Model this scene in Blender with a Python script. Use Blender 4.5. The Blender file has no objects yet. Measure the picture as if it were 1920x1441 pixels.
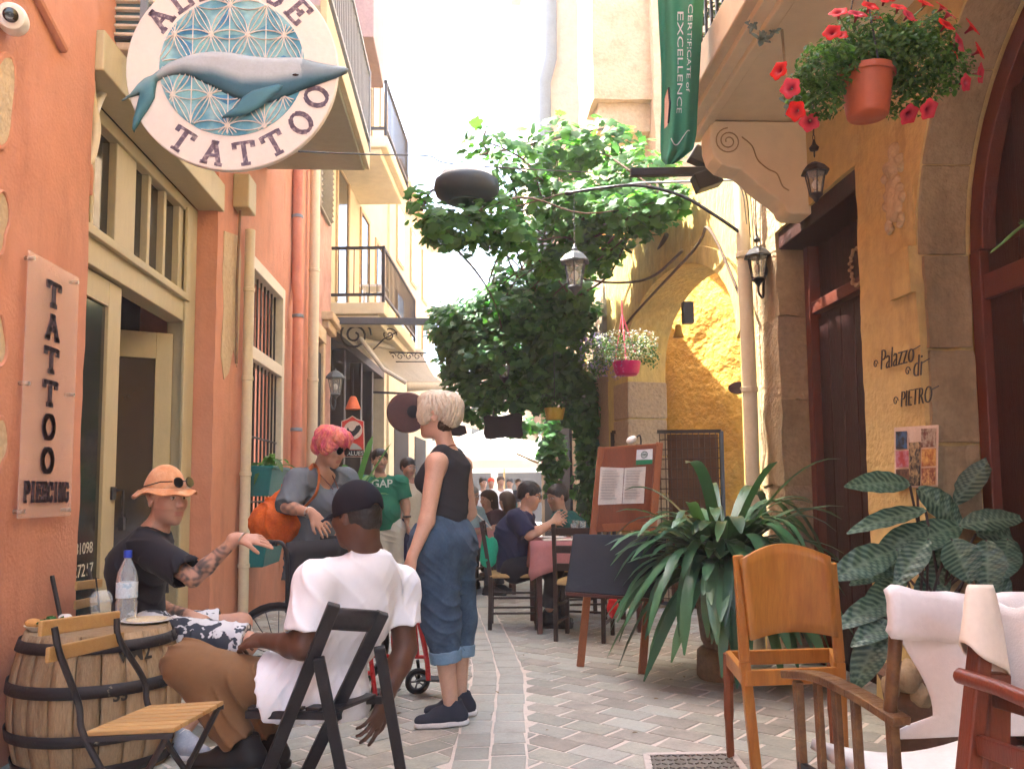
import bpy, bmesh, math, random
import numpy as np
from mathutils import Vector, Matrix

rnd = random.Random(7)
SC = bpy.context.scene
COL = SC.collection
R = math.radians

# ------------------------------------------------------------------ camera
CAM_H = 1.157
FPX = 1600.0                       # focal length in pixels of the 1920 wide photograph
YAW, PITCH, ROLL = R(-3.2), R(5.0), R(0.45)
cam = bpy.data.cameras.new('camera')
camo = bpy.data.objects.new('camera', cam)
COL.objects.link(camo)
cam.sensor_width = 36.0
cam.lens = FPX / 1920 * 36
cam.shift_y = 65 / 1920
cam.clip_start = 0.05
cam.clip_end = 2000
CAM_ROT = Matrix.Rotation(YAW, 3, 'Z') @ Matrix.Rotation(R(90) + PITCH, 3, 'X') @ Matrix.Rotation(-ROLL, 3, 'Z')
camo.matrix_world = Matrix.Translation((0, 0, CAM_H)) @ CAM_ROT.to_4x4()
SC.camera = camo

# ------------------------------------------------------------------ sky, sun, exposure
SUN_EL, SUN_AZ = R(60), R(-68)     # azimuth from +Y (down the street) towards +X
w = bpy.data.worlds.new('World')
SC.world = w
w.use_nodes = True
wn = w.node_tree
wn.nodes.clear()
wo = wn.nodes.new('ShaderNodeOutputWorld')
wb = wn.nodes.new('ShaderNodeBackground')
sk = wn.nodes.new('ShaderNodeTexSky')
sk.sky_type = 'NISHITA'
sk.sun_disc = False
sk.sun_elevation = SUN_EL
sk.sun_rotation = SUN_AZ
sk.air_density = 1.0
sk.dust_density = 4.0
sk.ozone_density = 1.0
wb.inputs['Strength'].default_value = 0.15
wn.links.new(sk.outputs[0], wb.inputs[0])
wn.links.new(wb.outputs[0], wo.inputs[0])
sl = bpy.data.lights.new('sun', 'SUN')
sl.energy = 4.0
sl.angle = R(0.6)
sl.color = (1.0, 0.94, 0.84)
so = bpy.data.objects.new('sun', sl)
COL.objects.link(so)
sdir = Vector((math.sin(SUN_AZ) * math.cos(SUN_EL), math.cos(SUN_AZ) * math.cos(SUN_EL), math.sin(SUN_EL)))
so.rotation_euler = sdir.to_track_quat('Z', 'Y').to_euler()
so.location = (-6, 6, 14)
vs = SC.view_settings
vs.view_transform = 'Standard'
vs.look = 'None'
vs.gamma = 1.0
vs.exposure = 3.35
vs.use_curve_mapping = False
SC.cycles.use_denoising = True
SC.cycles.volume_bounces = 1
SC.cycles.volume_step_rate = 4
SC.cycles.max_bounces = 6
SC.cycles.diffuse_bounces = 4
SC.cycles.transparent_max_bounces = 8
SC.cycles.use_adaptive_sampling = True
SC.cycles.adaptive_threshold = 0.04
SC.cycles.sample_clamp_indirect = 6

# ------------------------------------------------------------------ pixel helpers (photograph pixels, 1920 x 1441)
def ray(px, py):
    v = Vector(((px - 960) / FPX, -(py - 720.5 - 65) / FPX, -1.0))
    return CAM_ROT @ v
def P(px, py, y):                   # the point at distance y down the street
    d = ray(px, py)
    t = y / d.y
    return Vector((0, 0, CAM_H)) + d * t
def G(px, py, z=0.0):               # the point on the ground
    d = ray(px, py)
    t = (z - CAM_H) / d.z
    return Vector((0, 0, CAM_H)) + d * t
def W(px, py, x):                   # the point on a wall plane X = x
    d = ray(px, py)
    t = x / d.x
    return Vector((0, 0, CAM_H)) + d * t

# ------------------------------------------------------------------ materials
MATS = {}
def mat(name, col, rough=0.75, var=0.18, scale=6.0, bump=0.15, bscale=60.0, metal=0.0, spec=0.35,
        col2=None, mixlo=0.4, mixhi=0.65, stretch=(1, 1, 1), rand=0.0, alpha=1.0, trans=0.0, ior=1.45,
        sss=0.0, emit=None, wave=None, detail=6.0, vcol=False, sheen=0.0, translucent=0.0, coat=0.0, ttint=(1.7, 1.5, 0.5), stain=0.0):
    if name in MATS:
        return MATS[name]
    m = bpy.data.materials.new(name)
    m.use_nodes = True
    nt = m.node_tree
    N, L = nt.nodes, nt.links
    b = N['Principled BSDF']
    out = N['Material Output']
    tc = N.new('ShaderNodeTexCoord')
    mp = N.new('ShaderNodeMapping')
    mp.inputs['Scale'].default_value = stretch
    L.new(tc.outputs['Object'], mp.inputs[0])
    n1 = N.new('ShaderNodeTexNoise')
    n1.inputs['Scale'].default_value = scale
    n1.inputs['Detail'].default_value = detail
    n1.inputs['Roughness'].default_value = 0.62
    L.new(mp.outputs[0], n1.inputs['Vector'])
    def rgba(c):
        return (c[0], c[1], c[2], 1)
    if vcol:
        base = N.new('ShaderNodeVertexColor')
        base.layer_name = 'Col'
        c0 = base.outputs[0]
    else:
        base = N.new('ShaderNodeRGB')
        base.outputs[0].default_value = rgba(col)
        c0 = base.outputs[0]
    if col2 is not None:
        rp = N.new('ShaderNodeMapRange')
        rp.inputs['From Min'].default_value = mixlo
        rp.inputs['From Max'].default_value = mixhi
        L.new(n1.outputs[0], rp.inputs['Value'])
        mx = N.new('ShaderNodeMix')
        mx.data_type = 'RGBA'
        L.new(rp.outputs[0], mx.inputs['Factor'])
        L.new(c0, mx.inputs[6])
        mx.inputs[7].default_value = rgba(col2)
        c0 = mx.outputs[2]
    if wave is not None:           # wood-like bands: (scale, distortion, darkness, direction)
        wv = N.new('ShaderNodeTexWave')
        wv.bands_direction = wave[3]
        wv.inputs['Scale'].default_value = wave[0]
        wv.inputs['Distortion'].default_value = wave[1]
        wv.inputs['Detail'].default_value = 4
        wv.inputs['Detail Scale'].default_value = 1.5
        L.new(mp.outputs[0], wv.inputs['Vector'])
        mw = N.new('ShaderNodeMix')
        mw.data_type = 'RGBA'
        mw.blend_type = 'MULTIPLY'
        rw = N.new('ShaderNodeMapRange')
        rw.inputs['To Min'].default_value = 0.0
        rw.inputs['To Max'].default_value = wave[2]
        L.new(wv.outputs[1], rw.inputs['Value'])
        L.new(rw.outputs[0], mw.inputs['Factor'])
        L.new(c0, mw.inputs[6])
        mw.inputs[7].default_value = (0.25, 0.2, 0.16, 1)
        c0 = mw.outputs[2]
    # brightness variation: a broad and a fine noise
    n2 = N.new('ShaderNodeTexNoise')
    n2.inputs['Scale'].default_value = scale * 6.3
    n2.inputs['Detail'].default_value = 4
    L.new(mp.outputs[0], n2.inputs['Vector'])
    ad = N.new('ShaderNodeMath')
    ad.operation = 'ADD'
    L.new(n1.outputs[0], ad.inputs[0])
    L.new(n2.outputs[0], ad.inputs[1])
    mr = N.new('ShaderNodeMapRange')
    mr.inputs['From Min'].default_value = 0.55
    mr.inputs['From Max'].default_value = 1.45
    mr.inputs['To Min'].default_value = 1 - var
    mr.inputs['To Max'].default_value = 1 + var
    L.new(ad.outputs[0], mr.inputs['Value'])
    fac = mr.outputs[0]
    if rand > 0:
        oi = N.new('ShaderNodeObjectInfo')
        r2 = N.new('ShaderNodeMapRange')
        r2.inputs['To Min'].default_value = 1 - rand
        r2.inputs['To Max'].default_value = 1 + rand
        L.new(oi.outputs['Random'], r2.inputs['Value'])
        mm = N.new('ShaderNodeMath')
        mm.operation = 'MULTIPLY'
        L.new(fac, mm.inputs[0])
        L.new(r2.outputs[0], mm.inputs[1])
        fac = mm.outputs[0]
    if stain > 0:                  # rain streaks and blotches of dirt with their own shapes
        ms_ = N.new('ShaderNodeMapping')
        ms_.inputs['Scale'].default_value = (2.2, 2.2, 0.55)
        L.new(tc.outputs['Object'], ms_.inputs[0])
        ns = N.new('ShaderNodeTexNoise')
        ns.inputs['Scale'].default_value = 1.3
        ns.inputs['Detail'].default_value = 7
        ns.inputs['Roughness'].default_value = 0.68
        L.new(ms_.outputs[0], ns.inputs['Vector'])
        rs_ = N.new('ShaderNodeMapRange')
        rs_.inputs['From Min'].default_value = 0.50
        rs_.inputs['From Max'].default_value = 0.70
        rs_.inputs['To Min'].default_value = 1.0
        rs_.inputs['To Max'].default_value = 1 - stain
        L.new(ns.outputs[0], rs_.inputs['Value'])
        m2 = N.new('ShaderNodeMath')
        m2.operation = 'MULTIPLY'
        L.new(fac, m2.inputs[0])
        L.new(rs_.outputs[0], m2.inputs[1])
        fac = m2.outputs[0]
    hv = N.new('ShaderNodeVectorMath')
    hv.operation = 'SCALE'
    L.new(c0, hv.inputs[0])
    L.new(fac, hv.inputs['Scale'])
    L.new(hv.outputs[0], b.inputs['Base Color'])
    rr = N.new('ShaderNodeMapRange')
    rr.inputs['To Min'].default_value = max(0.02, rough - 0.12)
    rr.inputs['To Max'].default_value = min(1, rough + 0.12)
    L.new(n2.outputs[0], rr.inputs['Value'])
    L.new(rr.outputs[0], b.inputs['Roughness'])
    b.inputs['Metallic'].default_value = metal
    b.inputs['Specular IOR Level'].default_value = spec
    b.inputs['IOR'].default_value = ior
    b.inputs['Alpha'].default_value = alpha
    b.inputs['Transmission Weight'].default_value = trans
    b.inputs['Coat Weight'].default_value = coat
    if sss > 0:
        b.inputs['Subsurface Weight'].default_value = sss
        b.inputs['Subsurface Radius'].default_value = (0.012, 0.005, 0.003)
        b.inputs['Subsurface Scale'].default_value = 0.5
    if sheen > 0:
        b.inputs['Sheen Weight'].default_value = sheen
        b.inputs['Sheen Roughness'].default_value = 0.4
    if emit is not None:
        b.inputs['Emission Color'].default_value = rgba(emit[0])
        b.inputs['Emission Strength'].default_value = emit[1]
    if bump > 0:
        n3 = N.new('ShaderNodeTexNoise')
        n3.inputs['Scale'].default_value = bscale
        n3.inputs['Detail'].default_value = 5
        L.new(mp.outputs[0], n3.inputs['Vector'])
        bm = N.new('ShaderNodeBump')
        bm.inputs['Strength'].default_value = min(1.0, bump)
        bm.inputs['Distance'].default_value = 0.6 / bscale
        L.new(n3.outputs[0], bm.inputs['Height'])
        L.new(bm.outputs[0], b.inputs['Normal'])
    if translucent > 0:
        tr = N.new('ShaderNodeBsdfTranslucent')
        sc2 = N.new('ShaderNodeVectorMath')
        sc2.operation = 'MULTIPLY'
        L.new(hv.outputs[0], sc2.inputs[0])
        sc2.inputs[1].default_value = ttint
        L.new(sc2.outputs[0], tr.inputs[0])
        ms = N.new('ShaderNodeMixShader')
        ms.inputs[0].default_value = translucent
        L.new(b.outputs[0], ms.inputs[1])
        L.new(tr.outputs[0], ms.inputs[2])
        L.new(ms.outputs[0], out.inputs[0])
    MATS[name] = m
    return m

# ------------------------------------------------------------------ objects
ORIG = {}
def thing(name, label, cat, loc=(0, 0, 0), group=None, kind=None):
    o = bpy.data.objects.new(name, None)
    o.empty_display_size = 0.1
    COL.objects.link(o)
    o.location = loc
    ORIG[o] = Vector(loc)
    if label: o['label'] = label
    if cat: o['category'] = cat
    if group: o['group'] = group
    if kind: o['kind'] = kind
    return o
def tag(o, label=None, cat=None, group=None, kind=None):
    if label: o['label'] = label
    if cat: o['category'] = cat
    if group: o['group'] = group
    if kind: o['kind'] = kind
    return o

def frame_of(d, up=Vector((0, 0, 1))):
    d = Vector(d).normalized()
    u = Vector(up)
    if abs(d.dot(u.normalized())) > 0.98:
        u = Vector((1, 0, 0)) if abs(d.x) < 0.9 else Vector((0, 1, 0))
    s = d.cross(u).normalized()
    t = s.cross(d).normalized()
    return s, t
def lerp(a, b, t):
    return a + (b - a) * t
def catmull(pts, n=6):
    pts = [Vector(p) for p in pts]
    if len(pts) < 3:
        return pts
    out = []
    ext = [pts[0] * 2 - pts[1]] + pts + [pts[-1] * 2 - pts[-2]]
    for i in range(1, len(ext) - 2):
        p0, p1, p2, p3 = ext[i - 1:i + 3]
        for k in range(n):
            t = k / n
            out.append(0.5 * ((2 * p1) + (p2 - p0) * t + (2 * p0 - 5 * p1 + 4 * p2 - p3) * t * t + (3 * p1 - p0 - 3 * p2 + p3) * t ** 3))
    out.append(pts[-1])
    return out

class MB:
    def __init__(s):
        s.v, s.f, s.c = [], [], []
    def add(s, verts, faces, col=None):
        o = len(s.v)
        s.v += [tuple(x) for x in verts]
        s.f += [tuple(i + o for i in f) for f in faces]
        if col is not None:
            s.c += [col] * len(verts)
        return s
    def box(s, x0, x1, y0, y1, z0, z1):
        v = [(x0, y0, z0), (x1, y0, z0), (x1, y1, z0), (x0, y1, z0), (x0, y0, z1), (x1, y0, z1), (x1, y1, z1), (x0, y1, z1)]
        return s.add(v, [(3, 2, 1, 0), (4, 5, 6, 7), (0, 1, 5, 4), (1, 2, 6, 5), (2, 3, 7, 6), (3, 0, 4, 7)])
    def obox(s, c, ax, ay, az):                 # centre and three half axes
        c, ax, ay, az = Vector(c), Vector(ax), Vector(ay), Vector(az)
        if ax.cross(ay).dot(az) < 0:
            ax = -ax
        v = [c + ax * i + ay * j + az * k for k in (-1, 1) for i, j in ((-1, -1), (1, -1), (1, 1), (-1, 1))]
        return s.add(v, [(3, 2, 1, 0), (4, 5, 6, 7), (0, 1, 5, 4), (1, 2, 6, 5), (2, 3, 7, 6), (3, 0, 4, 7)])
    def bar(s, p0, p1, wid, thick, up=(0, 0, 1)):   # wid across, thick along up
        p0, p1 = Vector(p0), Vector(p1)
        d = p1 - p0
        a, t = frame_of(d, Vector(up))
        return s.obox((p0 + p1) / 2, a * wid / 2, d / 2, t * thick / 2)
    def tube(s, pts, r, n=8, caps=True, flat=None, up=(0, 0, 1)):
        pts = [Vector(p) for p in pts]
        m = len(pts)
        rs = r if isinstance(r, (list, tuple)) else [r] * m
        o = len(s.v)
        d0 = (pts[1] - pts[0]).normalized()
        a, t = frame_of(d0, Vector(up))
        for i, p in enumerate(pts):
            d = (pts[min(i + 1, m - 1)] - pts[max(i - 1, 0)])
            d = d.normalized() if d.length > 1e-9 else d0
            a = (a - d * a.dot(d))
            a = a.normalized() if a.length > 1e-6 else frame_of(d)[0]
            t = a.cross(d).normalized()
            fl = flat if flat else 1.0
            for k in range(n):
                an = 2 * math.pi * k / n
                s.v.append(tuple(p + a * math.cos(an) * rs[i] + t * math.sin(an) * rs[i] * fl))
        for i in range(m - 1):
            for k in range(n):
                k2 = (k + 1) % n
                s.f.append((o + i * n + k, o + i * n + k2, o + (i + 1) * n + k2, o + (i + 1) * n + k))
        if caps:
            s.f.append(tuple(o + k for k in reversed(range(n))))
            s.f.append(tuple(o + (m - 1) * n + k for k in range(n)))
        return s
    def lathe(s, prof, c=(0, 0, 0), n=24, axis=(0, 0, 1), sx=1.0, sy=1.0, closed=False):
        c, axis = Vector(c), Vector(axis).normalized()
        a, t = frame_of(axis, Vector((0, 1, 0)) if abs(axis.z) > 0.9 else Vector((0, 0, 1)))
        o = len(s.v)
        for (r, z) in prof:
            for k in range(n):
                an = 2 * math.pi * k / n
                s.v.append(tuple(c + axis * z + a * math.cos(an) * r * sx + t * math.sin(an) * r * sy))
        for i in range(len(prof) - 1):
            for k in range(n):
                k2 = (k + 1) % n
                s.f.append((o + i * n + k, o + i * n + k2, o + (i + 1) * n + k2, o + (i + 1) * n + k))
        if prof[0][0] > 1e-6: s.f.append(tuple(o + k for k in reversed(range(n))))
        if prof[-1][0] > 1e-6: s.f.append(tuple(o + (len(prof) - 1) * n + k for k in range(n)))
        return s
    def prism(s, poly, org, u, v, thick):        # polygon (2D) in the plane u,v, thickened along u x v
        org, u, v = Vector(org), Vector(u), Vector(v)
        nrm = u.cross(v).normalized() * thick
        n = len(poly)
        ar = sum(poly[i][0] * poly[(i + 1) % n][1] - poly[(i + 1) % n][0] * poly[i][1] for i in range(n))
        if ar < 0: poly = poly[::-1]
        vv = [org + u * p[0] + v * p[1] for p in poly]
        vv += [x + nrm for x in vv]
        fs = [tuple(reversed(range(n))), tuple(range(n, 2 * n))]
        fs += [(i, (i + 1) % n, n + (i + 1) % n, n + i) for i in range(n)]
        return s.add(vv, fs)
    def ball(s, c, r, n=12, m=8, sc=(1, 1, 1)):
        c = Vector(c)
        o = len(s.v)
        s.v.append(tuple(c + Vector((0, 0, -r * sc[2]))))
        for i in range(1, m):
            th = math.pi * i / m
            for k in range(n):
                an = 2 * math.pi * k / n
                s.v.append(tuple(c + Vector((r * sc[0] * math.sin(th) * math.cos(an), r * sc[1] * math.sin(th) * math.sin(an), -r * sc[2] * math.cos(th)))))
        s.v.append(tuple(c + Vector((0, 0, r * sc[2]))))
        last = len(s.v) - 1
        for k in range(n):
            k2 = (k + 1) % n
            s.f.append((o, o + 1 + k2, o + 1 + k))
            for i in range(m - 2):
                s.f.append((o + 1 + i * n + k, o + 1 + i * n + k2, o + 1 + (i + 1) * n + k2, o + 1 + (i + 1) * n + k))
            s.f.append((o + 1 + (m - 2) * n + k, o + 1 + (m - 2) * n + k2, last))
        return s
    def grid(s, rows, thick=0.0):                # rows of points -> surface
        nr, nc = len(rows), len(rows[0])
        o = len(s.v)
        s.v += [tuple(p) for r in rows for p in r]
        for i in range(nr - 1):
            for j in range(nc - 1):
                s.f.append((o + i * nc + j, o + i * nc + j + 1, o + (i + 1) * nc + j + 1, o + (i + 1) * nc + j))
        return s
    def build(s, name, m, parent=None, bevel=0.0, smooth=False, solid=0.0, sub=0, kind=None, label=None, angle=40, seg=2):
        me = bpy.data.meshes.new(name)
        if parent is not None:
            o0 = ORIG[parent]
        else:
            a = np.array(s.v)
            o0 = Vector(((a[:, 0].min() + a[:, 0].max()) / 2, (a[:, 1].min() + a[:, 1].max()) / 2, a[:, 2].min()))
        vv = np.array(s.v, dtype=np.float64) - np.array(o0)
        me.from_pydata(vv.tolist(), [], s.f)
        if s.c and len(s.c) == len(s.v):
            ca = me.color_attributes.new('Col', 'FLOAT_COLOR', 'POINT')
            ca.data.foreach_set('color', np.array([(c[0], c[1], c[2], 1) for c in s.c], dtype=np.float32).ravel())
        if m is not None:
            me.materials.append(m)
        ob = bpy.data.objects.new(name, me)
        COL.objects.link(ob)
        if parent is not None:
            ob.parent = parent
            ORIG[ob] = o0
        else:
            ob.location = o0
            ORIG[ob] = o0
        me.validate()
        if smooth:
            me.polygons.foreach_set('use_smooth', [True] * len(me.polygons))
            if angle < 170:
                me.set_sharp_from_angle(angle=R(angle))
        if solid:
            md = ob.modifiers.new('solid', 'SOLIDIFY')
            md.thickness = solid
            md.offset = 0
        if sub:
            md = ob.modifiers.new('sub', 'SUBSURF')
            md.levels = sub
            md.render_levels = sub
        if bevel:
            md = ob.modifiers.new('bevel', 'BEVEL')
            md.width = bevel
            md.segments = seg
            md.limit_method = 'ANGLE'
        if kind: ob['kind'] = kind
        if label: ob['label'] = label
        return ob

def rough_box(mb, x0, x1, y0, y1, z0, z1, step=0.12, amp=0.008, seed=1):
    """a box whose faces are cut into a grid and pushed about, for old plaster and stone"""
    from mathutils import noise
    def nz(p):
        q = Vector(p) * 3.1 + Vector((seed * 7.1, 0, 0))
        d = Vector((noise.noise(q), noise.noise(q + Vector((31, 0, 0))), noise.noise(q + Vector((0, 57, 0)))))
        q2 = q * 3.7
        d += 0.5 * Vector((noise.noise(q2), noise.noise(q2 + Vector((31, 0, 0))), noise.noise(q2 + Vector((0, 57, 0)))))
        return Vector(p) + d * amp
    nx, ny, nz_ = [max(1, min(160, int(round(a / step)))) for a in (x1 - x0, y1 - y0, z1 - z0)]
    def face(o, u, v, nu, nv):
        o, u, v = Vector(o), Vector(u), Vector(v)
        mb.grid([[nz(o + u * i / nu + v * j / nv) for i in range(nu + 1)] for j in range(nv + 1)])
    dx, dy, dz = x1 - x0, y1 - y0, z1 - z0
    face((x0, y0, z0), (dx, 0, 0), (0, 0, dz), nx, nz_)
    face((x1, y1, z0), (-dx, 0, 0), (0, 0, dz), nx, nz_)
    face((x0, y1, z0), (0, -dy, 0), (0, 0, dz), ny, nz_)
    face((x1, y0, z0), (0, dy, 0), (0, 0, dz), ny, nz_)
    face((x0, y0, z1), (dx, 0, 0), (0, dy, 0), nx, ny)
    face((x0, y1, z0), (dx, 0, 0), (0, -dy, 0), nx, ny)
    return mb

def text_mesh(txt, size, depth=0.0, align='CENTER', bold=0.0, space=1.0, shear=0.0):
    cu = bpy.data.curves.new('t', 'FONT')
    cu.body = txt
    cu.size = size
    cu.align_x = align
    cu.extrude = depth
    cu.offset = bold
    cu.space_character = space
    cu.shear = shear
    cu.resolution_u = 3
    ob = bpy.data.objects.new('t', cu)
    COL.objects.link(ob)
    bpy.context.view_layer.update()
    dg = bpy.context.evaluated_depsgraph_get()
    me = ob.evaluated_get(dg).to_mesh()
    vv = [v.co.copy() for v in me.vertices]
    ff = [tuple(p.vertices) for p in me.polygons]
    ob.evaluated_get(dg).to_mesh_clear()
    bpy.data.objects.remove(ob)
    bpy.data.curves.remove(cu)
    return vv, ff
def put_text(mb, txt, size, org, u, v, depth=0.0015, **k):
    vv, ff = text_mesh(txt, size, depth, **k)
    org, u, v = Vector(org), Vector(u).normalized(), Vector(v).normalized()
    n = u.cross(v)
    mb.add([org + u * a.x + v * a.y + n * a.z for a in vv], ff)
    return mb

# ------------------------------------------------------------------ palette
M_ORANGE = mat('orange plaster', (0.56, 0.255, 0.165), 0.85, 0.12, 1.6, 0.35, 45, col2=(0.50, 0.20, 0.12), mixlo=0.45, mixhi=0.75, stain=.22)
M_ORANGE2 = mat('salmon plaster', (0.58, 0.20, 0.13), 0.85, 0.16, 1.6, 0.3, 45, col2=(0.62, 0.27, 0.18))
M_PINK = mat('faded pink plaster', (0.50, 0.30, 0.25), 0.88, 0.25, 2.2, 0.4, 40, col2=(0.33, 0.18, 0.15))
M_CREAMWALL = mat('cream yellow plaster', (0.62, 0.55, 0.37), 0.88, 0.14, 1.2, 0.25, 40, col2=(0.57, 0.48, 0.31))
M_OCHRE = mat('ochre plaster', (0.55, 0.40, 0.155), 0.85, 0.22, 2.2, 0.5, 30, col2=(0.44, 0.32, 0.14), mixlo=0.4, mixhi=0.7, stain=.4)
M_YELLOW = mat('golden yellow plaster', (0.72, 0.41, 0.07), 0.85, 0.22, 3.0, 0.9, 14, col2=(0.60, 0.33, 0.06))
M_STONE = mat('rough sandstone', (0.36, 0.26, 0.15), 0.9, 0.3, 5, 1.0, 26, col2=(0.27, 0.20, 0.13))
M_STONE2 = mat('worn jamb stone', (0.35, 0.26, 0.15), 0.88, 0.25, 4, 0.7, 40, col2=(0.25, 0.18, 0.10), stain=.35)
M_PALESTONE = mat('pale limestone', (0.55, 0.43, 0.28), 0.9, 0.2, 4, 0.6, 30, col2=(0.44, 0.31, 0.19))
M_SOFFIT = mat('painted balcony plaster', (0.72, 0.60, 0.40), 0.8, 0.08, 2, 0.1, 30, col2=(0.66, 0.54, 0.35))
M_FRAME = mat('cream painted wood', (0.47, 0.40, 0.24), 0.55, 0.1, 5, 0.12, 60, stretch=(4, 4, 1))
M_PIPE = mat('cream pipe plastic', (0.62, 0.53, 0.37), 0.5, 0.1, 5, 0.05, 60)
M_WHITEP = mat('white plastic', (0.75, 0.73, 0.68), 0.4, 0.06, 5, 0.0)
M_BLACKM = mat('black iron', (0.018, 0.017, 0.02), 0.5, 0.3, 12, 0.2, 90, spec=0.4)
M_GREYM = mat('grey painted steel', (0.24, 0.27, 0.30), 0.5, 0.12, 10, 0.05, 60, metal=0.2)
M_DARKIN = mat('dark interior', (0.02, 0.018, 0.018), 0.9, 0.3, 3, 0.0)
M_GLASSD = mat('dark window glass', (0.018, 0.02, 0.02), 0.06, 0.2, 3, 0.0, spec=0.9)
M_DOORWOOD = mat('dark red door wood', (0.040, 0.011, 0.008), 0.55, 0.3, 3, 0.25, 30, stretch=(6, 6, 0.6), wave=(3, 6, 0.5, 'X'))
M_GROUT = mat('pale grout', (0.62, 0.55, 0.47), 0.95, 0.12, 12, 0.5, 90, col2=(0.48, 0.42, 0.36))
M_TILE = mat('grey brown paver', (0.315, 0.32, 0.27), 0.82, 0.18, 9, 0.45, 70, col2=(0.345, 0.335, 0.275), rand=0.16, stain=.25)
M_TILE2 = mat('cool grey paver', (0.35, 0.36, 0.315), 0.82, 0.16, 9, 0.45, 70, col2=(0.32, 0.31, 0.27), rand=0.14, stain=.25)
M_TILE3 = mat('mauve brown paver', (0.30, 0.285, 0.24), 0.82, 0.18, 9, 0.45, 70, col2=(0.335, 0.305, 0.255), rand=0.16, stain=.25)
M_SOIL = mat('soil', (0.05, 0.035, 0.025), 0.95, 0.3, 20, 0.8, 60)
# ================================================================== ground and paving
g = MB().add([(-40, -30, -0.05), (40, -30, -0.05), (40, 70, -0.05), (-40, 70, -0.05)], [(0, 1, 2, 3)])
tag(g.build('ground', mat('ground earth', (0.3, 0.26, 0.22), 0.9, 0.2, 0.5, 0.3, 20)), kind='structure')

def far_pave():
    m = mat('street stone', (0.58, 0.51, 0.44), 0.9, 0.15, 10, 0.4, 80)
    nt = m.node_tree; N, L = nt.nodes, nt.links
    b = N['Principled BSDF']
    tc = N.new('ShaderNodeTexCoord')
    mp = N.new('ShaderNodeMapping'); mp.inputs['Rotation'].default_value = (0, 0, R(45))
    L.new(tc.outputs['Object'], mp.inputs[0])
    br = N.new('ShaderNodeTexBrick')
    br.inputs['Scale'].default_value = 1.0
    br.inputs['Brick Width'].default_value = 0.30; br.inputs['Row Height'].default_value = 0.185
    br.inputs['Mortar Size'].default_value = 0.012
    br.inputs['Color1'].default_value = (0.32, 0.28, 0.24, 1); br.inputs['Color2'].default_value = (0.36, 0.33, 0.29, 1)
    br.inputs['Mortar'].default_value = (0.54, 0.48, 0.41, 1)
    L.new(mp.outputs[0], br.inputs[0])
    sp = N.new('ShaderNodeSeparateXYZ'); L.new(tc.outputs['Object'], sp.inputs[0])
    gt = N.new('ShaderNodeMath'); gt.operation = 'GREATER_THAN'; gt.inputs[1].default_value = 0.0
    L.new(sp.outputs[1], gt.inputs[0])
    old = b.inputs['Base Color'].links[0].from_socket
    mx = N.new('ShaderNodeMix'); mx.data_type = 'RGBA'
    L.new(gt.outputs[0], mx.inputs['Factor']); L.new(old, mx.inputs[6]); L.new(br.outputs[0], mx.inputs[7])
    L.new(mx.outputs[2], b.inputs['Base Color'])
    return m
PAVE_END = 13.5
street = thing('street', None, None, (0, PAVE_END, 0), kind='structure')
MB().add([(-3.2, -7, -0.0038), (3.6, -7, -0.0038), (3.6, 48, -0.0038), (-3.2, 48, -0.0038)], [(0, 1, 2, 3)]).build('grout_bed', far_pave(), street)

BAND = [(2.4, 0.04), (3.6, 0.09), (4.6, 0.15), (5.6, 0.215), (6.6, 0.20), (8.0, 0.15), (9.5, 0.10), (11.0, 0.02), (14.5, -0.25)]
def band_x(y):
    for (a, xa), (b_, xb) in zip(BAND, BAND[1:]):
        if y <= b_:
            return lerp(xa, xb, max(0, (y - a) / (b_ - a)))
    return BAND[-1][1]
BW = 0.165
def clip(poly, a, b_, c):            # keep a*x+b*y<=c
    out = []
    n = len(poly)
    for i in range(n):
        p, q = poly[i], poly[(i + 1) % n]
        dp, dq = a * p[0] + b_ * p[1] - c, a * q[0] + b_ * q[1] - c
        if dp <= 0: out.append(p)
        if dp * dq < 0:
            t = dp / (dp - dq)
            out.append((p[0] + (q[0] - p[0]) * t, p[1] + (q[1] - p[1]) * t))
    return out
def area(p):
    return 0.5 * sum(p[i][0] * p[(i + 1) % len(p)][1] - p[(i + 1) % len(p)][0] * p[i][1] for i in range(len(p)))
def shrink(poly, d):
    cx = sum(p[0] for p in poly) / len(poly); cy = sum(p[1] for p in poly) / len(poly)
    out = []
    for x, y in poly:
        L_ = math.hypot(x - cx, y - cy)
        k = max(0.2, 1 - d * 1.35 / max(L_, 1e-4))
        out.append((cx + (x - cx) * k, cy + (y - cy) * k))
    return out
TILES = []
def tile(poly, kind=0):
    if len(poly) < 3: return
    ar = area(poly)
    if abs(ar) < 0.004: return
    if ar < 0: poly = poly[::-1]
    poly = [(x + rnd.uniform(-.006, .006), y + rnd.uniform(-.006, .006)) for x, y in poly]
    TILES.append((poly, kind))
y = 2.5
for side in (0, 1):
    y = 2.5
    while y < PAVE_END:
        ln = rnd.uniform(0.17, 0.27)
        xa, xb = band_x(y), band_x(y + ln)
        o = -BW if side == 0 else 0.0
        tile([(xa + o, y), (xa + o + BW, y), (xb + o + BW, y + ln), (xb + o, y + ln)], 1)
        y += ln
TL, TW = 0.265, 0.165
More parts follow.
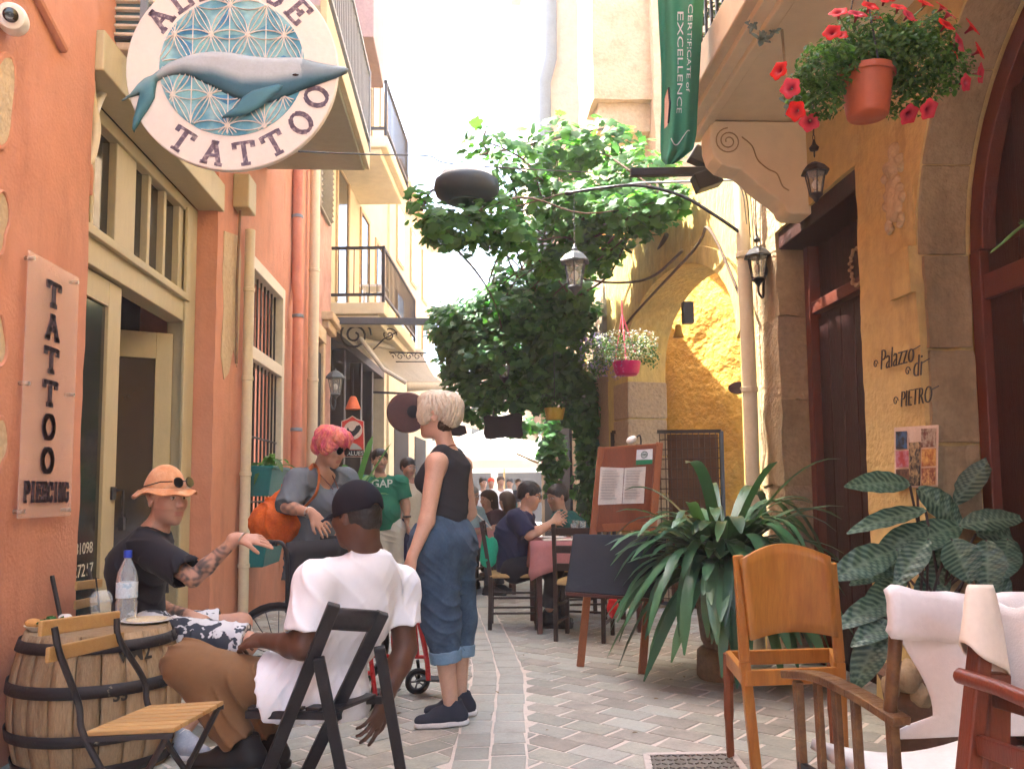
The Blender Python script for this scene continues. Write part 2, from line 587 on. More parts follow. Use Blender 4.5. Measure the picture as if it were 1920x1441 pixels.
for side in (-1, 1):
    for i in range(-60, 90):
        for j in range(-110, 110):
            u = i * TL + (j % 2) * TL * 0.5
            v = j * TW
            ca = math.cos(R(42)); sa = math.sin(R(42)) * (-side)
            cx, cy = u * ca - v * sa, 8 + u * sa + v * ca
            if not (2.5 < cy < PAVE_END and -2.6 < cx < 2.9): continue
            bx = band_x(cy)
            if side < 0 and cx > bx - BW + 0.3: continue
            if side > 0 and cx < bx + BW - 0.3: continue
            pl = []
            for du, dv in ((-.5, -.5), (.5, -.5), (.5, .5), (-.5, .5)):
                uu, vv = u + du * TL, v + dv * TW
                pl.append((uu * ca - vv * sa, 8 + uu * sa + vv * ca))
            sl_ = (band_x(cy + .1) - band_x(cy - .1)) / .2
            if side > 0: pl = clip(pl, -1, sl_, -(bx + BW) + sl_ * cy)
            else: pl = clip(pl, 1, -sl_, (bx - BW) - sl_ * cy)
            if pl: tile(pl, 0)
def tile_geo(mb, poly):
    p1 = shrink(poly, 0.0085)
    p2 = shrink(poly, 0.0125)
    dz = rnd.uniform(-.001, .0015)
    n = len(p1)
    tx, ty = rnd.uniform(-.005, .005), rnd.uniform(-.005, .005)
    cx, cy = p1[0]
    vs_ = [(x, y_, -0.02) for x, y_ in p1] + [(x, y_, -0.0022 + dz) for x, y_ in p1] + [(x, y_, dz + (x - cx) * tx + (y_ - cy) * ty) for x, y_ in p2]
    fs = [(i, (i + 1) % n, n + (i + 1) % n, n + i) for i in range(n)] + [(n + i, n + (i + 1) % n, 2 * n + (i + 1) % n, 2 * n + i) for i in range(n)]
    fs.append(tuple(range(2 * n, 3 * n)))
    mb.add(vs_, fs)
TILES.sort(key=lambda t: sum(p[1] for p in t[0]) / len(t[0]) + 0.2 * abs(sum(p[0] for p in t[0]) / len(t[0])))
def in_view(t):
    cx = sum(p[0] for p in t[0]) / len(t[0]); cy = sum(p[1] for p in t[0]) / len(t[0])
    return cy > 3.35 and abs(cx - .08 * cy) < .66 * cy
NEARB, FAR = [], []
for t in TILES:
    (NEARB if (in_view(t) and len(NEARB) < 295) else FAR).append(t)
for poly, k in NEARB:
    mb = MB(); tile_geo(mb, poly)
    mb.build('paving_stone', M_TILE2 if k else rnd.choice([M_TILE, M_TILE, M_TILE3, M_TILE2]), street)
for k, mm in enumerate((M_TILE, M_TILE3, M_TILE2)):
    mb = MB()
    for i, (poly, kk) in enumerate(FAR):
        if (kk == 1 and k == 2) or (kk == 0 and i % 3 == k): tile_geo(mb, poly)
    mb.build('far_paving_stones', mm, street, kind='stuff')

# ================================================================== left: the orange tattoo shop
XL = -2.0
shop = thing('orange_shop_building', 'orange plastered tattoo shop with cream door frame on the left of the lane', 'building', (XL, 5, 0))
mb = MB()
rough_box(mb, -2.6, XL, 2.6, 4.57, 0, 10.6, 0.14, 0.010, 1)
mb.box(-2.6, XL, -7, 2.6, 0, 10.6)
rough_box(mb, -2.6, XL, 6.9, 7.82, 0, 10.6, 0.14, 0.010, 2)
mb.box(-2.6, -2.16, 4.57, 6.9, 3.72, 10.6)
mb.box(-2.6, XL, 7.82, 9.42, 3.42, 8.0)
rough_box(mb, -2.6, XL, 7.82, 9.42, 0, 0.62, 0.14, 0.008, 3)
rough_box(mb, -2.6, XL, 9.42, 10.95, 0, 6.8, 0.2, 0.008, 4)
mb.build('wall', M_ORANGE, shop, smooth=True, angle=50)
# plaster swelling at the top left and patches of bare stone on the near pier
def blob_poly(cy, cz, ry, rz, seed, n=26):
    r_ = random.Random(seed)
    ph = [r_.uniform(0, 6.28) for _ in range(4)]
    out = []
    for k in range(n):
        a = 2 * math.pi * k / n
        q = 1 + 0.12 * math.sin(2 * a + ph[0]) + 0.10 * math.sin(3 * a + ph[1]) + 0.05 * math.sin(5 * a + ph[2])
        out.append((cy + ry * q * math.cos(a), cz + rz * q * math.sin(a)))
    return out
for (px, py, rx, ry, sd) in ((2, 185, .075, .22, 1), (-8, 415, .07, .13, 2), (-14, 640, .07, .12, 3), (-10, 830, .065, .13, 4), (-70, 1000, .12, .2, 5)):
    c = W(px, py, XL)
    pl = blob_poly(c.y, c.z, rx, ry, sd)
    MB().prism(pl, (XL + 0.002, 0, 0), (0, 1, 0), (0, 0, 1), 0.012).build('bare_stone', M_PALESTONE, shop, bevel=0.006)
    rim = [Vector((XL + 0.008, c.y + (a - c.y) * 1.06, c.z + (b_ - c.z) * 1.04)) for a, b_ in pl]
    MB().tube(rim + [rim[0]], 0.014, 8, caps=False, flat=.6).build('plaster_lip', M_ORANGE, shop, smooth=True)
c = W(95, 20, XL)
mbb = MB().prism([(c.y - .6, c.z + .1), (c.y + .12, c.z - .16), (c.y + .16, c.z - .05), (c.y + .12, c.z + .7), (c.y - .6, c.z + .7)], (XL - .01, 0, 0), (0, 1, 0), (0, 0, 1), 0.05)
mbb.build('plaster_swelling', M_ORANGE, shop, bevel=0.02)
# bare patch on the far pier
pp = [(7.08, 3.36), (7.5, 3.45), (7.62, 3.3), (7.60, 2.6), (7.55, 2.28), (7.42, 2.42), (7.30, 2.2), (7.16, 2.12), (7.06, 2.3), (7.1, 2.7), (7.05, 3.0)]
MB().prism(pp, (XL - .004, 0, 0), (0, 1, 0), (0, 0, 1), 0.012).build('bare_stone', M_PALESTONE, shop, bevel=0.003)
# ledge over the door
MB().box(-2.16, -1.955, 4.575, 6.93, 3.47, 3.70).build('ledge', M_FRAME, shop, bevel=0.008)
# door frame in the recess
FX = -2.2
mb = MB()
for (y0, y1, z0, z1) in ((4.58, 4.66, 0, 3.465), (6.66, 6.895, 0, 3.465), (4.66, 6.66, 3.38, 3.465), (4.66, 6.66, 2.50, 2.73)):
    mb.box(FX - .1, FX + .04, y0, y1, z0, z1)
mb.build('door_frame', M_FRAME, shop, bevel=0.006)
MB().box(FX + .038, FX + .075, 4.66, 6.66, 2.66, 2.715).build('transom_sill', M_FRAME, shop, bevel=0.006)
MB().box(FX + .035, FX + .06, 6.60, 6.69, 0.05, 3.40).build('frame_moulding', M_FRAME, shop, bevel=0.006)
tw = thing('transom_window', None, None, (FX, 5.6, 2.73)); tw.parent = shop; tw.location = Vector((FX, 5.6, 2.73)) - ORIG[shop]
ORIG[tw] = Vector((FX, 5.6, 2.73))
for (y0, y1) in ((5.34, 5.66), (5.88, 5.93), (6.19, 6.24), (6.52, 6.66)):
    MB().box(FX - .05, FX + .02, y0, y1, 2.73, 3.38).build('mullion', M_FRAME, tw, bevel=0.006)
for (y0, y1) in ((4.66, 5.34), (5.66, 5.88), (5.93, 6.19), (6.24, 6.52)):
    MB().box(FX - .035, FX - .028, y0, y1, 2.73, 3.38).build('pane', M_GLASSD, tw)
for (y0, y1) in ((5.01, 5.05),):
    MB().box(FX - .05, FX + .015, y0, y1, 2.73, 3.38).build('mullion', M_FRAME, tw, bevel=0.006)
# the closed glazed leaf with the phone numbers
dl = thing('door', None, None, (FX, 5.0, 0)); dl.parent = shop; dl.location = Vector((FX, 5.0, 0)) - ORIG[shop]; ORIG[dl] = Vector((FX, 5.0, 0))
mb = MB()
for (y0, y1, z0, z1) in ((4.665, 4.76, .02, 2.49), (5.33, 5.52, .02, 2.49), (4.76, 5.33, 2.33, 2.49), (4.76, 5.33, .02, .32)):
    mb.box(FX - .04, FX + .005, y0, y1, z0, z1)
mb.build('leaf_frame', M_FRAME, dl, bevel=0.005)
MB().box(FX - .022, FX - .016, 4.76, 5.33, .32, 2.33).build('pane', M_GLASSD, dl)
mb = MB()
M_LETTER = mat('pale vinyl letters', (0.55, 0.52, 0.42), 0.6, 0.05, 5, 0)
put_text(mb, '6211-81098', 0.095, (FX - .012, 4.80, .83), (0, 1, 0), (0, 0, 1), 0.001, align='LEFT')
put_text(mb, '979427217', 0.105, (FX - .012, 4.80, .70), (0, 1, 0), (0, 0, 1), 0.001, align='LEFT')
mb.build('lettering', M_LETTER, dl)
mb = MB().box(FX + .006, FX + .02, 5.44, 5.50, 1.14, 1.22)
mb.tube([(FX + .02, 5.49, 1.2), (FX + .06, 5.5, 1.2), (FX + .06, 5.5, 1.0)], 0.008, 8)
mb.box(FX + .045, FX + .075, 5.48, 5.52, 0.95, 1.03)
mb.build('latch', M_BLACKM, dl, bevel=0.002)
# open leaf turned into the shop
ol = thing('open_door', None, None, (FX, 6.6, 0)); ol.parent = shop; ol.location = Vector((FX, 6.6, 0)) - ORIG[shop]; ORIG[ol] = Vector((FX, 6.6, 0))
u = Vector((-0.8, -0.42, 0)).normalized()
h0 = Vector((FX - .04, 6.62, 0))
mb = MB()
for (a, b_, z0, z1) in ((0, .12, .02, 2.4), (.66, .78, .02, 2.4), (.12, .66, 2.2, 2.4), (.12, .66, .02, .3)):
    mb.obox(h0 + u * (a + b_) / 2 + Vector((0, 0, (z0 + z1) / 2)), u * (b_ - a) / 2, Vector((-u.y, u.x, 0)) * .02, Vector((0, 0, (z1 - z0) / 2)))
mb.build('leaf_frame', M_FRAME, ol, bevel=0.004)
mb = MB(); mb.obox(h0 + u * .39 + Vector((0, 0, 1.25)), u * .27, Vector((-u.y, u.x, 0)) * .003, Vector((0, 0, .95)))
mb.build('pane', M_GLASSD, ol)
# dark room behind
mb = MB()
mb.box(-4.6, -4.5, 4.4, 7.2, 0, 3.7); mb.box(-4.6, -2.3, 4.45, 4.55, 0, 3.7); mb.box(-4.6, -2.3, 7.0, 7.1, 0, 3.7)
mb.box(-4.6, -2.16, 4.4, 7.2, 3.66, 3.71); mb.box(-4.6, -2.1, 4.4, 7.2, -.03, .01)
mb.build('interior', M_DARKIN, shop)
MB().box(-4.45, -3.6, 6.55, 6.98, 0, 1.9).build('shelf', mat('brown shelf', (.1, .06, .035), .6), shop)
MB().box(-4.2, -3.4, 5.6, 5.9, 0, 0.9).build('counter', mat('dark blue counter', (.03, .05, .12), .6), shop)
# barred window
bw = thing('barred_window', None, None, (XL, 8.6, .6)); bw.parent = shop; bw.location = Vector((XL, 8.6, .6)) - ORIG[shop]; ORIG[bw] = Vector((XL, 8.6, .6))
mb = MB()
for (y0, y1, z0, z1) in ((7.82, 7.92, .62, 3.42), (9.32, 9.42, .62, 3.42), (7.92, 9.32, 3.30, 3.42), (7.92, 9.32, 2.44, 2.56), (7.92, 9.32, .62, .70)):
    mb.box(XL - .12, XL + .025, y0, y1, z0, z1)
mb.build('window_frame', mat('off white frame', (.66, .60, .48), .55, .1, 5, .1), bw, bevel=0.006)
MB().box(XL - .3, XL - .28, 7.9, 9.35, .65, 3.4).build('pane', M_GLASSD, bw)
for k in range(9):
    yy = 8.0 + k * .155
    MB().tube([(XL - .03, yy, .7), (XL - .03, yy, 2.44)], .011, 6).build('bar', M_BLACKM, bw)
    MB().tube([(XL - .05, yy, 2.56), (XL - .05, yy, 3.3)], .011, 6).build('bar', M_BLACKM, bw)
for zz in (1.1, 1.72):
    MB().tube([(XL - .03, 7.93, zz), (XL - .03, 9.31, zz)], .010, 6).build('cross_bar', M_BLACKM, bw)
# balcony of the shop building
bl = thing('upper_balcony', None, None, (-1.5, 8.6, 4.48)); bl.parent = shop; bl.location = Vector((-1.5, 8.6, 4.48)) - ORIG[shop]; ORIG[bl] = Vector((-1.5, 8.6, 4.48))
MB().box(XL - .02, -1.02, 5.9, 8.6, 4.48, 4.66).build('slab', mat('grey green soffit', (.36, .35, .27), .8, .1, 2, .1), bl, bevel=0.01)
MB().box(-1.02, -0.97, 5.88, 8.62, 4.50, 4.70).build('fascia', M_CREAMWALL, bl, bevel=0.006)
mb = MB()
for zz in (4.78, 5.50):
    mb.box(-1.0, -0.965, 5.9, 8.6, zz, zz + .04)
mb.box(-1.0, -0.96, 8.56, 8.61, 4.68, 5.54)
mb.build('rail', M_GREYM, bl)
for k in range(26):
    yy = 5.95 + k * .102
    MB().tube([(-.985, yy, 4.82), (-.985, yy, 5.5)], .009, 5).build('bar', M_GREYM, bl)
for k in range(9):
    xx = -1.95 + k * .105
    MB().tube([(xx, 8.58, 4.72), (xx, 8.58, 5.5)], .009, 5).build('bar', M_GREYM, bl)
MB().box(XL - .02, -.97, 8.57, 8.6, 5.5, 5.54).build('rail', M_GREYM, bl)
mb = MB(); mb.box(-1.85, -.95, 8.75, 9.9, 6.0, 8.0); mb.build('upper_bay', mat('mauve plaster', (.42, .34, .36), .85), shop, bevel=.01)

# ================================================================== left: pink house, yellow house, cream house
pink = thing('pink_house', 'narrow house with faded pink plaster between orange shop and yellow house', 'building', (-2, 11.8, 0))
mb = MB(); rough_box(mb, -2.6, -2.0, 10.95, 12.75, 0, 6.8, .2, .012, 5)
mb.build('wall', M_PINK, pink, smooth=True, angle=50)
MB().box(-2.02, -1.965, 11.15, 11.75, .1, 3.1).build('door', M_DARKIN, pink, bevel=.01)
mb = MB(); mb.box(-2.0, -1.93, 11.02, 11.15, 0, 3.25); mb.box(-2.0, -1.93, 11.75, 11.9, 0, 3.25); mb.box(-2.0, -1.92, 11.02, 11.9, 3.25, 3.45)
mb.build('door_surround', M_PALESTONE, pink, bevel=.01)
mb = MB(); mb.box(-2.03, -1.9, 12.0, 12.7, 3.5, 3.62); mb.box(-2.03, -1.84, 11.95, 12.75, 3.62, 3.74)
mb.build('cornice', M_PALESTONE, pink, bevel=.015)
sh = thing('shutter', None, None, (-1.96, 12.0, 5.2)); sh.parent = pink; sh.location = Vector((-1.96, 12, 5.2)) - ORIG[pink]; ORIG[sh] = Vector((-1.96, 12, 5.2))
MB().box(-1.99, -1.95, 11.5, 12.4, 5.1, 6.7).build('panel', mat('grey shutter', (.3, .29, .25), .6), sh)
for k in range(19):
    z = 5.15 + k * .08
    mb = MB(); mb.obox((-1.93, 11.95, z), (.02, 0, .012), (0, .43, 0), (-.004, 0, .006)); mb.build('slat', mat('grey shutter', (.3, .29, .25)), sh)

YU = Vector((0.075, 1, 0)).normalized()
YN = Vector((1, -0.075, 0)).normalized()
Y0 = Vector((-2.02, 12.75, 0))
def ypt(s, z, out=0.0):
    return Y0 + YU * s + YN * out + Vector((0, 0, z))
def ybox(mb, s0, s1, o0, o1, z0, z1):
    return mb.obox(ypt((s0 + s1) / 2, (z0 + z1) / 2, (o0 + o1) / 2), YN * (o1 - o0) / 2, YU * (s1 - s0) / 2, Vector((0, 0, (z1 - z0) / 2)))
yel = thing('yellow_house', 'pale yellow house with iron balconies and grey awning on the left', 'building', Y0)
mb = MB()
ybox(mb, 0, 5.2, -.6, 0, 3.7, 9.6)
ybox(mb, 4.9, 5.2, -.6, 0, 0, 3.7)
ybox(mb, 0, .12, -.6, 0, 0, 3.7)
mb.build('wall', M_CREAMWALL, yel)
M_SHOP = mat('shade dark shopfront', (.035, .024, .018), .6, .3, 4, .2, 40)  # near-black colour stands in for the shade inside the shopfront
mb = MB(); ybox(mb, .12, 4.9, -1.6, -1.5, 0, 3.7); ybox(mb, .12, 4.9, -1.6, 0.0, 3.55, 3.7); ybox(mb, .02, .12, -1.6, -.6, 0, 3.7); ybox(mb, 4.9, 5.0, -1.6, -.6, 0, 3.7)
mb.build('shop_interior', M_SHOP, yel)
for (a, b_) in ((1.3, 1.45), (2.7, 2.85), (3.8, 3.95)):
    mb = MB(); ybox(mb, a, b_, -.25, -.05, 0, 3.55); mb.build('shop_post', M_SHOP, yel, bevel=.01)
for (a, b_) in ((.3, 1.2), (1.5, 2.6), (2.9, 3.75)):
    mb = MB(); ybox(mb, a, b_, -.9, -.4, 0, .9); mb.build('shop_counter', mat('brown shop counter', (.09, .05, .03), .6, .4, 12), yel, bevel=.01)
    for k in range(3):
        mb = MB(); ybox(mb, a, b_, -1.45, -1.2, 1.1 + .55 * k, 1.13 + .55 * k); mb.build('shop_shelf', mat('brown shop counter', (.09, .05, .03)), yel)
def yellow_window(s0, s1, z0, z1):
    mb = MB()
    ybox(mb, s0 - .08, s0, -.02, .035, z0, z1 + .08); ybox(mb, s1, s1 + .08, -.02, .035, z0, z1 + .08); ybox(mb, s0, s1, -.02, .035, z1, z1 + .08)
    wf = mb.build('window_frame', mat('tan window surround', (.45, .33, .18), .7), yel, bevel=.006)
    mb = MB(); ybox(mb, s0, s1, -.02, .012, z0, z1); mb.build('pane', M_GLASSD, wf)
yellow_window(.42, 1.2, 4.15, 6.3)
yellow_window(2.3, 3.0, 4.15, 6.2)
yellow_window(3.8, 4.5, 4.4, 6.1)
yellow_window(.5, 1.2, 6.9, 8.9)
yellow_window(2.6, 3.2, 7.2, 8.9)
def iron_balcony(s0, s1, out, zs, zr, gap):
    b = thing('balcony', None, None, ypt(s0, zs)); b.parent = yel; b.location = ypt(s0, zs) - ORIG[yel]; ORIG[b] = ypt(s0, zs)
    mb = MB(); ybox(mb, s0, s1, 0, out, zs - .18, zs); ybox(mb, s0 + .05, s1 - .05, 0, out - .1, zs - .3, zs - .18); mb.build('slab', M_CREAMWALL, b, bevel=.015)
    mb = MB()
    for zz in (zs + .1, zs + zr):
        ybox(mb, s0, s1, out - .04, out, zz, zz + .04); ybox(mb, s0, s0 + .04, .01, out - .045, zz, zz + .04)
    for (ss, oo) in ((s0, out), (s1 - .04, out)):
        ybox(mb, ss, ss + .04, oo - .042, oo + .002, zs, zs + zr + .045)
    mb.build('rail', M_BLACKM, b)
    n = int((s1 - s0) / gap)
    for k in range(1, n):
        p = ypt(s0 + k * (s1 - s0) / n, zs + .1, out - .02)
        MB().tube([p, p + Vector((0, 0, zr - .1))], .009, 5).build('bar', M_BLACKM, b)
    n = int(out / .105)
    for k in range(1, n):
        p = ypt(s0 + .02, zs + .1, k * out / n)
        MB().tube([p, p + Vector((0, 0, zr - .1))], .008, 5).build('bar', M_BLACKM, b)
iron_balcony(.05, 3.6, .82, 4.05, .82, .13)
iron_balcony(.0, 2.3, .85, 6.62, .84, .12)
# white table-like box on the lower balcony
mb = MB(); ybox(mb, .5, .9, .35, .75, 4.4, 4.44); ybox(mb, .52, .56, .4, .44, 4.06, 4.4); ybox(mb, .84, .88, .66, .7, 4.06, 4.4); ybox(mb, .52, .56, .66, .7, 4.06, 4.4); ybox(mb, .84, .88, .4, .44, 4.06, 4.4)
tag(mb.build('balcony_table', M_WHITEP, bevel=.004), 'small pale table standing on the black iron balcony', 'table')
# beam and awning
mb = MB(); a, b_ = P(612, 601, 12.6), P(812, 603, 12.6); mb.bar(a, b_, .07, .1)
mb.box(a.x - .05, a.x + .02, a.y - .1, a.y + .1, a.z - .12, a.z + .12)
tag(mb.build('steel_beam', mat('dark painted beam', (.07, .075, .085), .5), bevel=.006), 'dark steel beam jutting over the lane below the iron balcony', 'beam')
aw = thing('retractable_awning', 'half folded grey fabric awning with scrolled iron arms over dark shopfront', 'awning', ypt(1, 2.9))
A0, A1 = P(676, 640, 13.2), P(790, 660, 17.4)
B0, B1 = P(762, 716, 13.4), P(832, 716, 17.2)
rows = []
for i in range(13):
    t = i / 12
    l0, l1 = lerp(A0, B0, t), lerp(A1, B1, t)
    sag = -.12 * math.sin(math.pi * t)
    rows.append([lerp(l0, l1, k / 10) + Vector((0, 0, sag + .03 * math.sin(k * 2.4) * math.sin(math.pi * t))) for k in range(11)])
M_AWN = mat('grey awning cloth', (.23, .21, .165), .9, .15, 4, .15, 80)
MB().grid(rows).build('canopy', M_AWN, aw, smooth=True, solid=.008)
rows = [[lerp(B0, B1, k / 20) + Vector((0.01, 0, -.0 - .15 * j)) for k in range(21)] for j in range(2)]
MB().grid(rows).build('valance', mat('beige valance', (.38, .34, .26), .9), aw, smooth=True, solid=.006)
mb = MB(); mb.tube([A0, A1], .06, 10); mb.build('roller', mat('beige valance', (.38, .34, .26)), aw, smooth=True)
mb = MB(); mb.tube([A0 + Vector((0, -.06, .05)), lerp(A0, B0, .5) + Vector((0, -.06, -.12)), B0 + Vector((0, -.06, -.02))], .035, 8); mb.build('arm', mat('pale arm', (.5, .47, .4), .5), aw, smooth=True)
def scroll(mb, c, u, v, r0, turns, rr=.012, n=40):
    pts = []
    for k in range(n):
        t = k / (n - 1)
        a = t * turns * 2 * math.pi
        r = r0 * (1 - .85 * t)
        pts.append(Vector(c) + Vector(u) * math.cos(a) * r + Vector(v) * math.sin(a) * r)
    mb.tube(pts, rr, 6)
def sb(f):
    mb = MB(); f(mb); mb.build('scrolled_bracket', M_BLACKM, aw, smooth=True)
sb(lambda mb: scroll(mb, P(665, 628, 13.2), (1, 0, 0), (0, 0, 1), .26, 2.2, .018))
sb(lambda mb: scroll(mb, P(730, 628, 13.6), (1, 0, 0), (0, 0, 1), .12, 1.5, .012))
sb(lambda mb: mb.tube([P(700, 655, 13.6), P(720, 635, 13.6), P(745, 622, 13.6)], .012, 6))
for k in range(4): sb(lambda mb: scroll(mb, P(735 + k * 16, 668, 14.6), (1, 0, 0), (0, 0, 1), .07, 1.3, .008))
sb(lambda mb: mb.tube([P(725, 660, 14.6), P(800, 662, 14.6)], .012, 6)); sb(lambda mb: mb.tube([P(728, 678, 14.6), P(800, 678, 14.6)], .01, 6))

cre = thing('cream_house', 'tall cream house farther down the lane with small windows', 'building', (-1.6, 18, 0))
C0 = Y0 + YU * 5.2
mb = MB()
CU = Vector((0.10, 1, 0)).normalized(); CN = Vector((1, -.10, 0)).normalized()
def cbox(mb, s0, s1, o0, o1, z0, z1):
    return mb.obox(C0 + CU * (s0 + s1) / 2 + CN * (o0 + o1) / 2 + Vector((0, 0, (z0 + z1) / 2)), CN * (o1 - o0) / 2, CU * (s1 - s0) / 2, Vector((0, 0, (z1 - z0) / 2)))
cbox(mb, 0, 6.6, -1, .05, 0, 8.2)
mb.build('wall', M_CREAMWALL, cre)
for k in range(3):
    for z0 in (4.4, 6.4):
        s = .8 + k * 1.9
        mb = MB(); cbox(mb, s - .08, s + .78, .03, .09, z0 - .08, z0 + 1.28); wf = mb.build('window_frame', mat('tan window surround', (.45, .33, .18)), cre, bevel=.006)
        mb = MB(); cbox(mb, s, s + .7, .06, .096, z0, z0 + 1.2); mb.build('pane', M_GLASSD, wf)
for k in range(2):
    s = .6 + k * 2.8
    mb = MB(); cbox(mb, s, s + 1.8, .02, .07, 0, 2.6); mb.build('shop_or_shade_panel', M_DARKIN, cre)
mb = MB(); cbox(mb, -.05, 6.7, -.1, .3, 8.2, 8.35); mb.build('roof_edge', M_PALESTONE, cre, bevel=.02)

# ================================================================== right: yellow palazzo with balcony
XR = 2.2
pal = thing('ochre_palazzo', 'ochre plastered palazzo with stone arched doorway and balcony on the right', 'building', (XR, 4.5, 0))
# pier between the doors, and the wall over the doors
mb = MB()
rough_box(mb, XR, 2.9, 3.96, 4.56, 0, 3.6, .07, .014, 11)
mb.box(XR, 2.9, -7, 1.6, 0, 3.6)
rough_box(mb, XR, 2.9, 4.5, 5.8, 2.98, 3.6, .1, .008, 12)
# wall above the arch with a curved lower edge
AY, AZ, AR = 2.72, 2.30, 1.24
mb.prism([(AY + 1.24 * math.cos(math.pi * k / 24), AZ + 1.24 * math.sin(math.pi * k / 24)) for k in range(25)] + [(1.4, AZ), (1.4, 3.9), (3.975, 3.9), (3.975, AZ)], (XR, 0, 0), (0, 1, 0), (0, 0, 1), .6)
mb.box(XR + .02, 2.9, -7, 1.4, 3.6, 9.2); mb.box(XR + .02, 2.9, 1.4, 3.97, 3.9, 9.2); mb.box(XR + .02, 2.9, 3.97, 6.2, 3.6, 9.2)
mb.build('wall', M_OCHRE, pal, smooth=True, angle=50)
# worn jamb of the arch: stones of the reveal
nst = 9
for k in range(nst):
    a0, a1 = math.pi * (k + .003) / nst * 1.0, math.pi * (k + .997) / nst
    mb = MB()
    seg = 4
    ri, ro = 1.228 + rnd.uniform(-.004, .004), 1.45
    pl = [(AY + ri * math.cos(lerp(a0, a1, t / seg)), AZ + ri * math.sin(lerp(a0, a1, t / seg))) for t in range(seg + 1)] + [(AY + ro * math.cos(lerp(a1, a0, t / seg)), AZ + ro * math.sin(lerp(a1, a0, t / seg))) for t in range(seg + 1)]
    mb.prism(pl, (XR + .01, 0, 0), (0, 1, 0), (0, 0, 1), .24)
    mb.build('arch_stone', M_STONE2, pal, bevel=.008)
for k in range(5):
    z0, z1 = AZ / 5 * k, AZ / 5 * (k + 1) - .008
    mb = MB(); rough_box(mb, XR + .03, XR + .25, 3.955 - .018, 3.955 + .10, z0 + .003, z1, .08, .012, 20 + k)
    mb.build('jamb_stone', M_STONE2, pal, smooth=True, angle=60)
    mb = MB(); mb.box(XR - .008, XR + .25, 1.3, 1.49, z0 + .003, z1); mb.build('jamb_stone', M_STONE2, pal)
c = W(1733, 490, XR)
mb = MB(); rough_box(mb, XR - .04, XR + .1, 3.96, 4.16, c.z - .13, c.z + .10, .06, .008, 30)
mb.build('impost_block', M_OCHRE, pal, smooth=True, angle=60)
# the arched door leaf
dr = thing('arched_door', None, None, (XR + .3, AY, 0)); dr.parent = pal; dr.location = Vector((XR + .3, AY, 0)) - ORIG[pal]; ORIG[dr] = Vector((XR + .3, AY, 0))
mb = MB(); pts = [(AY + 1.26 * math.cos(math.pi * k / 24), AZ + 1.26 * math.sin(math.pi * k / 24)) for k in range(25)]
mb.prism([(AY + 1.26, 0)] + pts + [(AY - 1.26, 0)], (XR + .33, 0, 0), (0, 1, 0), (0, 0, 1), .05); mb.build('backing', M_DOORWOOD, dr)
for k in range(9):
    y0 = 1.56 + k * .26
    hgt = AZ + math.sqrt(max(0, 1.14 ** 2 - max(abs(y0 - AY), abs(y0 + .252 - AY)) ** 2)) if max(abs(y0 - AY), abs(y0 + .252 - AY)) < 1.14 else AZ
    MB().box(XR + .3, XR + .34, y0, y0 + .252, .03, hgt).build('plank', M_DOORWOOD, dr, bevel=.006)
mb = MB()
mb.box(XR + .255, XR + .34, 3.86, 3.94, 0, AZ); mb.box(XR + .27, XR + .33, 1.5, 3.9, AZ - .24, AZ - .12)
ring = []
for k in range(25):
    a = math.pi * k / 24
    ring.append((AY + 1.22 * math.cos(a), AZ + 1.22 * math.sin(a)))
ring += [(AY + 1.12 * math.cos(math.pi * k / 24), AZ + 1.12 * math.sin(math.pi * k / 24)) for k in reversed(range(25))]
mb.prism(ring, (XR + .26, 0, 0), (0, 1, 0), (0, 0, 1), .07)
mb.build('door_frame', mat('red brown frame wood', (.11, .028, .016), .5, .2, 4, .2, 40, stretch=(6, 6, .8)), dr, bevel=.006)
# straight door
sd = thing('panelled_door', None, None, (XR + .24, 5.2, 0)); sd.parent = pal; sd.location = Vector((XR + .24, 5.2, 0)) - ORIG[pal]; ORIG[sd] = Vector((XR + .24, 5.2, 0))
MB().box(XR + .27, XR + .32, 4.5, 5.8, 0, 3.0).build('backing', M_DOORWOOD, sd)
for k in range(6):
    y0 = 4.6 + k * .19
    MB().box(XR + .25, XR + .29, y0, y0 + .183, .05, 2.35).build('plank', M_DOORWOOD, sd, bevel=.005)
mb = MB()
mb.box(XR + .19, XR + .3, 5.70, 5.78, 0, 2.95); mb.box(XR + .19, XR + .3, 4.55, 4.62, 0, 2.95)
mb.box(XR + .2, XR + .31, 4.62, 5.70, 2.38, 2.46)
mb.build('door_frame', mat('red brown frame wood', (.11, .028, .016)), sd, bevel=.006)
MB().box(XR + .02, XR + .34, 4.50, 5.84, 2.86, 2.985).build('wooden_lintel', M_DOORWOOD, sd, bevel=.01)
# stone pier past the straight door
NZ = 6
for k in range(NZ):
    z0, z1 = 3.58 / NZ * k, 3.58 / NZ * (k + 1)
    mb = MB(); rough_box(mb, XR, 2.9, 5.79, 6.25, z0 + .002, z1 - .004, .05, .022, 40 + k)
    mb.build('pier_stone', M_STONE if k % 2 else M_STONE2, pal, smooth=True, angle=70)
MB().box(XR + .04, 2.9, 5.82, 6.22, 0, 3.6).build('pier_core', M_STONE2, pal)
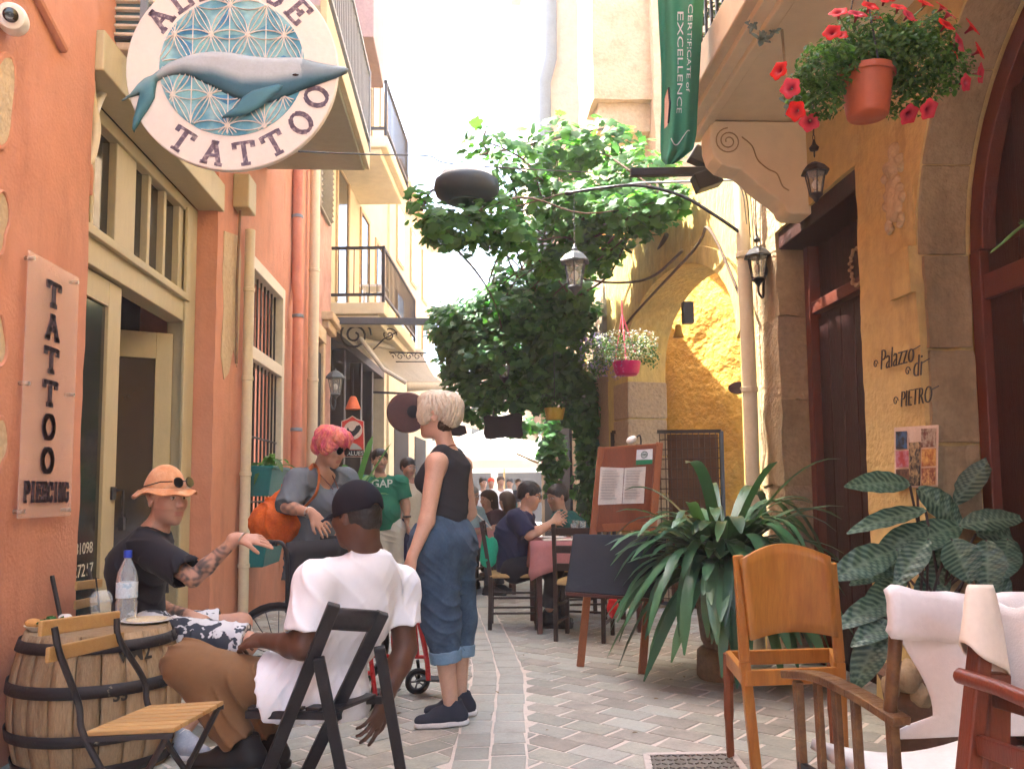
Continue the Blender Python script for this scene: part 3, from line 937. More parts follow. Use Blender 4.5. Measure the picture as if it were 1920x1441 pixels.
# balcony
bal = thing('balcony', None, None, (1.8, 3, 3.37)); bal.parent = pal; bal.location = Vector((1.8, 3, 3.37)) - ORIG[pal]; ORIG[bal] = Vector((1.8, 3, 3.37))
MB().box(1.46, XR + .05, -7, 5.5, 3.54, 3.69).build('slab', M_SOFFIT, bal, bevel=.006)
MB().box(1.40, 1.53, -7, 5.55, 3.58, 3.80).build('fascia', mat('pale balcony edge', (.60, .48, .32), .75, .1, 3, .1), bal, bevel=.012)
MB().box(1.53, 1.60, -7, 5.5, 3.505, 3.55).build('edge_moulding', M_SOFFIT, bal, bevel=.01)
mb = MB()
mb.box(1.44, 1.48, -2, 5.5, 4.6, 4.65)
for k in range(60):
    yy = -1 + k * .11
    if yy < 5.5: mb.box(1.452, 1.468, yy, yy + .015, 3.76, 4.6)
mb.build('railing', M_BLACKM, bal)
# scrolled bracket: side profile in X-Z
prof = [(XR + .02, 3.38), (1.46, 3.38), (1.43, 3.34), (1.43, 3.22), (1.46, 3.14), (1.52, 3.09), (1.60, 3.07), (1.67, 3.06), (1.73, 3.02), (1.80, 2.96), (1.88, 2.91), (1.95, 2.87), (2.0, 2.83), (2.02, 2.79), (2.06, 2.77), (XR + .02, 2.77)]
prof = [(2.22 - (2.22 - x) * .82, z + .15) for x, z in prof]
mb = MB(); mb.prism(prof, (0, 5.2, 0), (1, 0, 0), (0, 0, 1), -.2)
mb.build('scroll_bracket', M_SOFFIT, bal, bevel=.012)
mb = MB()
pts = []
for k in range(46):
    t = k / 45
    a = R(200) - t * 2.3 * 2 * math.pi
    r = .018 + .085 * t
    pts.append((1.69 + .85 * r * math.cos(a), 5.192, 3.39 + .85 * r * math.sin(a)))
tail = [(1.68, 5.192, 3.27), (1.76, 5.192, 3.21), (1.80, 5.192, 3.12), (1.88, 5.192, 3.06), (1.95, 5.192, 3.03), (1.99, 5.192, 2.95), (2.04, 5.192, 2.92)]
tail = [(2.22 - (2.22 - x) * .82, y_, z + .15) for x, y_, z in tail]
mb.tube(pts, .004, 6); mb.tube(catmull(tail, 4), .004, 6)
mb.build('carved_volute', mat('carved line', (.36, .26, .14), .8), bal, smooth=True)

# ================================================================== right: arched annexe, far houses
A_, B_ = Vector((2.22, 6.22, 0)), Vector((1.55, 9.1, 0))
DU = (B_ - A_).normalized(); DN = Vector((-DU.y, DU.x, 0))     # DN points to the street (-X)
if DN.x > 0: DN = -DN
LEN = (B_ - A_).length
ann = thing('arched_annexe', 'low wall with wide plaster arch and golden yellow passage behind the plants', 'building', (2, 7.6, 0))
# the wall is a polygon with an arched hole: springing points from the photograph
ap = []
s0, s1, zs, zt = .28, 2.42, 2.35, 3.18
for k in range(25):
    t = k / 24
    a = math.pi * t
    ap.append(((s0 + s1) / 2 - (s1 - s0) / 2 * math.cos(a), zs + (zt - zs) * math.sin(a) ** .85))
poly = [(0, 0), (0, 3.75), (LEN, 3.85), (LEN, 0), (s1, 0)] + ap[::-1] + [(s0, 0)]
mb = MB()
mb.prism(poly, A_ - DN * .42, DU, Vector((0, 0, 1)), .42)
if (DU.cross(Vector((0, 0, 1)))).dot(DN) < 0:
    mb.v = [tuple(Vector(v) + DN * .42) for v in mb.v]
M_ANN = mat('weathered ochre wall', (.54, .38, .12), .9, .3, 2.5, .7, 24, col2=(.37, .29, .10), mixlo=.42, mixhi=.62, stretch=(1, 1, .35))
mb.build('wall', M_ANN, ann)
# arch ring, a raised band of plaster
ring = ap + [(x + (x - (s0 + s1) / 2) * .13, z + .14) for x, z in ap[::-1]]
mb = MB(); mb.prism(ring, A_, DU, Vector((0, 0, 1)), .03)
if (DU.cross(Vector((0, 0, 1)))).dot(DN) < 0:
    mb.v = [tuple(Vector(v) + DN * .033) for v in mb.v]
mb.build('arch_band', M_ANN, ann, bevel=.006)
# passage behind: yellow walls
def pw(mb, p, q, z0, z1, th=.1):
    p, q = Vector(p), Vector(q)
    d = (q - p); n = Vector((-d.y, d.x, 0)).normalized() * th / 2
    mb.obox((p + q) / 2 + Vector((0, 0, (z0 + z1) / 2)), d / 2, n, Vector((0, 0, (z1 - z0) / 2)))
mb = MB()
def wavy(mb, p, q, z0, z1, amp=.03, seed=3):
    from mathutils import noise
    p, q = Vector(p), Vector(q)
    d = q - p; n = Vector((-d.y, d.x, 0)).normalized()
    rows = []
    nu, nv = int(d.length / .06), int((z1 - z0) / .06)
    for j in range(nv + 1):
        rows.append([])
        for i in range(nu + 1):
            a = p + d * i / nu + Vector((0, 0, z0 + (z1 - z0) * j / nv))
            k = noise.noise(a * 3 + Vector((seed, 0, 0))) + .5 * noise.noise(a * 9)
            rows[-1].append(a + n * k * amp)
    mb.grid(rows)
wavy(mb, (1.5, 10.4, 0), (4.4, 7.0, 0), 0, 4.6, .03)
mb.build('passage_wall', M_YELLOW, ann, smooth=True, angle=170)
mb = MB(); mb.add([(2.6, 6.3, 3.9), (4.6, 6.0, 3.9), (4.6, 10.4, 3.9), (2.45, 10.4, 3.9)], [(0, 1, 2, 3)]); mb.build('added_shade_roof', M_STONE2, ann, solid=.1)  # unseen roof added to dim the passage, with a gap for a sunbeam
# masonry of the far springing
for k in range(6):
    z0, z1 = 2.3 / 6 * k, 2.3 / 6 * (k + 1) - .01
    mb = MB()
    c = A_ + DU * (s1 + .17)
    mb.obox(c + DN * (.012 + rnd.uniform(-.006, .01)) - DN * .22 + Vector((0, 0, (z0 + z1) / 2)), DU * (.18 + rnd.uniform(-.0, .012)), DN * .22, Vector((0, 0, (z1 - z0) / 2)))
    mb.build('pier_stone', M_STONE, ann, bevel=.014)
# vine-clad wall going on
mb = MB()
wx0, wx1 = B_, Vector((1.35, 15, 0))
pw(mb, wx0 + Vector((.2, 0, 0)), wx1 + Vector((.2, 0, 0)), 0, 3.8, .4)
mb.build('far_wall', M_STONE, ann)
for k in range(3):
    q = lerp(wx0, wx1, .12 + .3 * k)
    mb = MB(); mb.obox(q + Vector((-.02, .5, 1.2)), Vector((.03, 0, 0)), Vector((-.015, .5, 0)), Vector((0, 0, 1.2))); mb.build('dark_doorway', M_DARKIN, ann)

st2 = thing('stone_house', 'tall sunlit stone house rising behind the vine on the right', 'building', (2.5, 12, 0))
mb = MB()
rough_box(mb, 2.25, 4.5, 9.6, 16.0, 4.2, 12.5, .3, .02, 60)
mb.build('wall', M_PALESTONE, st2, smooth=True, angle=50)
mb = MB(); rough_box(mb, 1.55, 2.3, 9.75, 10.35, 5.85, 7.6, .2, .02, 61); rough_box(mb, 1.62, 2.3, 9.85, 10.3, 5.5, 5.86, .2, .02, 62)
mb.build('stone_balcony', M_PALESTONE, st2, smooth=True, angle=50)
far = thing('brown_corner_house', 'far house corner with dark gutter pipe above the vine', 'building', (2.2, 20, 0))
MB().box(1.68, 5, 17.0, 24, 3, 15.5).build('wall', mat('pinkish far plaster', (.52, .36, .27), .9, .2, 1, .3, 20), far)
MB().tube([(1.62, 16.95, 3), (1.62, 16.95, 9.6), (1.75, 16.9, 10.1), (1.8, 16.9, 15.4)], .19, 10).build('gutter_pipe', mat('slate pipe', (.13, .16, .2), .5), far, smooth=True)
MB().box(1.4, 5.2, 16.7, 24, 15.5, 15.8).build('eaves', M_STONE2, far)
for k in range(3):
    mb = MB(); mb.box(1.66, 1.70, 18 + k * 2, 18.9 + k * 2, 6, 7.4); mb.build('window', M_GLASSD, far)

endh = thing('terracotta_end_house', 'sunlit apricot house closing the end of the lane', 'building', (1, 36, 0))
MB().box(-6, 12, 36, 37, 0, 6.0).build('wall', mat('apricot plaster', (.58, .44, .32), .9, .2, .8, .2, 20), endh)
MB().box(-6.2, 12.2, 35.7, 37, 6.0, 6.25).build('eaves', M_PALESTONE, endh)
for k in range(5):
    x0 = -5.4 + k * 3.4
    MB().box(x0, x0 + 3.1, 35.9, 36.02, 0, 2.7).build('shop_or_shade_panel', M_DARKIN, endh)  # flat dark panels added to imitate the shade beneath the umbrella
for k in range(6):
    x0 = -4.5 + k * 2.4
    wf = MB().box(x0 - .1, x0 + 1.0, 35.94, 36.02, 3.3, 5.0).build('window_frame', M_PALESTONE, endh)
    MB().box(x0, x0 + .9, 35.92, 35.95, 3.4, 4.9).build('pane', M_GLASSD, wf)
# ================================================================== smooth bodies: distance fields meshed with surface nets
def _v(a):
    return np.array(a, dtype=np.float32)
class SDF:
    def __init__(s):
        s.ops = []          # (mode, function, k)
        s.disp = None
        s.lo = np.array([1e9] * 3); s.hi = -s.lo
    def _ext(s, *pr):
        for p, r in pr:
            p = np.array(p, dtype=np.float64)
            s.lo = np.minimum(s.lo, p - r); s.hi = np.maximum(s.hi, p + r)
    def cone(s, a, b, ra, rb, k=.02, flat=None, side=None, cut=False, mode='u', cut0=False):
        """tapered limb from a to b; flat<1 squashes it along `side`"""
        a, b = _v(a), _v(b)
        ba = b - a
        L2 = float(ba @ ba) + 1e-12
        sd = None
        if flat is not None:
            sd = _v(Vector(side).normalized())
            dn = ba / math.sqrt(L2)
            sd = sd - dn * (sd @ dn)
            sd = sd / max(1e-6, float(np.linalg.norm(sd)))
        ln = math.sqrt(L2)
        def f(p):
            q = p - a
            t = q @ ba / L2
            tc = np.clip(t, 0, 1)
            w_ = q - tc[:, None] * ba
            if sd is not None:
                c = w_ @ sd
                w_ = w_ + (c * (1 / flat - 1))[:, None] * sd
            d = np.sqrt((w_ * w_).sum(1)) - (ra + (rb - ra) * tc)
            if cut: d = np.maximum(d, (t - 1) * ln)
            if cut0: d = np.maximum(d, -t * ln)
            return d
        s.ops.append((mode, f, k))
        if mode == 'u': s._ext((a, ra * 1.1), (b, rb * 1.1))
        return s
    def ell(s, c, r, axes=None, k=.02, mode='u'):
        c, r = _v(c), _v(r)
        ax = np.eye(3, dtype=np.float32) if axes is None else np.array([tuple(Vector(x).normalized()) for x in axes], dtype=np.float32)
        def f(p):
            q = (p - c) @ ax.T
            k0 = np.sqrt(((q / r) ** 2).sum(1))
            k1 = np.sqrt(((q / (r * r)) ** 2).sum(1)) + 1e-9
            return k0 * (k0 - 1) / k1
        s.ops.append((mode, f, k))
        if mode == 'u': s._ext((c, float(r.max())))
        return s
    def ball(s, c, r, k=.02, mode='u'):
        c = _v(c)
        s.ops.append((mode, lambda p: np.sqrt(((p - c) ** 2).sum(1)) - r, k))
        if mode == 'u': s._ext((c, r))
        return s
    def plane(s, c, n, k=.004):       # keep the side opposite to n
        c, n = _v(c), _v(Vector(n).normalized())
        s.ops.append(('i', lambda p: (p - c) @ n, k))
        return s
    def eval(s, p, ops=None):
        d = np.full(len(p), 1e3, dtype=np.float32)
        for (m, f, k) in (ops or s.ops):
            e = f(p)
            if m == 'u':
                h = np.clip(k - np.abs(d - e), 0, None) / k
                d = np.minimum(d, e) - h * h * k * .25
            elif m == 's':
                e = -e
                h = np.clip(k - np.abs(d - e), 0, None) / k
                d = np.maximum(d, e) + h * h * k * .25
            else:
                h = np.clip(k - np.abs(d - e), 0, None) / k
                d = np.maximum(d, e) + h * h * k * .25
        if s.disp is not None:
            d = d + s.disp(p)
        return d
    def mesh(s, h=.006, pad=.03, B=6):
        lo = s.lo - pad; hi = s.hi + pad
        nb = np.maximum(1, np.ceil((hi - lo) / (h * B)).astype(int))
        n = nb * B + 1
        vol = np.full(tuple(n), 1.0, dtype=np.float32)
        bi = np.stack(np.meshgrid(*[np.arange(x) for x in nb], indexing='ij'), -1).reshape(-1, 3)
        cen = (lo + (bi + .5) * h * B).astype(np.float32)
        half = h * B * .5 * math.sqrt(3)
        dc = np.empty(len(cen), dtype=np.float32)
        for i in range(0, len(cen), 200000):
            dc[i:i + 200000] = s.eval(cen[i:i + 200000])
        act = np.abs(dc) < half * 1.45 + .008
        for b, d in zip(bi[~act], dc[~act]):
            if d < 0:
                x, y, z = b * B
                vol[x:x + B + 1, y:y + B + 1, z:z + B + 1] = -1
        ab = bi[act]
        loc = np.stack(np.meshgrid(*[np.arange(B + 1)] * 3, indexing='ij'), -1).reshape(-1, 3)
        da = dc[act]
        order = np.lexsort((ab[:, 0] // 3, ab[:, 1] // 3, ab[:, 2] // 3)) if len(ab) else []
        ab = ab[order]; da = da[order]
        for i in range(0, len(ab), 40):
            bb = ab[i:i + 40]
            cc = (lo + (bb + .5) * h * B).astype(np.float32)
            keep = []
            lim = np.maximum(da[i:i + 40], 0) + half * 2.6 + .01
            for (m, f, k) in s.ops:
                if m == 'u':
                    if np.any(f(cc) < lim + k): keep.append((m, f, k))
                elif m == 's':
                    if np.min(f(cc)) < half * 1.3 + k + .03: keep.append((m, f, k))
                else: keep.append((m, f, k))
            idx = (bb[:, None, :] * B + loc[None]).reshape(-1, 3)
            pts = (lo + idx * h).astype(np.float32)
            d = s.eval(pts, keep) if keep else np.ones(len(pts), np.float32)
            vol[idx[:, 0], idx[:, 1], idx[:, 2]] = d
        return surface_nets(vol, lo, h)
def surface_nets(vol, lo, h):
    sg = vol < 0
    nx, ny, nz = vol.shape
    c = np.zeros((nx - 1, ny - 1, nz - 1), dtype=np.uint8)
    for i in (0, 1):
        for j in (0, 1):
            for k in (0, 1):
                c += sg[i:nx - 1 + i, j:ny - 1 + j, k:nz - 1 + k]
    cells = np.argwhere((c > 0) & (c < 8))
    idm = np.full(c.shape, -1, dtype=np.int64)
    idm[cells[:, 0], cells[:, 1], cells[:, 2]] = np.arange(len(cells))
    acc = np.zeros((len(cells), 3)); cnt = np.zeros(len(cells))
    cor = [(0, 0, 0), (1, 0, 0), (0, 1, 0), (1, 1, 0), (0, 0, 1), (1, 0, 1), (0, 1, 1), (1, 1, 1)]
    ed = [(0, 1), (2, 3), (4, 5), (6, 7), (0, 2), (1, 3), (4, 6), (5, 7), (0, 4), (1, 5), (2, 6), (3, 7)]
    val = [vol[cells[:, 0] + a, cells[:, 1] + b, cells[:, 2] + d] for a, b, d in cor]
    for a, b in ed:
        va, vb = val[a], val[b]
        m = (va < 0) != (vb < 0)
        t = np.where(m, va / np.where(m, va - vb, 1), 0)
        pa, pb = np.array(cor[a]), np.array(cor[b])
        acc += np.where(m[:, None], pa + t[:, None] * (pb - pa), 0)
        cnt += m
    verts = lo + (cells + acc / cnt[:, None]) * h
    quads = []
    for ax in range(3):
        sl0 = [slice(None)] * 3; sl1 = [slice(None)] * 3
        sl0[ax] = slice(0, -1); sl1[ax] = slice(1, None)
        a, b = sg[tuple(sl0)], sg[tuple(sl1)]
        e = np.argwhere(a != b)
        o1, o2 = [(1, 2), (2, 0), (0, 1)][ax]
        ok = (e[:, o1] > 0) & (e[:, o2] > 0) & (e[:, o1] < vol.shape[o1] - 1) & (e[:, o2] < vol.shape[o2] - 1)
        e = e[ok]
        q = []
        for d1, d2 in ((-1, -1), (0, -1), (0, 0), (-1, 0)):
            ee = e.copy(); ee[:, o1] += d1; ee[:, o2] += d2
            q.append(idm[ee[:, 0], ee[:, 1], ee[:, 2]])
        q = np.stack(q, 1)
        fl = ~a[e[:, 0], e[:, 1], e[:, 2]]
        q[fl] = q[fl][:, ::-1]
        quads.append(q)
    quads = np.concatenate(quads) if quads else np.zeros((0, 4), int)
    quads = quads[(quads >= 0).all(1)]
    return verts, quads
def np_obj(name, verts, quads, m, parent, col=None, smooth=True):
    me = bpy.data.meshes.new(name)
    o0 = np.array(ORIG[parent]) if parent is not None else np.array([verts[:, 0].mean(), verts[:, 1].mean(), verts[:, 2].min()])
    v = (verts - o0).astype(np.float32)
    me.vertices.add(len(v)); me.vertices.foreach_set('co', v.ravel())
    me.loops.add(quads.size); me.loops.foreach_set('vertex_index', quads.ravel().astype(np.int32))
    me.polygons.add(len(quads))
    me.polygons.foreach_set('loop_start', (np.arange(len(quads)) * quads.shape[1]).astype(np.int32))
    try: me.polygons.foreach_set('loop_total', np.full(len(quads), quads.shape[1], dtype=np.int32))
    except Exception: pass
    me.update(calc_edges=True)
    if smooth: me.polygons.foreach_set('use_smooth', np.ones(len(quads), dtype=bool))
    if col is not None:
        ca = me.color_attributes.new('Col', 'FLOAT_COLOR', 'POINT')
        c4 = np.ones((len(v), 4), dtype=np.float32); c4[:, :3] = col(verts) if callable(col) else col
        ca.data.foreach_set('color', c4.ravel())
    me.materials.append(m)
    ob = bpy.data.objects.new(name, me)
    COL.objects.link(ob)
    if parent is not None:
        ob.parent = parent
    else:
        ob.location = Vector(o0)
    ORIG[ob] = Vector(o0)
    return ob
def sobj(name, sdf, m, parent, h=.006, col=None):
    v, q = sdf.mesh(h)
    return np_obj(name, v, q, m, parent, col)
def fold(amp, freq=38, seed=0, dirv=(1, .6, .4), warp=.5):
    """a displacement that creases cloth: warped ridges in patches"""
    r_ = np.random.RandomState(seed)
    d1 = _v(dirv); d1 /= np.linalg.norm(d1)
    W1 = r_.normal(size=(3, 3)).astype(np.float32) * 7.0
    W2 = r_.normal(size=(3, 3)).astype(np.float32) * 16.0
    ph = r_.uniform(0, 6, 3).astype(np.float32)
    def f(p):
        a = np.sin(p @ W1 + ph); b = np.sin(p @ W2 + ph * 1.7)
        t = (p @ d1) * freq * 1.5 + a @ _v([2.6, 2.0, 1.4]) * warp * 1.6 + b[:, 0] * .8
        rd = 1 - np.abs(np.sin(t))
        mask = np.clip(.35 + .75 * a[:, 0] + .5 * b[:, 1], 0, 1.2)
        soft = a[:, 1] * .5 + b[:, 2] * .35
        return (-amp * 1.25 * rd * rd * mask + amp * .45 * soft).astype(np.float32)
    return f
def bumpy(amp, freq=120, seed=0):
    r_ = np.random.RandomState(seed)
    A = r_.normal(size=(3, 6)).astype(np.float32) * freq * .6
    ph = r_.uniform(0, 6, 6).astype(np.float32)
    return lambda p: amp * np.sin(p @ A + ph + 1.5 * np.sin(p @ A[:, ::-1] * .37)).mean(1) * 2

def strands(H, amp, n=26, seed=1):
    """locks of hair running from the crown"""
    r_ = np.random.RandomState(seed)
    ph = r_.uniform(0, 6, 4)
    def f(p):
        q = H.local(p.astype(np.float64))
        x, y, z = q[:, 0], q[:, 1] + .02, q[:, 2] - .03
        an = np.arctan2(x, -y + 1e-6)
        el = np.arctan2(z, np.hypot(x, y))
        w_ = an * n / 2 + 1.6 * np.sin(el * 3 + ph[0] + 2 * np.sin(an * 2 + ph[1])) + 1.2 * np.sin(an * 3 + ph[2])
        s_ = .6 * np.abs(np.sin(w_)) + .4 * np.abs(np.sin(w_ * 2.3 + el * 4 + ph[3]))
        return (-amp * s_ * np.clip(np.cos(el) * 1.3, .25, 1)).astype(np.float32)
    return f
class HeadFrame:
    def __init__(s, c, fwd, up=(0, 0, 1), size=1.0):
        s.c = Vector(c); s.f = Vector(fwd).normalized()
        u = Vector(up); s.u = (u - s.f * u.dot(s.f)).normalized()
        s.r = s.f.cross(s.u).normalized(); s.k = size
    def p(s, x, y, z):
        return s.c + (s.r * x + s.f * y + s.u * z) * s.k
    def local(s, P_):
        q = P_ - np.array(s.c)
        return np.stack([q @ np.array(s.r), q @ np.array(s.f), q @ np.array(s.u)], 1) / s.k
    def axes(s):
        return (s.r, s.f, s.u)
def add_head(S, H, fem=False, bald=False):
    k = H.k; A = H.axes(); p = H.p
    jw = .054 if fem else .060
    S.ell(p(0, -.012, .036), (.0755 * k, .094 * k, .082 * k), A, .02)
    S.ell(p(0, .022, -.032), (jw * k * 1.06, .066 * k, .072 * k), A, .03 * k)
    S.ell(p(0, .036, -.072), (jw * k * .72, .046 * k, .036 * k), A, .03 * k)
    S.ball(p(0, .066, -.094), .019 * k, .022 * k)
    for sx in (-1, 1):
        S.ell(p(sx * .04, .055, -.016), (.026 * k, .026 * k, .022 * k), A, .025 * k)      # cheek
        S.cone(p(sx * .014, .078, .031), p(sx * .05, .062, .030), .010 * k, .009 * k, .016 * k)  # brow
    for sx in (-1, 1):
        S.ball(p(sx * .032, .093, .012), .0125 * k, .014 * k, 's')
        S.ball(p(sx * .032, .069, .012), .0135 * k, .004 * k)
    S.cone(p(0, .080, .022), p(0, .104, -.022), .008 * k, .0115 * k, .010 * k)
    for sx in (-1, 1):
        S.ball(p(sx * .012, .092, -.027), .0085 * k, .008 * k)
    S.cone(p(-.019, .078, -.0525), p(.019, .078, -.0525), .0065 * k, .0065 * k, .008 * k)
    S.cone(p(-.015, .079, -.063), p(.015, .079, -.063), .0075 * k, .0075 * k, .008 * k)
    S.cone(p(-.022, .094, -.0575), p(.022, .094, -.0575), .0022 * k, .0022 * k, .006 * k, mode='s')
    for sx in (-1, 1):
        S.ell(p(sx * .078, -.012, .0), (.010 * k, .020 * k, .033 * k), (H.r + H.f * -.35 * sx, H.f, H.u + H.f * -.15), .010 * k)
        S.ball(p(sx * .088, -.004, .002), .010 * k, .008 * k, 's')
    return S
def head_color(H, skin, lip=(.36, .12, .10), hairc=(.03, .022, .018), beard=0.0, brow=True):
    skin = np.array(skin); lip = np.array(lip); hairc = np.array(hairc)
    def f(V, base):
        q = H.local(V)
        x, y, z = q[:, 0], q[:, 1], q[:, 2]
        near = (np.abs(z) < .16) & (np.abs(x) < .1) & (np.abs(y) < .14)
        def mixin(c, m, a):
            m = (m & near).astype(float) * a
            base[:] = base * (1 - m[:, None]) + c * m[:, None]
        mixin(lip, (np.abs(x) < .024) & (z < -.048) & (z > -.072) & (y > .07), .75)
        if beard > 0:
            mixin(hairc, ((z < -.038) & (y > -.01) & (z > -.13) & ~((np.abs(x) < .022) & (z > -.070) & (z < -.049))) , beard)
        if brow:
            mixin(hairc, (np.abs(np.abs(x) - .032) < .021) & (np.abs(z - .033 - .004 * np.cos((np.abs(x) - .032) * 70)) < .0042) & (y > .04), .75)
        m = (np.abs(np.abs(x) - .032) < .0125) & (np.abs(z - .012) < .0060) & (y > .066)
        mixin(np.array([.5, .47, .44]), m, .9)
        m = (np.abs(np.abs(x) - .030) < .0058) & (np.abs(z - .012) < .0065) & (y > .066)
        mixin(np.array([.02, .015, .012]), m, 1)
        mixin(skin * .45, (np.abs(np.abs(x) - .032) < .015) & (np.abs(z - .0190) < .0022) & (y > .06), .8)
        return base
    return f
def add_hand(S, wrist, fdir, back, thumb_side, curl=(.3, .35, .4, .45), k=1.0, spread=.14, thumb=(.5, .35)):
    """fdir: to the knuckles; back: out of the back of the hand; thumb_side: +1/-1 along fdir x back"""
    w_ = Vector(wrist); f = Vector(fdir).normalized(); b = Vector(back); b = (b - f * b.dot(f)).normalized()
    s_ = f.cross(b).normalized() * thumb_side          # towards the thumb
    S.cone(w_ - f * .02 * k, w_ + f * .035 * k, .024 * k, .027 * k, .02 * k, flat=.75, side=b)
    S.cone(w_ + f * .03 * k + s_ * .012 * k, w_ + f * .078 * k + s_ * .016 * k, .022 * k, .021 * k, .015 * k, flat=.62, side=b)
    S.cone(w_ + f * .03 * k - s_ * .012 * k, w_ + f * .074 * k - s_ * .016 * k, .022 * k, .019 * k, .015 * k, flat=.62, side=b)
    lens = (.078, .086, .080, .062)
    for i in range(4):
        off = (.030 - .0205 * i)
        p0 = w_ + f * (.088 - .004 * abs(i - 1.2)) * k + s_ * off * k
        d = (f + s_ * (spread * (1.3 - i) / 1.5)).normalized()
        r0 = (.0088, .009, .0086, .0076)[i] * k
        ang = 0
        for j, fr in enumerate((.46, .30, .24)):
            ang += curl[i] * (1.0 if j else .7)
            dd = d * math.cos(ang) - b * math.sin(ang)
            p1 = p0 + dd * lens[i] * fr * k
            S.cone(p0, p1, r0, r0 * .93, .004 * k)
            p0 = p1; r0 *= .92
    p0 = w_ + f * .022 * k + s_ * .022 * k
    td = (f * math.cos(thumb[0]) + s_ * math.sin(thumb[0])).normalized()
    p1 = p0 + td * .042 * k
    S.cone(p0, p1, .014 * k, .0115 * k, .012 * k)
    td = (f * math.cos(thumb[0] * .7) + s_ * math.sin(thumb[0] * .7) - b * thumb[1]).normalized()
    p2 = p1 + td * .032 * k
    S.cone(p1, p2, .0108 * k, .0098 * k, .005 * k)
    td = (f - b * thumb[1] * 1.5 + s_ * .1).normalized()
    S.cone(p2, p2 + td * .024 * k, .0098 * k, .008 * k, .005 * k)
    return S
def add_arm(S, sh, el, wr, k=1.0, fat=1.0):
    S.cone(sh, el, .050 * k * fat, .038 * k * fat, .03)
    el_, wr_ = Vector(el), Vector(wr)
    mid = el_.lerp(wr_, .3)
    S.cone(el_, mid, .037 * k * fat, .038 * k * fat, .02)
    S.cone(mid, wr_, .038 * k * fat, .025 * k, .02)
    return S
def add_leg(S, hip, kn, an, k=1.0, fat=1.0):
    S.cone(hip, kn, .082 * k * fat, .054 * k * fat, .04)
    kn_, an_ = Vector(kn), Vector(an)
    mid = kn_.lerp(an_, .3)
    S.cone(kn_, mid, .052 * k * fat, .055 * k * fat, .03)
    S.cone(mid, an_, .055 * k * fat, .036 * k, .03)
    return S
def shoe(parent, ankle, toe_dir, k=1.0, upper=None, sole=None, low=True, lace=None):
    """a trainer: sole and upper, as parts of the person; stands flat at the ankle's ground point"""
    a = Vector(ankle); d = Vector(toe_dir); d.z = 0; d = d.normalized(); sd = Vector((-d.y, d.x, 0))
    z0 = a.z - .085 * k
    def q(x, y, z): return Vector((a.x, a.y, z0)) + d * x * k + sd * y * k + Vector((0, 0, z * k))
    S = SDF()
    S.cone(q(-.045, 0, .045), q(.06, 0, .042), .040 * k, .043 * k, .03)
    S.cone(q(.06, 0, .04), q(.155, .008, .034), .045 * k, .034 * k, .03, flat=.8, side=(0, 0, 1))
    S.cone(q(-.03, 0, .05), q(-.02, 0, .105), .042 * k, .040 * k, .03)
    S.cone(q(.0, 0, .075), q(.07, 0, .055), .036 * k, .03 * k, .03)
    S.ell(q(-.015, 0, .125), (.034 * k, .030 * k, .03 * k), (d, sd, (0, 0, 1)), .006, 's')
    S.plane(q(0, 0, .016), (0, 0, -1), .004)
    sobj('shoe', S, upper, parent, .0065 * max(1, k))
    T = SDF()
    T.cone(q(-.05, 0, .016), q(.06, .004, .016), .043 * k, .047 * k, .02)
    T.cone(q(.06, .004, .016), q(.155, .01, .018), .047 * k, .036 * k, .02)
    T.plane(q(0, 0, .026), (0, 0, 1), .004); T.plane(q(0, 0, .0), (0, 0, -1), .004)
    sobj('shoe_sole', T, sole, parent, .0065 * max(1, k))
    if lace:
        mb = MB()
        for i in range(4):
            c = q(.035 + .02 * i, 0, .105 - .013 * i)
            mb.tube([c - sd * .022 * k - Vector((0, 0, .012)), c + Vector((0, 0, .003)), c + sd * .022 * k - Vector((0, 0, .012))], .003, 5)
        mb.build('laces', lace, parent, smooth=True)
M_SKIN = mat('skin', (.5, .3, .2), .5, .13, 24, .15, 260, vcol=True, sss=.12, spec=.4)
M_CLOTH = mat('patterned cloth', (.5, .3, .2), .9, .06, 14, .25, 260, vcol=True, sheen=.1)
M_TEE_W = mat('white cotton', (.76, .77, .80), .9, .03, 8, .2, 300, sheen=.1)
M_TEE_B = mat('black cotton', (.016, .016, .022), .88, .15, 8, .2, 300, spec=.2, sheen=.08)
M_NAVY = mat('navy cotton', (.022, .026, .06), .88, .12, 8, .2, 300, spec=.2, sheen=.05)
M_GREENT = mat('green cotton', (.012, .13, .075), .88, .12, 8, .2, 300)
M_BEIGES = mat('beige shirt', (.5, .42, .30), .88, .1, 8, .2, 300)
M_TAN = mat('brown chino', (.185, .098, .045), .88, .12, 9, .25, 300, sheen=.05)
M_KHAKI = mat('pale khaki cotton', (.50, .46, .38), .9, .08, 9, .2, 260)
M_GREYD = mat('slate grey jersey', (.115, .135, .155), .9, .1, 9, .2, 260)
M_CHAR = mat('charcoal rib cotton', (.035, .035, .04), .9, .1, 9, .3, 200, spec=.2)
M_DENIM = mat('blue denim', (.036, .070, .118), .9, .28, 12, .5, 420, col2=(.062, .105, .165), mixlo=.35, mixhi=.75)
M_DENIML = mat('pale denim turn up', (.16, .26, .36), .9, .2, 14, .35, 420)
M_RUBBERW = mat('white rubber', (.66, .63, .60), .6, .08, 12, .05)
M_SHOEB = mat('navy knit shoe', (.025, .03, .045), .85, .2, 20, .3, 300)
M_SHOEG = mat('grey knit shoe', (.30, .32, .35), .85, .2, 20, .3, 300)
M_BOOT = mat('black boot', (.012, .012, .014), .6, .2, 20, .2, 200)
M_BLOND = mat('pale blond hair', (.60, .53, .40), .5, .35, 30, .9, 110, col2=(.40, .32, .22), stretch=(1, 1, .3), spec=.5)
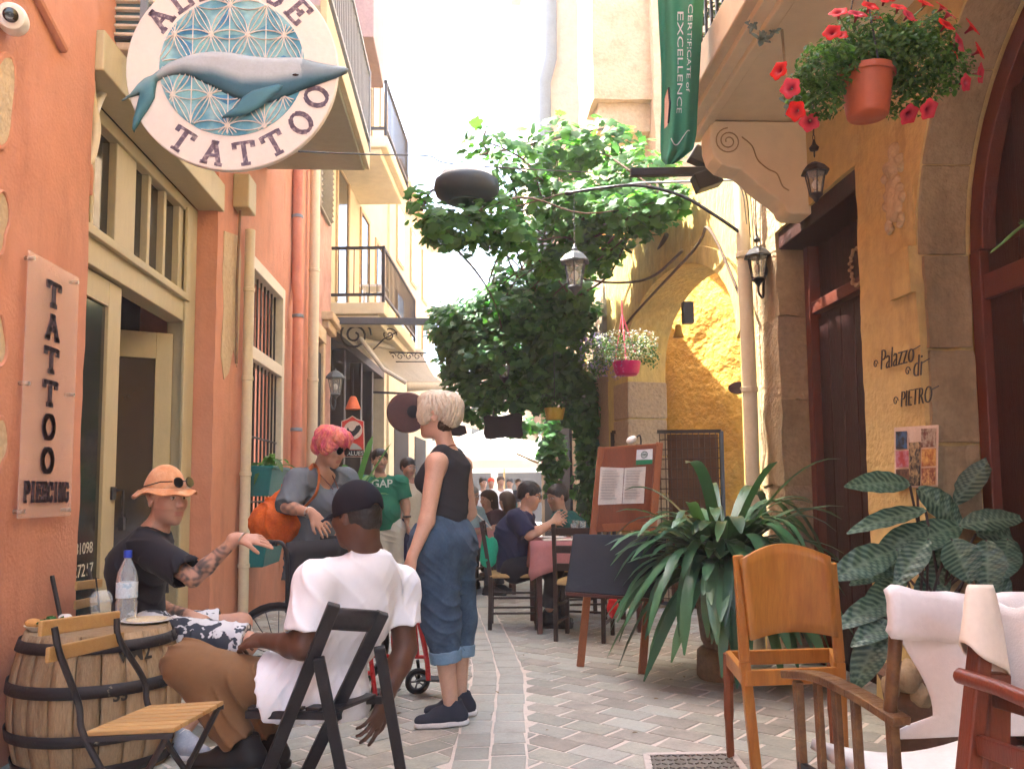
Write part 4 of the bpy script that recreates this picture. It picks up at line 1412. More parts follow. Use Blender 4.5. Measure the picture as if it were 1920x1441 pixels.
M_PINKH = mat('pink dyed hair', (.62, .09, .16), .55, .3, 18, .9, 60, col2=(.66, .22, .13), mixlo=.4, mixhi=.62, stretch=(1.6, 1.6, .5))
M_DARKH = mat('black hair', (.012, .010, .009), .5, .3, 20, .8, 80, spec=.5)
M_GREYH = mat('grey hair', (.22, .20, .18), .6, .3, 20, .8, 80)
M_BROWNH = mat('brown hair', (.05, .028, .016), .6, .3, 20, .8, 80)
M_LENS = mat('sunglass lens', (.006, .006, .008), .08, .1, 5, 0, spec=.8)
# ================================================================== people
def person(label, loc, group=None):
    return thing('person', label, 'person', (loc[0], loc[1], 0), group)
def skin_col(H, skin, beard=0, hairc=(.03, .022, .018), lip=(.36, .12, .10), extra=None, brow=True):
    hc = head_color(H, skin, lip, hairc, beard, brow) if H else None
    def f(V):
        b = np.tile(np.array(skin, dtype=float), (len(V), 1))
        if extra: b = extra(V, b)
        if hc: b = hc(V, b)
        return b
    return f
def V3(v): return np.array(v, dtype=float)

# ------------------------------------------------------------------ the seated man in a bucket hat
def bucket_man():
    o = person('seated man in orange bucket hat and black t-shirt reaching out his tattooed arm', P(270, 1190, 4.450))
    pel = P(262, 1188, 4.450); che = P(258, 1062, 4.440); nb = P(293, 992, 4.450); 
    Hc = P(312, 936, 4.420)
    H = HeadFrame(Hc, (.86, -.50, -.06), (-.05, 0, 1), 1.10)
    shR, elR, wrR = P(272, 1024, 4.260), P(362, 1084, 4.140), P(445, 1008, 4.160)
    shL, elL, wrL = P(292, 1015, 4.630), P(285, 1135, 4.660), P(355, 1152, 4.500)
    hpR, hpL = P(272, 1192, 4.340), P(272, 1190, 4.560)
    knR, knL = P(462, 1205, 4.300), P(452, 1168, 4.660)
    anR, anL = G(338, 1374, .09), G(436, 1344, .09)
    S = SDF()
    S.cone(pel, che, .12, .135, .05, flat=.8, side=(1, 0, 0))
    S.cone(che, nb, .12, .055, .06, flat=.9, side=(1, 0, 0))
    S.cone(nb, H.p(0, -.02, -.06), .056, .053, .04)
    add_head(S, H)
    S.cone(nb + Vector((-.02, 0, -.04)), shR, .06, .058, .05); S.cone(nb + Vector((-.02, 0, -.04)), shL, .06, .058, .05)
    add_arm(S, shR, elR, wrR, 1.02); add_arm(S, shL, elL, wrL)
    fd = (P(505, 1012, 4.200) - wrR)
    add_hand(S, wrR, fd, (.1, -.55, .8), 1, (.12, .30, .42, .50), 1.03, .2, (.7, .5))
    add_hand(S, wrL, P(400, 1165, 4.450) - wrL, (.1, -.2, .9), 1, (.6, .65, .7, .7), 1.0, .1, (.4, .3))
    add_leg(S, hpR, knR, anR); add_leg(S, hpL, knL, anL)
    fa = (wrR - elR).normalized(); ua = (elR - shR).normalized()
    def tattoo(V, b):
        def band(a0, c, lo, hi, rad):
            a0, c = V3(a0), V3(c); d = c - a0; L_ = np.linalg.norm(d); d /= L_
            t = (V - a0) @ d / L_
            r_ = np.linalg.norm((V - a0) - np.outer(t * L_, d), axis=1)
            n = np.sin(V[:, 0] * 95 + 2.2 * np.sin(V[:, 2] * 70)) * np.sin(V[:, 2] * 110 + 2 * np.sin(V[:, 0] * 60 + 1)) + .7 * np.sin(V[:, 1] * 130 + V[:, 0] * 60)
            m = (t > lo) & (t < hi) & (r_ < rad)
            a = np.clip(.42 + .5 * n, .08, .85) * m
            return a
        for args in ((elR, wrR, -.05, .80, .075), (shR, elR, .55, 1.1, .075), (elL, wrL, .4, .95, .06)):
            a = band(*args)[:, None]
            b = b * (1 - a) + np.array([.045, .055, .06]) * a
        return b
    SK = (.50, .27, .185)
    sobj('body', S, M_SKIN, o, .0058, skin_col(H, SK, .22, (.10, .055, .035), extra=tattoo))
    # t-shirt
    T = SDF()
    T.cone(pel + Vector((.0, 0, .03)), che, .148, .155, .06, flat=.82, side=(1, .1, 0))
    T.cone(che, nb + Vector((-.01, 0, -.055)), .15, .072, .07, flat=.9, side=(1, 0, 0))
    T.cone(nb + Vector((-.02, 0, -.06)), shR, .075, .072, .06); T.cone(nb + Vector((-.02, 0, -.06)), shL, .075, .072, .06)
    seR = Vector(shR).lerp(elR, .86)
    T.cone(shR, seR, .078, .084, .03, cut=True); T.cone(shL, Vector(shL).lerp(elL, .8), .075, .075, .03, cut=True)
    T.cone(seR - ua * .03, seR + ua * .02, .068, .070, .006, mode='s')
    T.ell(nb + Vector((.01, -.01, .03)), (.078, .078, .07), None, .01, 's')
    T.plane(pel + Vector((0, 0, -.05)), (-.15, 0, -1), .01)
    T.disp = fold(.010, 28, 3, (.4, .2, .9))
    sh_ = sobj('t_shirt', T, M_TEE_B, o, .007)
    # shorts
    K = SDF()
    K.cone(hpR, hpL, .115, .115, .06)
    ceR, ceL = Vector(hpR).lerp(knR, 1.0), Vector(hpL).lerp(knL, .78)
    K.cone(hpR, ceR, .110, .092, .04, cut=True); K.cone(hpL, ceL, .108, .088, .04, cut=True)
    K.cone(pel + Vector((-.03, 0, -.02)), pel + Vector((0, 0, .05)), .14, .13, .05)
    K.cone(ceL - (ceL - Vector(hpL)).normalized() * .02, ceL + (ceL - Vector(hpL)).normalized() * .02, .076, .076, .006, mode='s')
    K.disp = fold(.006, 32, 5, (1, 0, .2))
    sobj('shorts', K, mat('printed shorts', (.66, .66, .68), .9, .05, 9, .2, 200, col2=(.05, .06, .08), mixlo=.515, mixhi=.535, stretch=(1, 1.6, 1), detail=3), o, .0065)
    # hat
    Hh = SDF()
    A = H.axes()
    Hh.ell(H.p(0, -.012, .056), (.092, .109, .076), A, .01)
    Hh.cone(H.p(0, -.012, .03), H.p(0, -.012, .082), .100, .086, .02, flat=None)
    Hh.plane(H.p(0, 0, .047), -H.u - H.f * .05, .004)
    Hh.disp = fold(.0025, 60, 8, (.3, .9, .2))
    Mhat = mat('orange towelling hat', (.62, .26, .11), .92, .15, 22, .5, 160, col2=(.66, .36, .20), sheen=.2)
    hat = sobj('bucket_hat', Hh, Mhat, o, .005)
    rows = []
    for j in range(7):
        t = j / 6
        row = []
        for i in range(49):
            a = 2 * math.pi * i / 48
            rr = lerp(.098, .142, t)
            zz = .052 - .034 * t ** 1.2 + .008 * math.sin(3 * a + 1) * t + .006 * math.sin(7 * a) * t
            row.append(H.p(math.cos(a) * rr * .92, -.012 + math.sin(a) * rr * 1.08, zz + .014 * math.cos(a - 1.4) * t))
        rows.append(row)
    MB().grid(rows).build('hat_brim', Mhat, o, smooth=True, solid=.006, angle=170)
    # sunglasses resting on the hat
    g_ = MB()
    for sx in (-1, 1):
        c = H.p(sx * .032, .108, .084)
        g_.lathe([(0, -.003), (.0255, -.003), (.0275, 0), (.0255, .004), (0, .004)], c, 20, H.f + H.u * .3 + H.r * sx * .12)
    g_.tube([H.p(-.008, .112, .09), H.p(.008, .112, .09)], .003, 6)
    for sx in (-1, 1):
        g_.tube([H.p(sx * .058, .10, .088), H.p(sx * .088, .06, .085), H.p(sx * .103, -.03, .06), H.p(sx * .101, -.06, .045)], .0035, 6)
    g_.build('sunglasses', M_LENS, o, smooth=True)
    mb = MB(); mb.tube([wrR + Vector((.02, 0, 0)) + (Vector((0, 1, 0)) * math.cos(t) + Vector((.5, 0, .85)) * math.sin(t)) * .029 for t in np.linspace(0, 6.28, 20)], .004, 6)
    mb.build('bracelet', mat('pale cord', (.45, .38, .30), .7), o, smooth=True)
    shoe(o, anR, (.6, -.55, 0), 1.12, M_SHOEG, M_RUBBERW, lace=M_RUBBERW); shoe(o, anL, (.9, -.3, 0), 1.1, M_SHOEG, M_RUBBERW, lace=M_RUBBERW)
bucket_man()

# ------------------------------------------------------------------ the man in a white t-shirt, from behind
def white_man():
    o = person('man in white t-shirt and black baseball cap sitting with his back turned', P(590, 1300, 3.5))
    pel = P(585, 1292, 3.52); che = P(650, 1150, 3.5); nb = P(690, 1045, 3.50)
    H = HeadFrame(P(668, 968, 3.47), (-.80, .60, -.12), (.1, -.05, 1), 1.05)
    shL, elL, wrL = P(592, 1092, 3.36), P(568, 1212, 3.28), P(500, 1200, 3.42)
    shR, elR, wrR = P(748, 1098, 3.66), P(760, 1215, 3.62), P(722, 1312, 3.50)
    hpL, hpR = P(555, 1296, 3.48), P(590, 1298, 3.68)
    knL, knR = P(352, 1246, 3.44), P(440, 1270, 3.88)
    anL, anR = P(455, 1398, 3.42), P(505, 1392, 3.8)
    anL.z = max(anL.z, .1); anR.z = max(anR.z, .1)
    fw = Vector((-.75, .65, 0)).normalized()
    S = SDF()
    S.cone(pel, che, .12, .14, .05, flat=.75, side=fw); S.cone(che, nb, .13, .06, .06, flat=.75, side=fw)
    S.cone(nb - Vector((0, 0, .02)), H.p(0, -.025, -.05), .066, .060, .04)
    S.cone(H.p(0, -.03, -.06), H.p(0, -.04, 0), .058, .058, .03)
    add_head(S, H)
    S.cone(nb - Vector((0, 0, .05)), shL, .06, .06, .05); S.cone(nb - Vector((0, 0, .05)), shR, .06, .06, .05)
    add_arm(S, shL, elL, wrL, 1.12, 1.12); add_arm(S, shR, elR, wrR, 1.12, 1.12)
    add_hand(S, wrL, P(462, 1196, 3.48) - wrL, (0, -.5, .85), -1, (.7, .75, .8, .8), 1.05, .08, (.4, .4))
    add_hand(S, wrR, P(700, 1360, 3.46) - wrR, (.75, -.45, .15), -1, (.16, .30, .36, .40), 1.08, .16, (.55, .3))
    SK = (.105, .048, .03)
    sobj('body', S, M_SKIN, o, .006, skin_col(H, SK, 0, lip=(.12, .05, .045)))
    T = SDF()
    T.cone(pel + Vector((0, 0, .02)), che, .172, .188, .06, flat=.76, side=fw)
    T.cone(che, nb + Vector((0, 0, -.075)), .186, .115, .07, flat=.74, side=fw)
    T.cone(nb - Vector((0, 0, .055)), shL, .070, .080, .06); T.cone(nb - Vector((0, 0, .055)), shR, .070, .080, .06)
    T.cone(nb - Vector((0, 0, .05)), nb + Vector((0, 0, .004)), .088, .080, .03, cut=True)
    T.cone(nb - Vector((0, 0, .015)), nb + Vector((0, 0, .03)), .068, .070, .004, mode='s')
    seL, seR = Vector(shL).lerp(elL, .80), Vector(shR).lerp(elR, .64)
    uL, uR = (elL - shL).normalized(), (elR - shR).normalized()
    T.cone(shL, seL, .080, .080, .04, cut=True); T.cone(shR, seR, .078, .078, .04, cut=True)
    T.cone(seL - uL * .03, seL + uL * .02, .068, .070, .006, mode='s'); T.cone(seR - uR * .03, seR + uR * .02, .066, .068, .006, mode='s')
    T.cone(pel + Vector((-.12, -.05, -.01)), pel + Vector((.07, -.02, -.03)), .172, .165, .05)
    T.plane(pel + Vector((0, 0, -.105)), (-.05, -.1, -1), .01); T.plane(P(486, 1250, 3.4), (-1, .1, -.22), .01)
    f1 = fold(.007, 22, 3, (.7, .2, .55)); f2 = fold(.0055, 46, 6, (.8, .1, -.5))
    T.disp = lambda p: f1(p) + f2(p) * (.4 + .6 * np.clip((che.z + .1 - p[:, 2]) * 5, 0, 1))
    sobj('t_shirt', T, M_TEE_W, o, .0065)
    K = SDF()
    K.cone(hpL, hpR, .10, .10, .06)
    K.cone(hpL, knL, .100, .083, .05); K.cone(hpR, knR, .098, .080, .05)
    hL, hR = Vector(knL).lerp(anL, .93), Vector(knR).lerp(anR, .93)
    K.cone(knL, hL, .084, .066, .04, cut=True); K.cone(knR, hR, .08, .066, .04, cut=True)
    f3 = fold(.010, 28, 11, (.8, .3, .5))
    K.disp = f3
    sobj('trousers', K, M_TAN, o, .007)
    A = H.axes()
    Q = SDF(); Q.ell(H.p(0, -.018, .01), (.081, .098, .075), A, .01); Q.ell(H.p(0, -.07, -.035), (.055, .03, .035), A, .02); Q.ell(H.p(0, .10, -.02), (.10, .09, .12), A, .01, 's'); Q.disp = bumpy(.0015, 260, 3)
    sobj('hair', Q, M_DARKH, o, .006)
    C = SDF()
    C.ell(H.p(0, -.012, .040), (.088, .108, .088), A, .01)
    C.cone(H.p(0, -.012, .0), H.p(0, -.012, .05), .098, .094, .02)
    C.plane(H.p(0, 0, .008), -H.u + H.f * -.12, .004)
    C.ell(H.p(0, -.105, .012), (.030, .03, .030), A, .006, 's')
    C.disp = fold(.0012, 60, 2, (1, 0, 0))
    Mcap = mat('black cap cotton', (.010, .010, .016), .9, .15, 15, .3, 260, spec=.2)
    sobj('cap', C, Mcap, o, .0052)
    rows = []
    for j in range(8):
        t = j / 7
        row = []
        for i in range(15):
            a = lerp(-1.05, 1.05, i / 14)
            y_ = .085 + t * .078 * math.cos(a) ** .5
            row.append(H.p(math.sin(a) * .085 * (1 - .12 * t), y_ * (math.cos(a) * .35 + .65), .024 - .020 * t - .016 * (math.sin(a) ** 2)))
        rows.append(row)
    MB().grid(rows).build('cap_peak', mat('slate cap peak', (.03, .035, .05), .9), o, smooth=True, solid=.005, angle=170)
    mb = MB(); mb.ball(H.p(0, -.012, .128), .008, 10, 6)
    for sx in (-1, 1):
        mb.ball(H.p(sx * .05, -.092, .03), .004, 8, 5)
    mb.build('cap_button', mat('black cap cotton', (.01, .01, .016)), o, smooth=True)
    shoe(o, anL, (-.85, .1, 0), 1.12, M_BOOT, M_BOOT, lace=M_RUBBERW); shoe(o, anR, (-.8, .35, 0), 1.12, M_BOOT, M_BOOT, lace=M_RUBBERW)
white_man()

# ------------------------------------------------------------------ blond woman standing
def blond_woman():
    o = person('blond woman in charcoal tank top and rolled blue jeans standing in the lane', P(840, 1345, 4.42))
    D = 4.44
    fw = Vector((-.86, .50, 0)).normalized()
    sd = Vector((fw.y, -fw.x, 0))                    # her right: away from the camera
    pel = P(832, 1010, D); wai = P(836, 948, D); che = P(836, 898, D); nb = P(838, 845, D)
    H = HeadFrame(P(821, 781, D), (-.93, .36, .06), (.0, 0, 1), 1.0)
    shL = P(818, 868, D - .14); shR = P(866, 872, D + .15)
    elL, wrL = P(800, 976, D - .2), P(772, 1046, D - .24)
    elR, wrR = P(880, 960, D + .26), P(852, 1000, D + .34)
    hpL, hpR = pel - sd * .085 + Vector((0, 0, -.02)), pel + sd * .085 + Vector((0, 0, -.02))
    knL, knR = P(828, 1165, D - .03), P(862, 1160, D + .18)
    anL, anR = P(846, 1310, D - .02), P(862, 1298, D + .16)
    anL.z, anR.z = .088, .088
    S = SDF()
    S.cone(pel, wai, .125, .105, .05, flat=.78, side=fw); S.cone(wai, che, .105, .115, .05, flat=.8, side=fw)
    S.cone(che, nb, .11, .05, .05, flat=.75, side=fw)
    S.cone(nb, H.p(0, -.02, -.05), .046, .045, .03)
    add_head(S, H, True)
    S.cone(nb - Vector((0, 0, .05)), shL, .052, .05, .05); S.cone(nb - Vector((0, 0, .05)), shR, .052, .05, .05)
    S.cone(shL, elL, .05, .038, .03); S.cone(elL, wrL, .039, .025, .02)
    S.cone(shR, elR, .05, .038, .03); S.cone(elR, wrR, .039, .025, .02)
    add_hand(S, wrL, P(765, 1095, D - .25) - wrL, (-.5, -.75, .1), 1, (.35, .4, .45, .5), .93, .06, (.35, .2))
    add_hand(S, wrR, Vector((-.4, .1, -.6)), (.5, .5, .1), -1, (.4, .4, .4, .4), .93)
    add_leg(S, hpL, knL, anL, .98); add_leg(S, hpR, knR, anR, .98)
    SK = (.56, .335, .235)
    sobj('body', S, M_SKIN, o, .0058, skin_col(H, SK, 0, (.2, .13, .08)))
    T = SDF()
    T.cone(pel + Vector((0, 0, .06)), wai, .130, .119, .05, flat=.82, side=fw); T.cone(wai, che, .119, .130, .05, flat=.84, side=fw)
    T.cone(che, Vector(che).lerp(nb, .55), .128, .112, .05, flat=.70, side=fw)
    T.ell(che + fw * .085 - sd * .055 + Vector((0, 0, -.01)), (.062, .062, .06), None, .04); T.ell(che + fw * .085 + sd * .06 + Vector((0, 0, -.01)), (.06, .06, .06), None, .04)
    for s_, sh_ in ((-1, shL), (1, shR)):
        tp_ = Vector(nb).lerp(sh_, .52) + Vector((0, 0, .012))
        T.cone(tp_, Vector(che).lerp(nb, .45) + sd * s_ * .062 - fw * .045, .040, .055, .03)
        T.cone(tp_, Vector(che).lerp(nb, .30) + sd * s_ * .060 + fw * .06, .040, .05, .03)
        T.cone(sh_ + Vector((0, 0, .05)) + sd * s_ * .035, sh_ + sd * s_ * .05 - Vector((0, 0, .09)), .048, .062, .01, mode='s')
    T.ell(nb + Vector((0, 0, .03)) + fw * .0, (.060, .060, .078), None, .01, 's')
    T.plane(pel + Vector((0, 0, .05)), (0, 0, -1), .006)
    T.disp = fold(.004, 46, 5, (.1, .1, 1))
    sobj('tank_top', T, M_CHAR, o, .006)
    K = SDF()
    K.cone(pel + Vector((0, 0, .11)), pel + Vector((0, 0, .0)), .118, .150, .05, flat=.84, side=fw, cut0=True)
    K.cone(hpL, hpR, .122, .122, .06)
    K.ell(pel - fw * .055 + Vector((0, 0, -.03)), (.10, .10, .115), None, .05)
    cL, cR = Vector(knL).lerp(anL, .44), Vector(knR).lerp(anR, .44)
    K.cone(hpL, knL, .122, .096, .05); K.cone(hpR, knR, .120, .092, .05)
    K.cone(knL, cL, .095, .074, .04, cut=True); K.cone(knR, cR, .092, .072, .04, cut=True)
    f1 = fold(.010, 24, 4, (.35, .2, .85)); f2 = fold(.006, 52, 9, (.6, .1, .7))
    K.disp = lambda p: f1(p) * np.clip(1.2 - (p[:, 2] - .4), .35, 1) + f2(p)
    sobj('jeans', K, M_DENIM, o, .0065)
    for c, kn in ((cL, knL), (cR, knR)):
        d = (c - Vector(kn)).normalized()
        Q = SDF(); Q.cone(c - d * .05, c + d * .012, .083, .080, .01, cut=True, cut0=True); Q.cone(c - d * .01, c + d * .03, .068, .068, .004, mode='s')
        Q.disp = fold(.003, 50, 3, (1, .2, .1))
        sobj('turned_up_hem', Q, M_DENIML, o, .0065)
    A = H.axes()
    Q = SDF()
    Q.ell(H.p(0, -.022, .052), (.092, .112, .088), A, .01)
    Q.ell(H.p(0, .03, .075), (.082, .075, .058), A, .03)
    Q.ell(H.p(0, -.075, .0), (.072, .05, .055), A, .03)
    Q.ell(H.p(-.07, .045, .012), (.022, .04, .06), A, .02); Q.ell(H.p(.07, .045, .012), (.022, .04, .06), A, .02)
    Q.ell(H.p(0, .13, -.02), (.075, .07, .085), A, .01, 's')
    a1, a2 = strands(H, .011, 24, 3), bumpy(.002, 110, 5)
    Q.disp = lambda p: a1(p) + a2(p) + .004
    sobj('hair', Q, M_BLOND, o, .0042)
    Q = SDF(); Q.ell(H.p(0, -.040, -.040), (.058, .044, .05), A, .01); Q.disp = bumpy(.002, 200, 2)
    sobj('dark_hair_nape', Q, M_BROWNH, o, .005)
    mb = MB(); mb.tube([nb + Vector((0, 0, .0)) + (fw * (math.cos(t) * .058 + .006) + sd * math.sin(t) * .060) + Vector((0, 0, -.03 * math.cos(t) + .0)) for t in np.linspace(0, 6.28, 26)], .003, 5)
    mb.build('necklace', mat('brown cord', (.16, .05, .02), .6), o, smooth=True)
    shoe(o, anL, (-.97, -.2, 0), 1.0, M_SHOEB, M_RUBBERW, lace=M_SHOEB); shoe(o, anR, (-.95, -.1, 0), 1.0, M_SHOEB, M_RUBBERW, lace=M_SHOEB)
blond_woman()

# ------------------------------------------------------------------ woman with pink hair
def pink_woman():
    D = 5.55
    o = person('woman with short pink hair, sunglasses and slate grey dress leaning over the wheelchair', P(600, 1200, D))
    fw = Vector((.80, -.55, 0)).normalized(); sd = Vector((fw.y, -fw.x, 0))
    pel = P(585, 1030, D + .05); che = P(592, 935, D); nb = P(600, 882, D - .02)
    H = HeadFrame(P(622, 840, D - .08), (.80, -.52, -.34), (.2, -.1, 1), 1.0)
    shR = P(560, 902, D - .16); shL = P(648, 900, D + .14)
    elR, wrR = P(548, 942, D - .34), P(586, 962, D - .46)
    elR = P(538, 950, D - .30)
    elL, wrL = P(668, 960, D + .05), P(640, 1000, D - .2)
    S = SDF()
    S.cone(pel, che, .12, .115, .05, flat=.8, side=fw); S.cone(che, nb, .11, .05, .05, flat=.8, side=fw)
    S.cone(nb, H.p(0, -.03, -.05), .048, .046, .03)
    add_head(S, H, True)
    S.cone(nb - Vector((0, 0, .04)), shR, .05, .05, .04); S.cone(nb - Vector((0, 0, .04)), shL, .05, .05, .04)
    add_arm(S, shR, elR, wrR, .95, 1.0); add_arm(S, shL, elL, wrL, .95, 1.0)
    add_hand(S, wrR, P(612, 992, D - .48) - wrR, (.1, -.8, .55), 1, (.2, .3, .35, .4), .98, .2, (.6, .3))
    add_hand(S, wrL, P(628, 1020, D - .24) - wrL, (.4, -.7, .3), -1, (.5, .5, .5, .5), .95)
    for s_ in (-1, 1):
        hp = pel + sd * .09 * s_; an = Vector((hp.x, hp.y, .09)); kn = hp.lerp(an, .5) + fw * .03
        add_leg(S, hp, kn, an)
    SK = (.46, .25, .165)
    def tat(V, b):
        t = V3(wrR) - V3(elR); L_ = np.linalg.norm(t); t /= L_
        q = (V - V3(elR)); s_ = q @ t / L_; r_ = np.linalg.norm(q - np.outer(s_ * L_, t), axis=1)
        m = (s_ > .0) & (s_ < .55) & (r_ < .06)
        n = np.clip(.25 + .4 * np.sin(V[:, 0] * 100) * np.sin(V[:, 2] * 120), 0, .6) * m
        return b * (1 - n[:, None]) + np.array([.06, .06, .06]) * n[:, None]
    sobj('body', S, M_SKIN, o, .007, skin_col(H, SK, 0, (.2, .08, .07), extra=tat))
    T = SDF()
    hem = pel - Vector((0, 0, .18))
    T.cone(hem, pel, .20, .165, .06, flat=.85, side=fw, cut0=True); T.cone(pel, che, .165, .15, .06, flat=.88, side=fw); T.cone(che, nb - Vector((0, 0, .05)), .145, .07, .06, flat=.85, side=fw)
    T.ell(che + fw * .10 + Vector((0, 0, -.02)), (.13, .12, .09), None, .05)
    seR, seL = Vector(shR).lerp(elR, 1.02), Vector(shL).lerp(elL, .9)
    T.cone(nb - Vector((0, 0, .05)), shR, .07, .075, .05); T.cone(nb - Vector((0, 0, .05)), shL, .07, .075, .05)
    T.cone(shR, seR, .082, .074, .04, cut=True); T.cone(shL, seL, .082, .075, .04, cut=True)
    T.ell(nb + fw * .075 + Vector((0, 0, -.02)), (.075, .09, .12), None, .01, 's')
    T.disp = fold(.008, 24, 8, (.8, .3, .4))
    sobj('dress', T, M_GREYD, o, .008)
    K = SDF()
    for s_ in (-1, 1):
        hp = pel + sd * .09 * s_; an = Vector((hp.x, hp.y, .1))
        K.cone(hp, hp.lerp(an, .5), .10, .08, .05); K.cone(hp.lerp(an, .5), an, .08, .065, .04, cut=True)
        shoe(o, Vector((hp.x, hp.y, .088)), fw, .98, M_BOOT, M_BOOT)
    K.disp = fold(.006, 28, 3)
    sobj('jeans', K, M_DENIM, o, .01)
    A = H.axes()
    Q = SDF()
    Q.ell(H.p(0, -.02, .050), (.094, .112, .086), A, .01)
    Q.ell(H.p(0, .04, .085), (.080, .065, .045), A, .03)
    Q.ell(H.p(0, -.08, -.01), (.07, .04, .06), A, .03)
    Q.ell(H.p(-.075, .02, .02), (.02, .035, .05), A, .02); Q.ell(H.p(.075, .02, .02), (.02, .035, .05), A, .02)
    Q.ell(H.p(0, .125, -.02), (.08, .06, .08), A, .01, 's')
    a1, a2 = strands(H, .014, 20, 7), bumpy(.004, 90, 5)
    Q.disp = lambda p: a1(p) + a2(p) - .003
    sobj('hair', Q, M_PINKH, o, .0046)
    g_ = MB()
    for sx in (-1, 1):
        g_.lathe([(0, -.002), (.024, -.002), (.026, 0), (.024, .003), (0, .003)], H.p(sx * .033, .098, .012), 20, H.f + H.r * sx * .15)
        g_.tube([H.p(sx * .058, .092, .016), H.p(sx * .082, .04, .016), H.p(sx * .083, -.01, .012)], .003, 6)
    g_.tube([H.p(-.01, .1, .016), H.p(.01, .1, .016)], .003, 6)
    g_.build('sunglasses', M_LENS, o, smooth=True)
    mb = MB()
    pts = [nb + Vector((0, 0, .01)) - fw * .06, nb + sd * .055 + fw * .02, nb + sd * .03 + fw * .12 - Vector((0, 0, .1)), nb + fw * .15 - Vector((0, 0, .15)), nb - sd * .03 + fw * .12 - Vector((0, 0, .1)), nb - sd * .055 + fw * .02, nb + Vector((0, 0, .01)) - fw * .06]
    mb.tube(catmull(pts, 5), .004, 5); mb.build('necklace', mat('dark red cord', (.12, .03, .02), .6), o, smooth=True)
    mb = MB()
    ad = (wrR - elR).normalized(); u_, v_ = frame_of(ad)
    for k, (t, r_) in enumerate(((.86, .030), (.92, .029), (.97, .029))):
        c = elR.lerp(wrR, t)
        mb.tube([c + (u_ * math.cos(a) + v_ * math.sin(a)) * r_ for a in np.linspace(0, 6.28, 18)], .006 if k == 0 else .003, 6)
    mb.build('watch_and_bangles', mat('silver', (.5, .48, .44), .3, metal=.8), o, smooth=True)
    # orange cloth bag on her hip
    Q = SDF()
    b0, b1 = P(562, 905, D + .02), P(515, 975, D - .06)
    Q.cone(b0, b1, .06, .15, .06, flat=.55, side=(.2, 1, 0)); Q.ell(P(520, 985, D - .08), (.16, .10, .11), None, .06)
    f1, f2 = fold(.014, 22, 6, (.9, .3, .3)), bumpy(.004, 120, 4)
    Q.disp = lambda p: f1(p) + f2(p)
    bg = thing('shoulder_bag', 'bright orange slouchy cloth bag hanging behind the woman with pink hair', 'bag', P(515, 1010, D - .06))
    Mbag = mat('orange bag cloth', (.66, .13, .02), .9, .3, 14, .6, 60, col2=(.5, .08, .015))
    sobj('pouch', Q, Mbag, bg, .009)
    mb = MB(); mb.tube(catmull([P(548, 925, D - .06), P(572, 893, D - .17), P(588, 872, D - .1), P(598, 885, D - .18), P(592, 925, D - .22), P(560, 960, D - .2)], 6), .017, 8, flat=.35)
    mb.build('strap', mat('orange brown strap', (.42, .12, .04), .7), bg, smooth=True)
pink_woman()

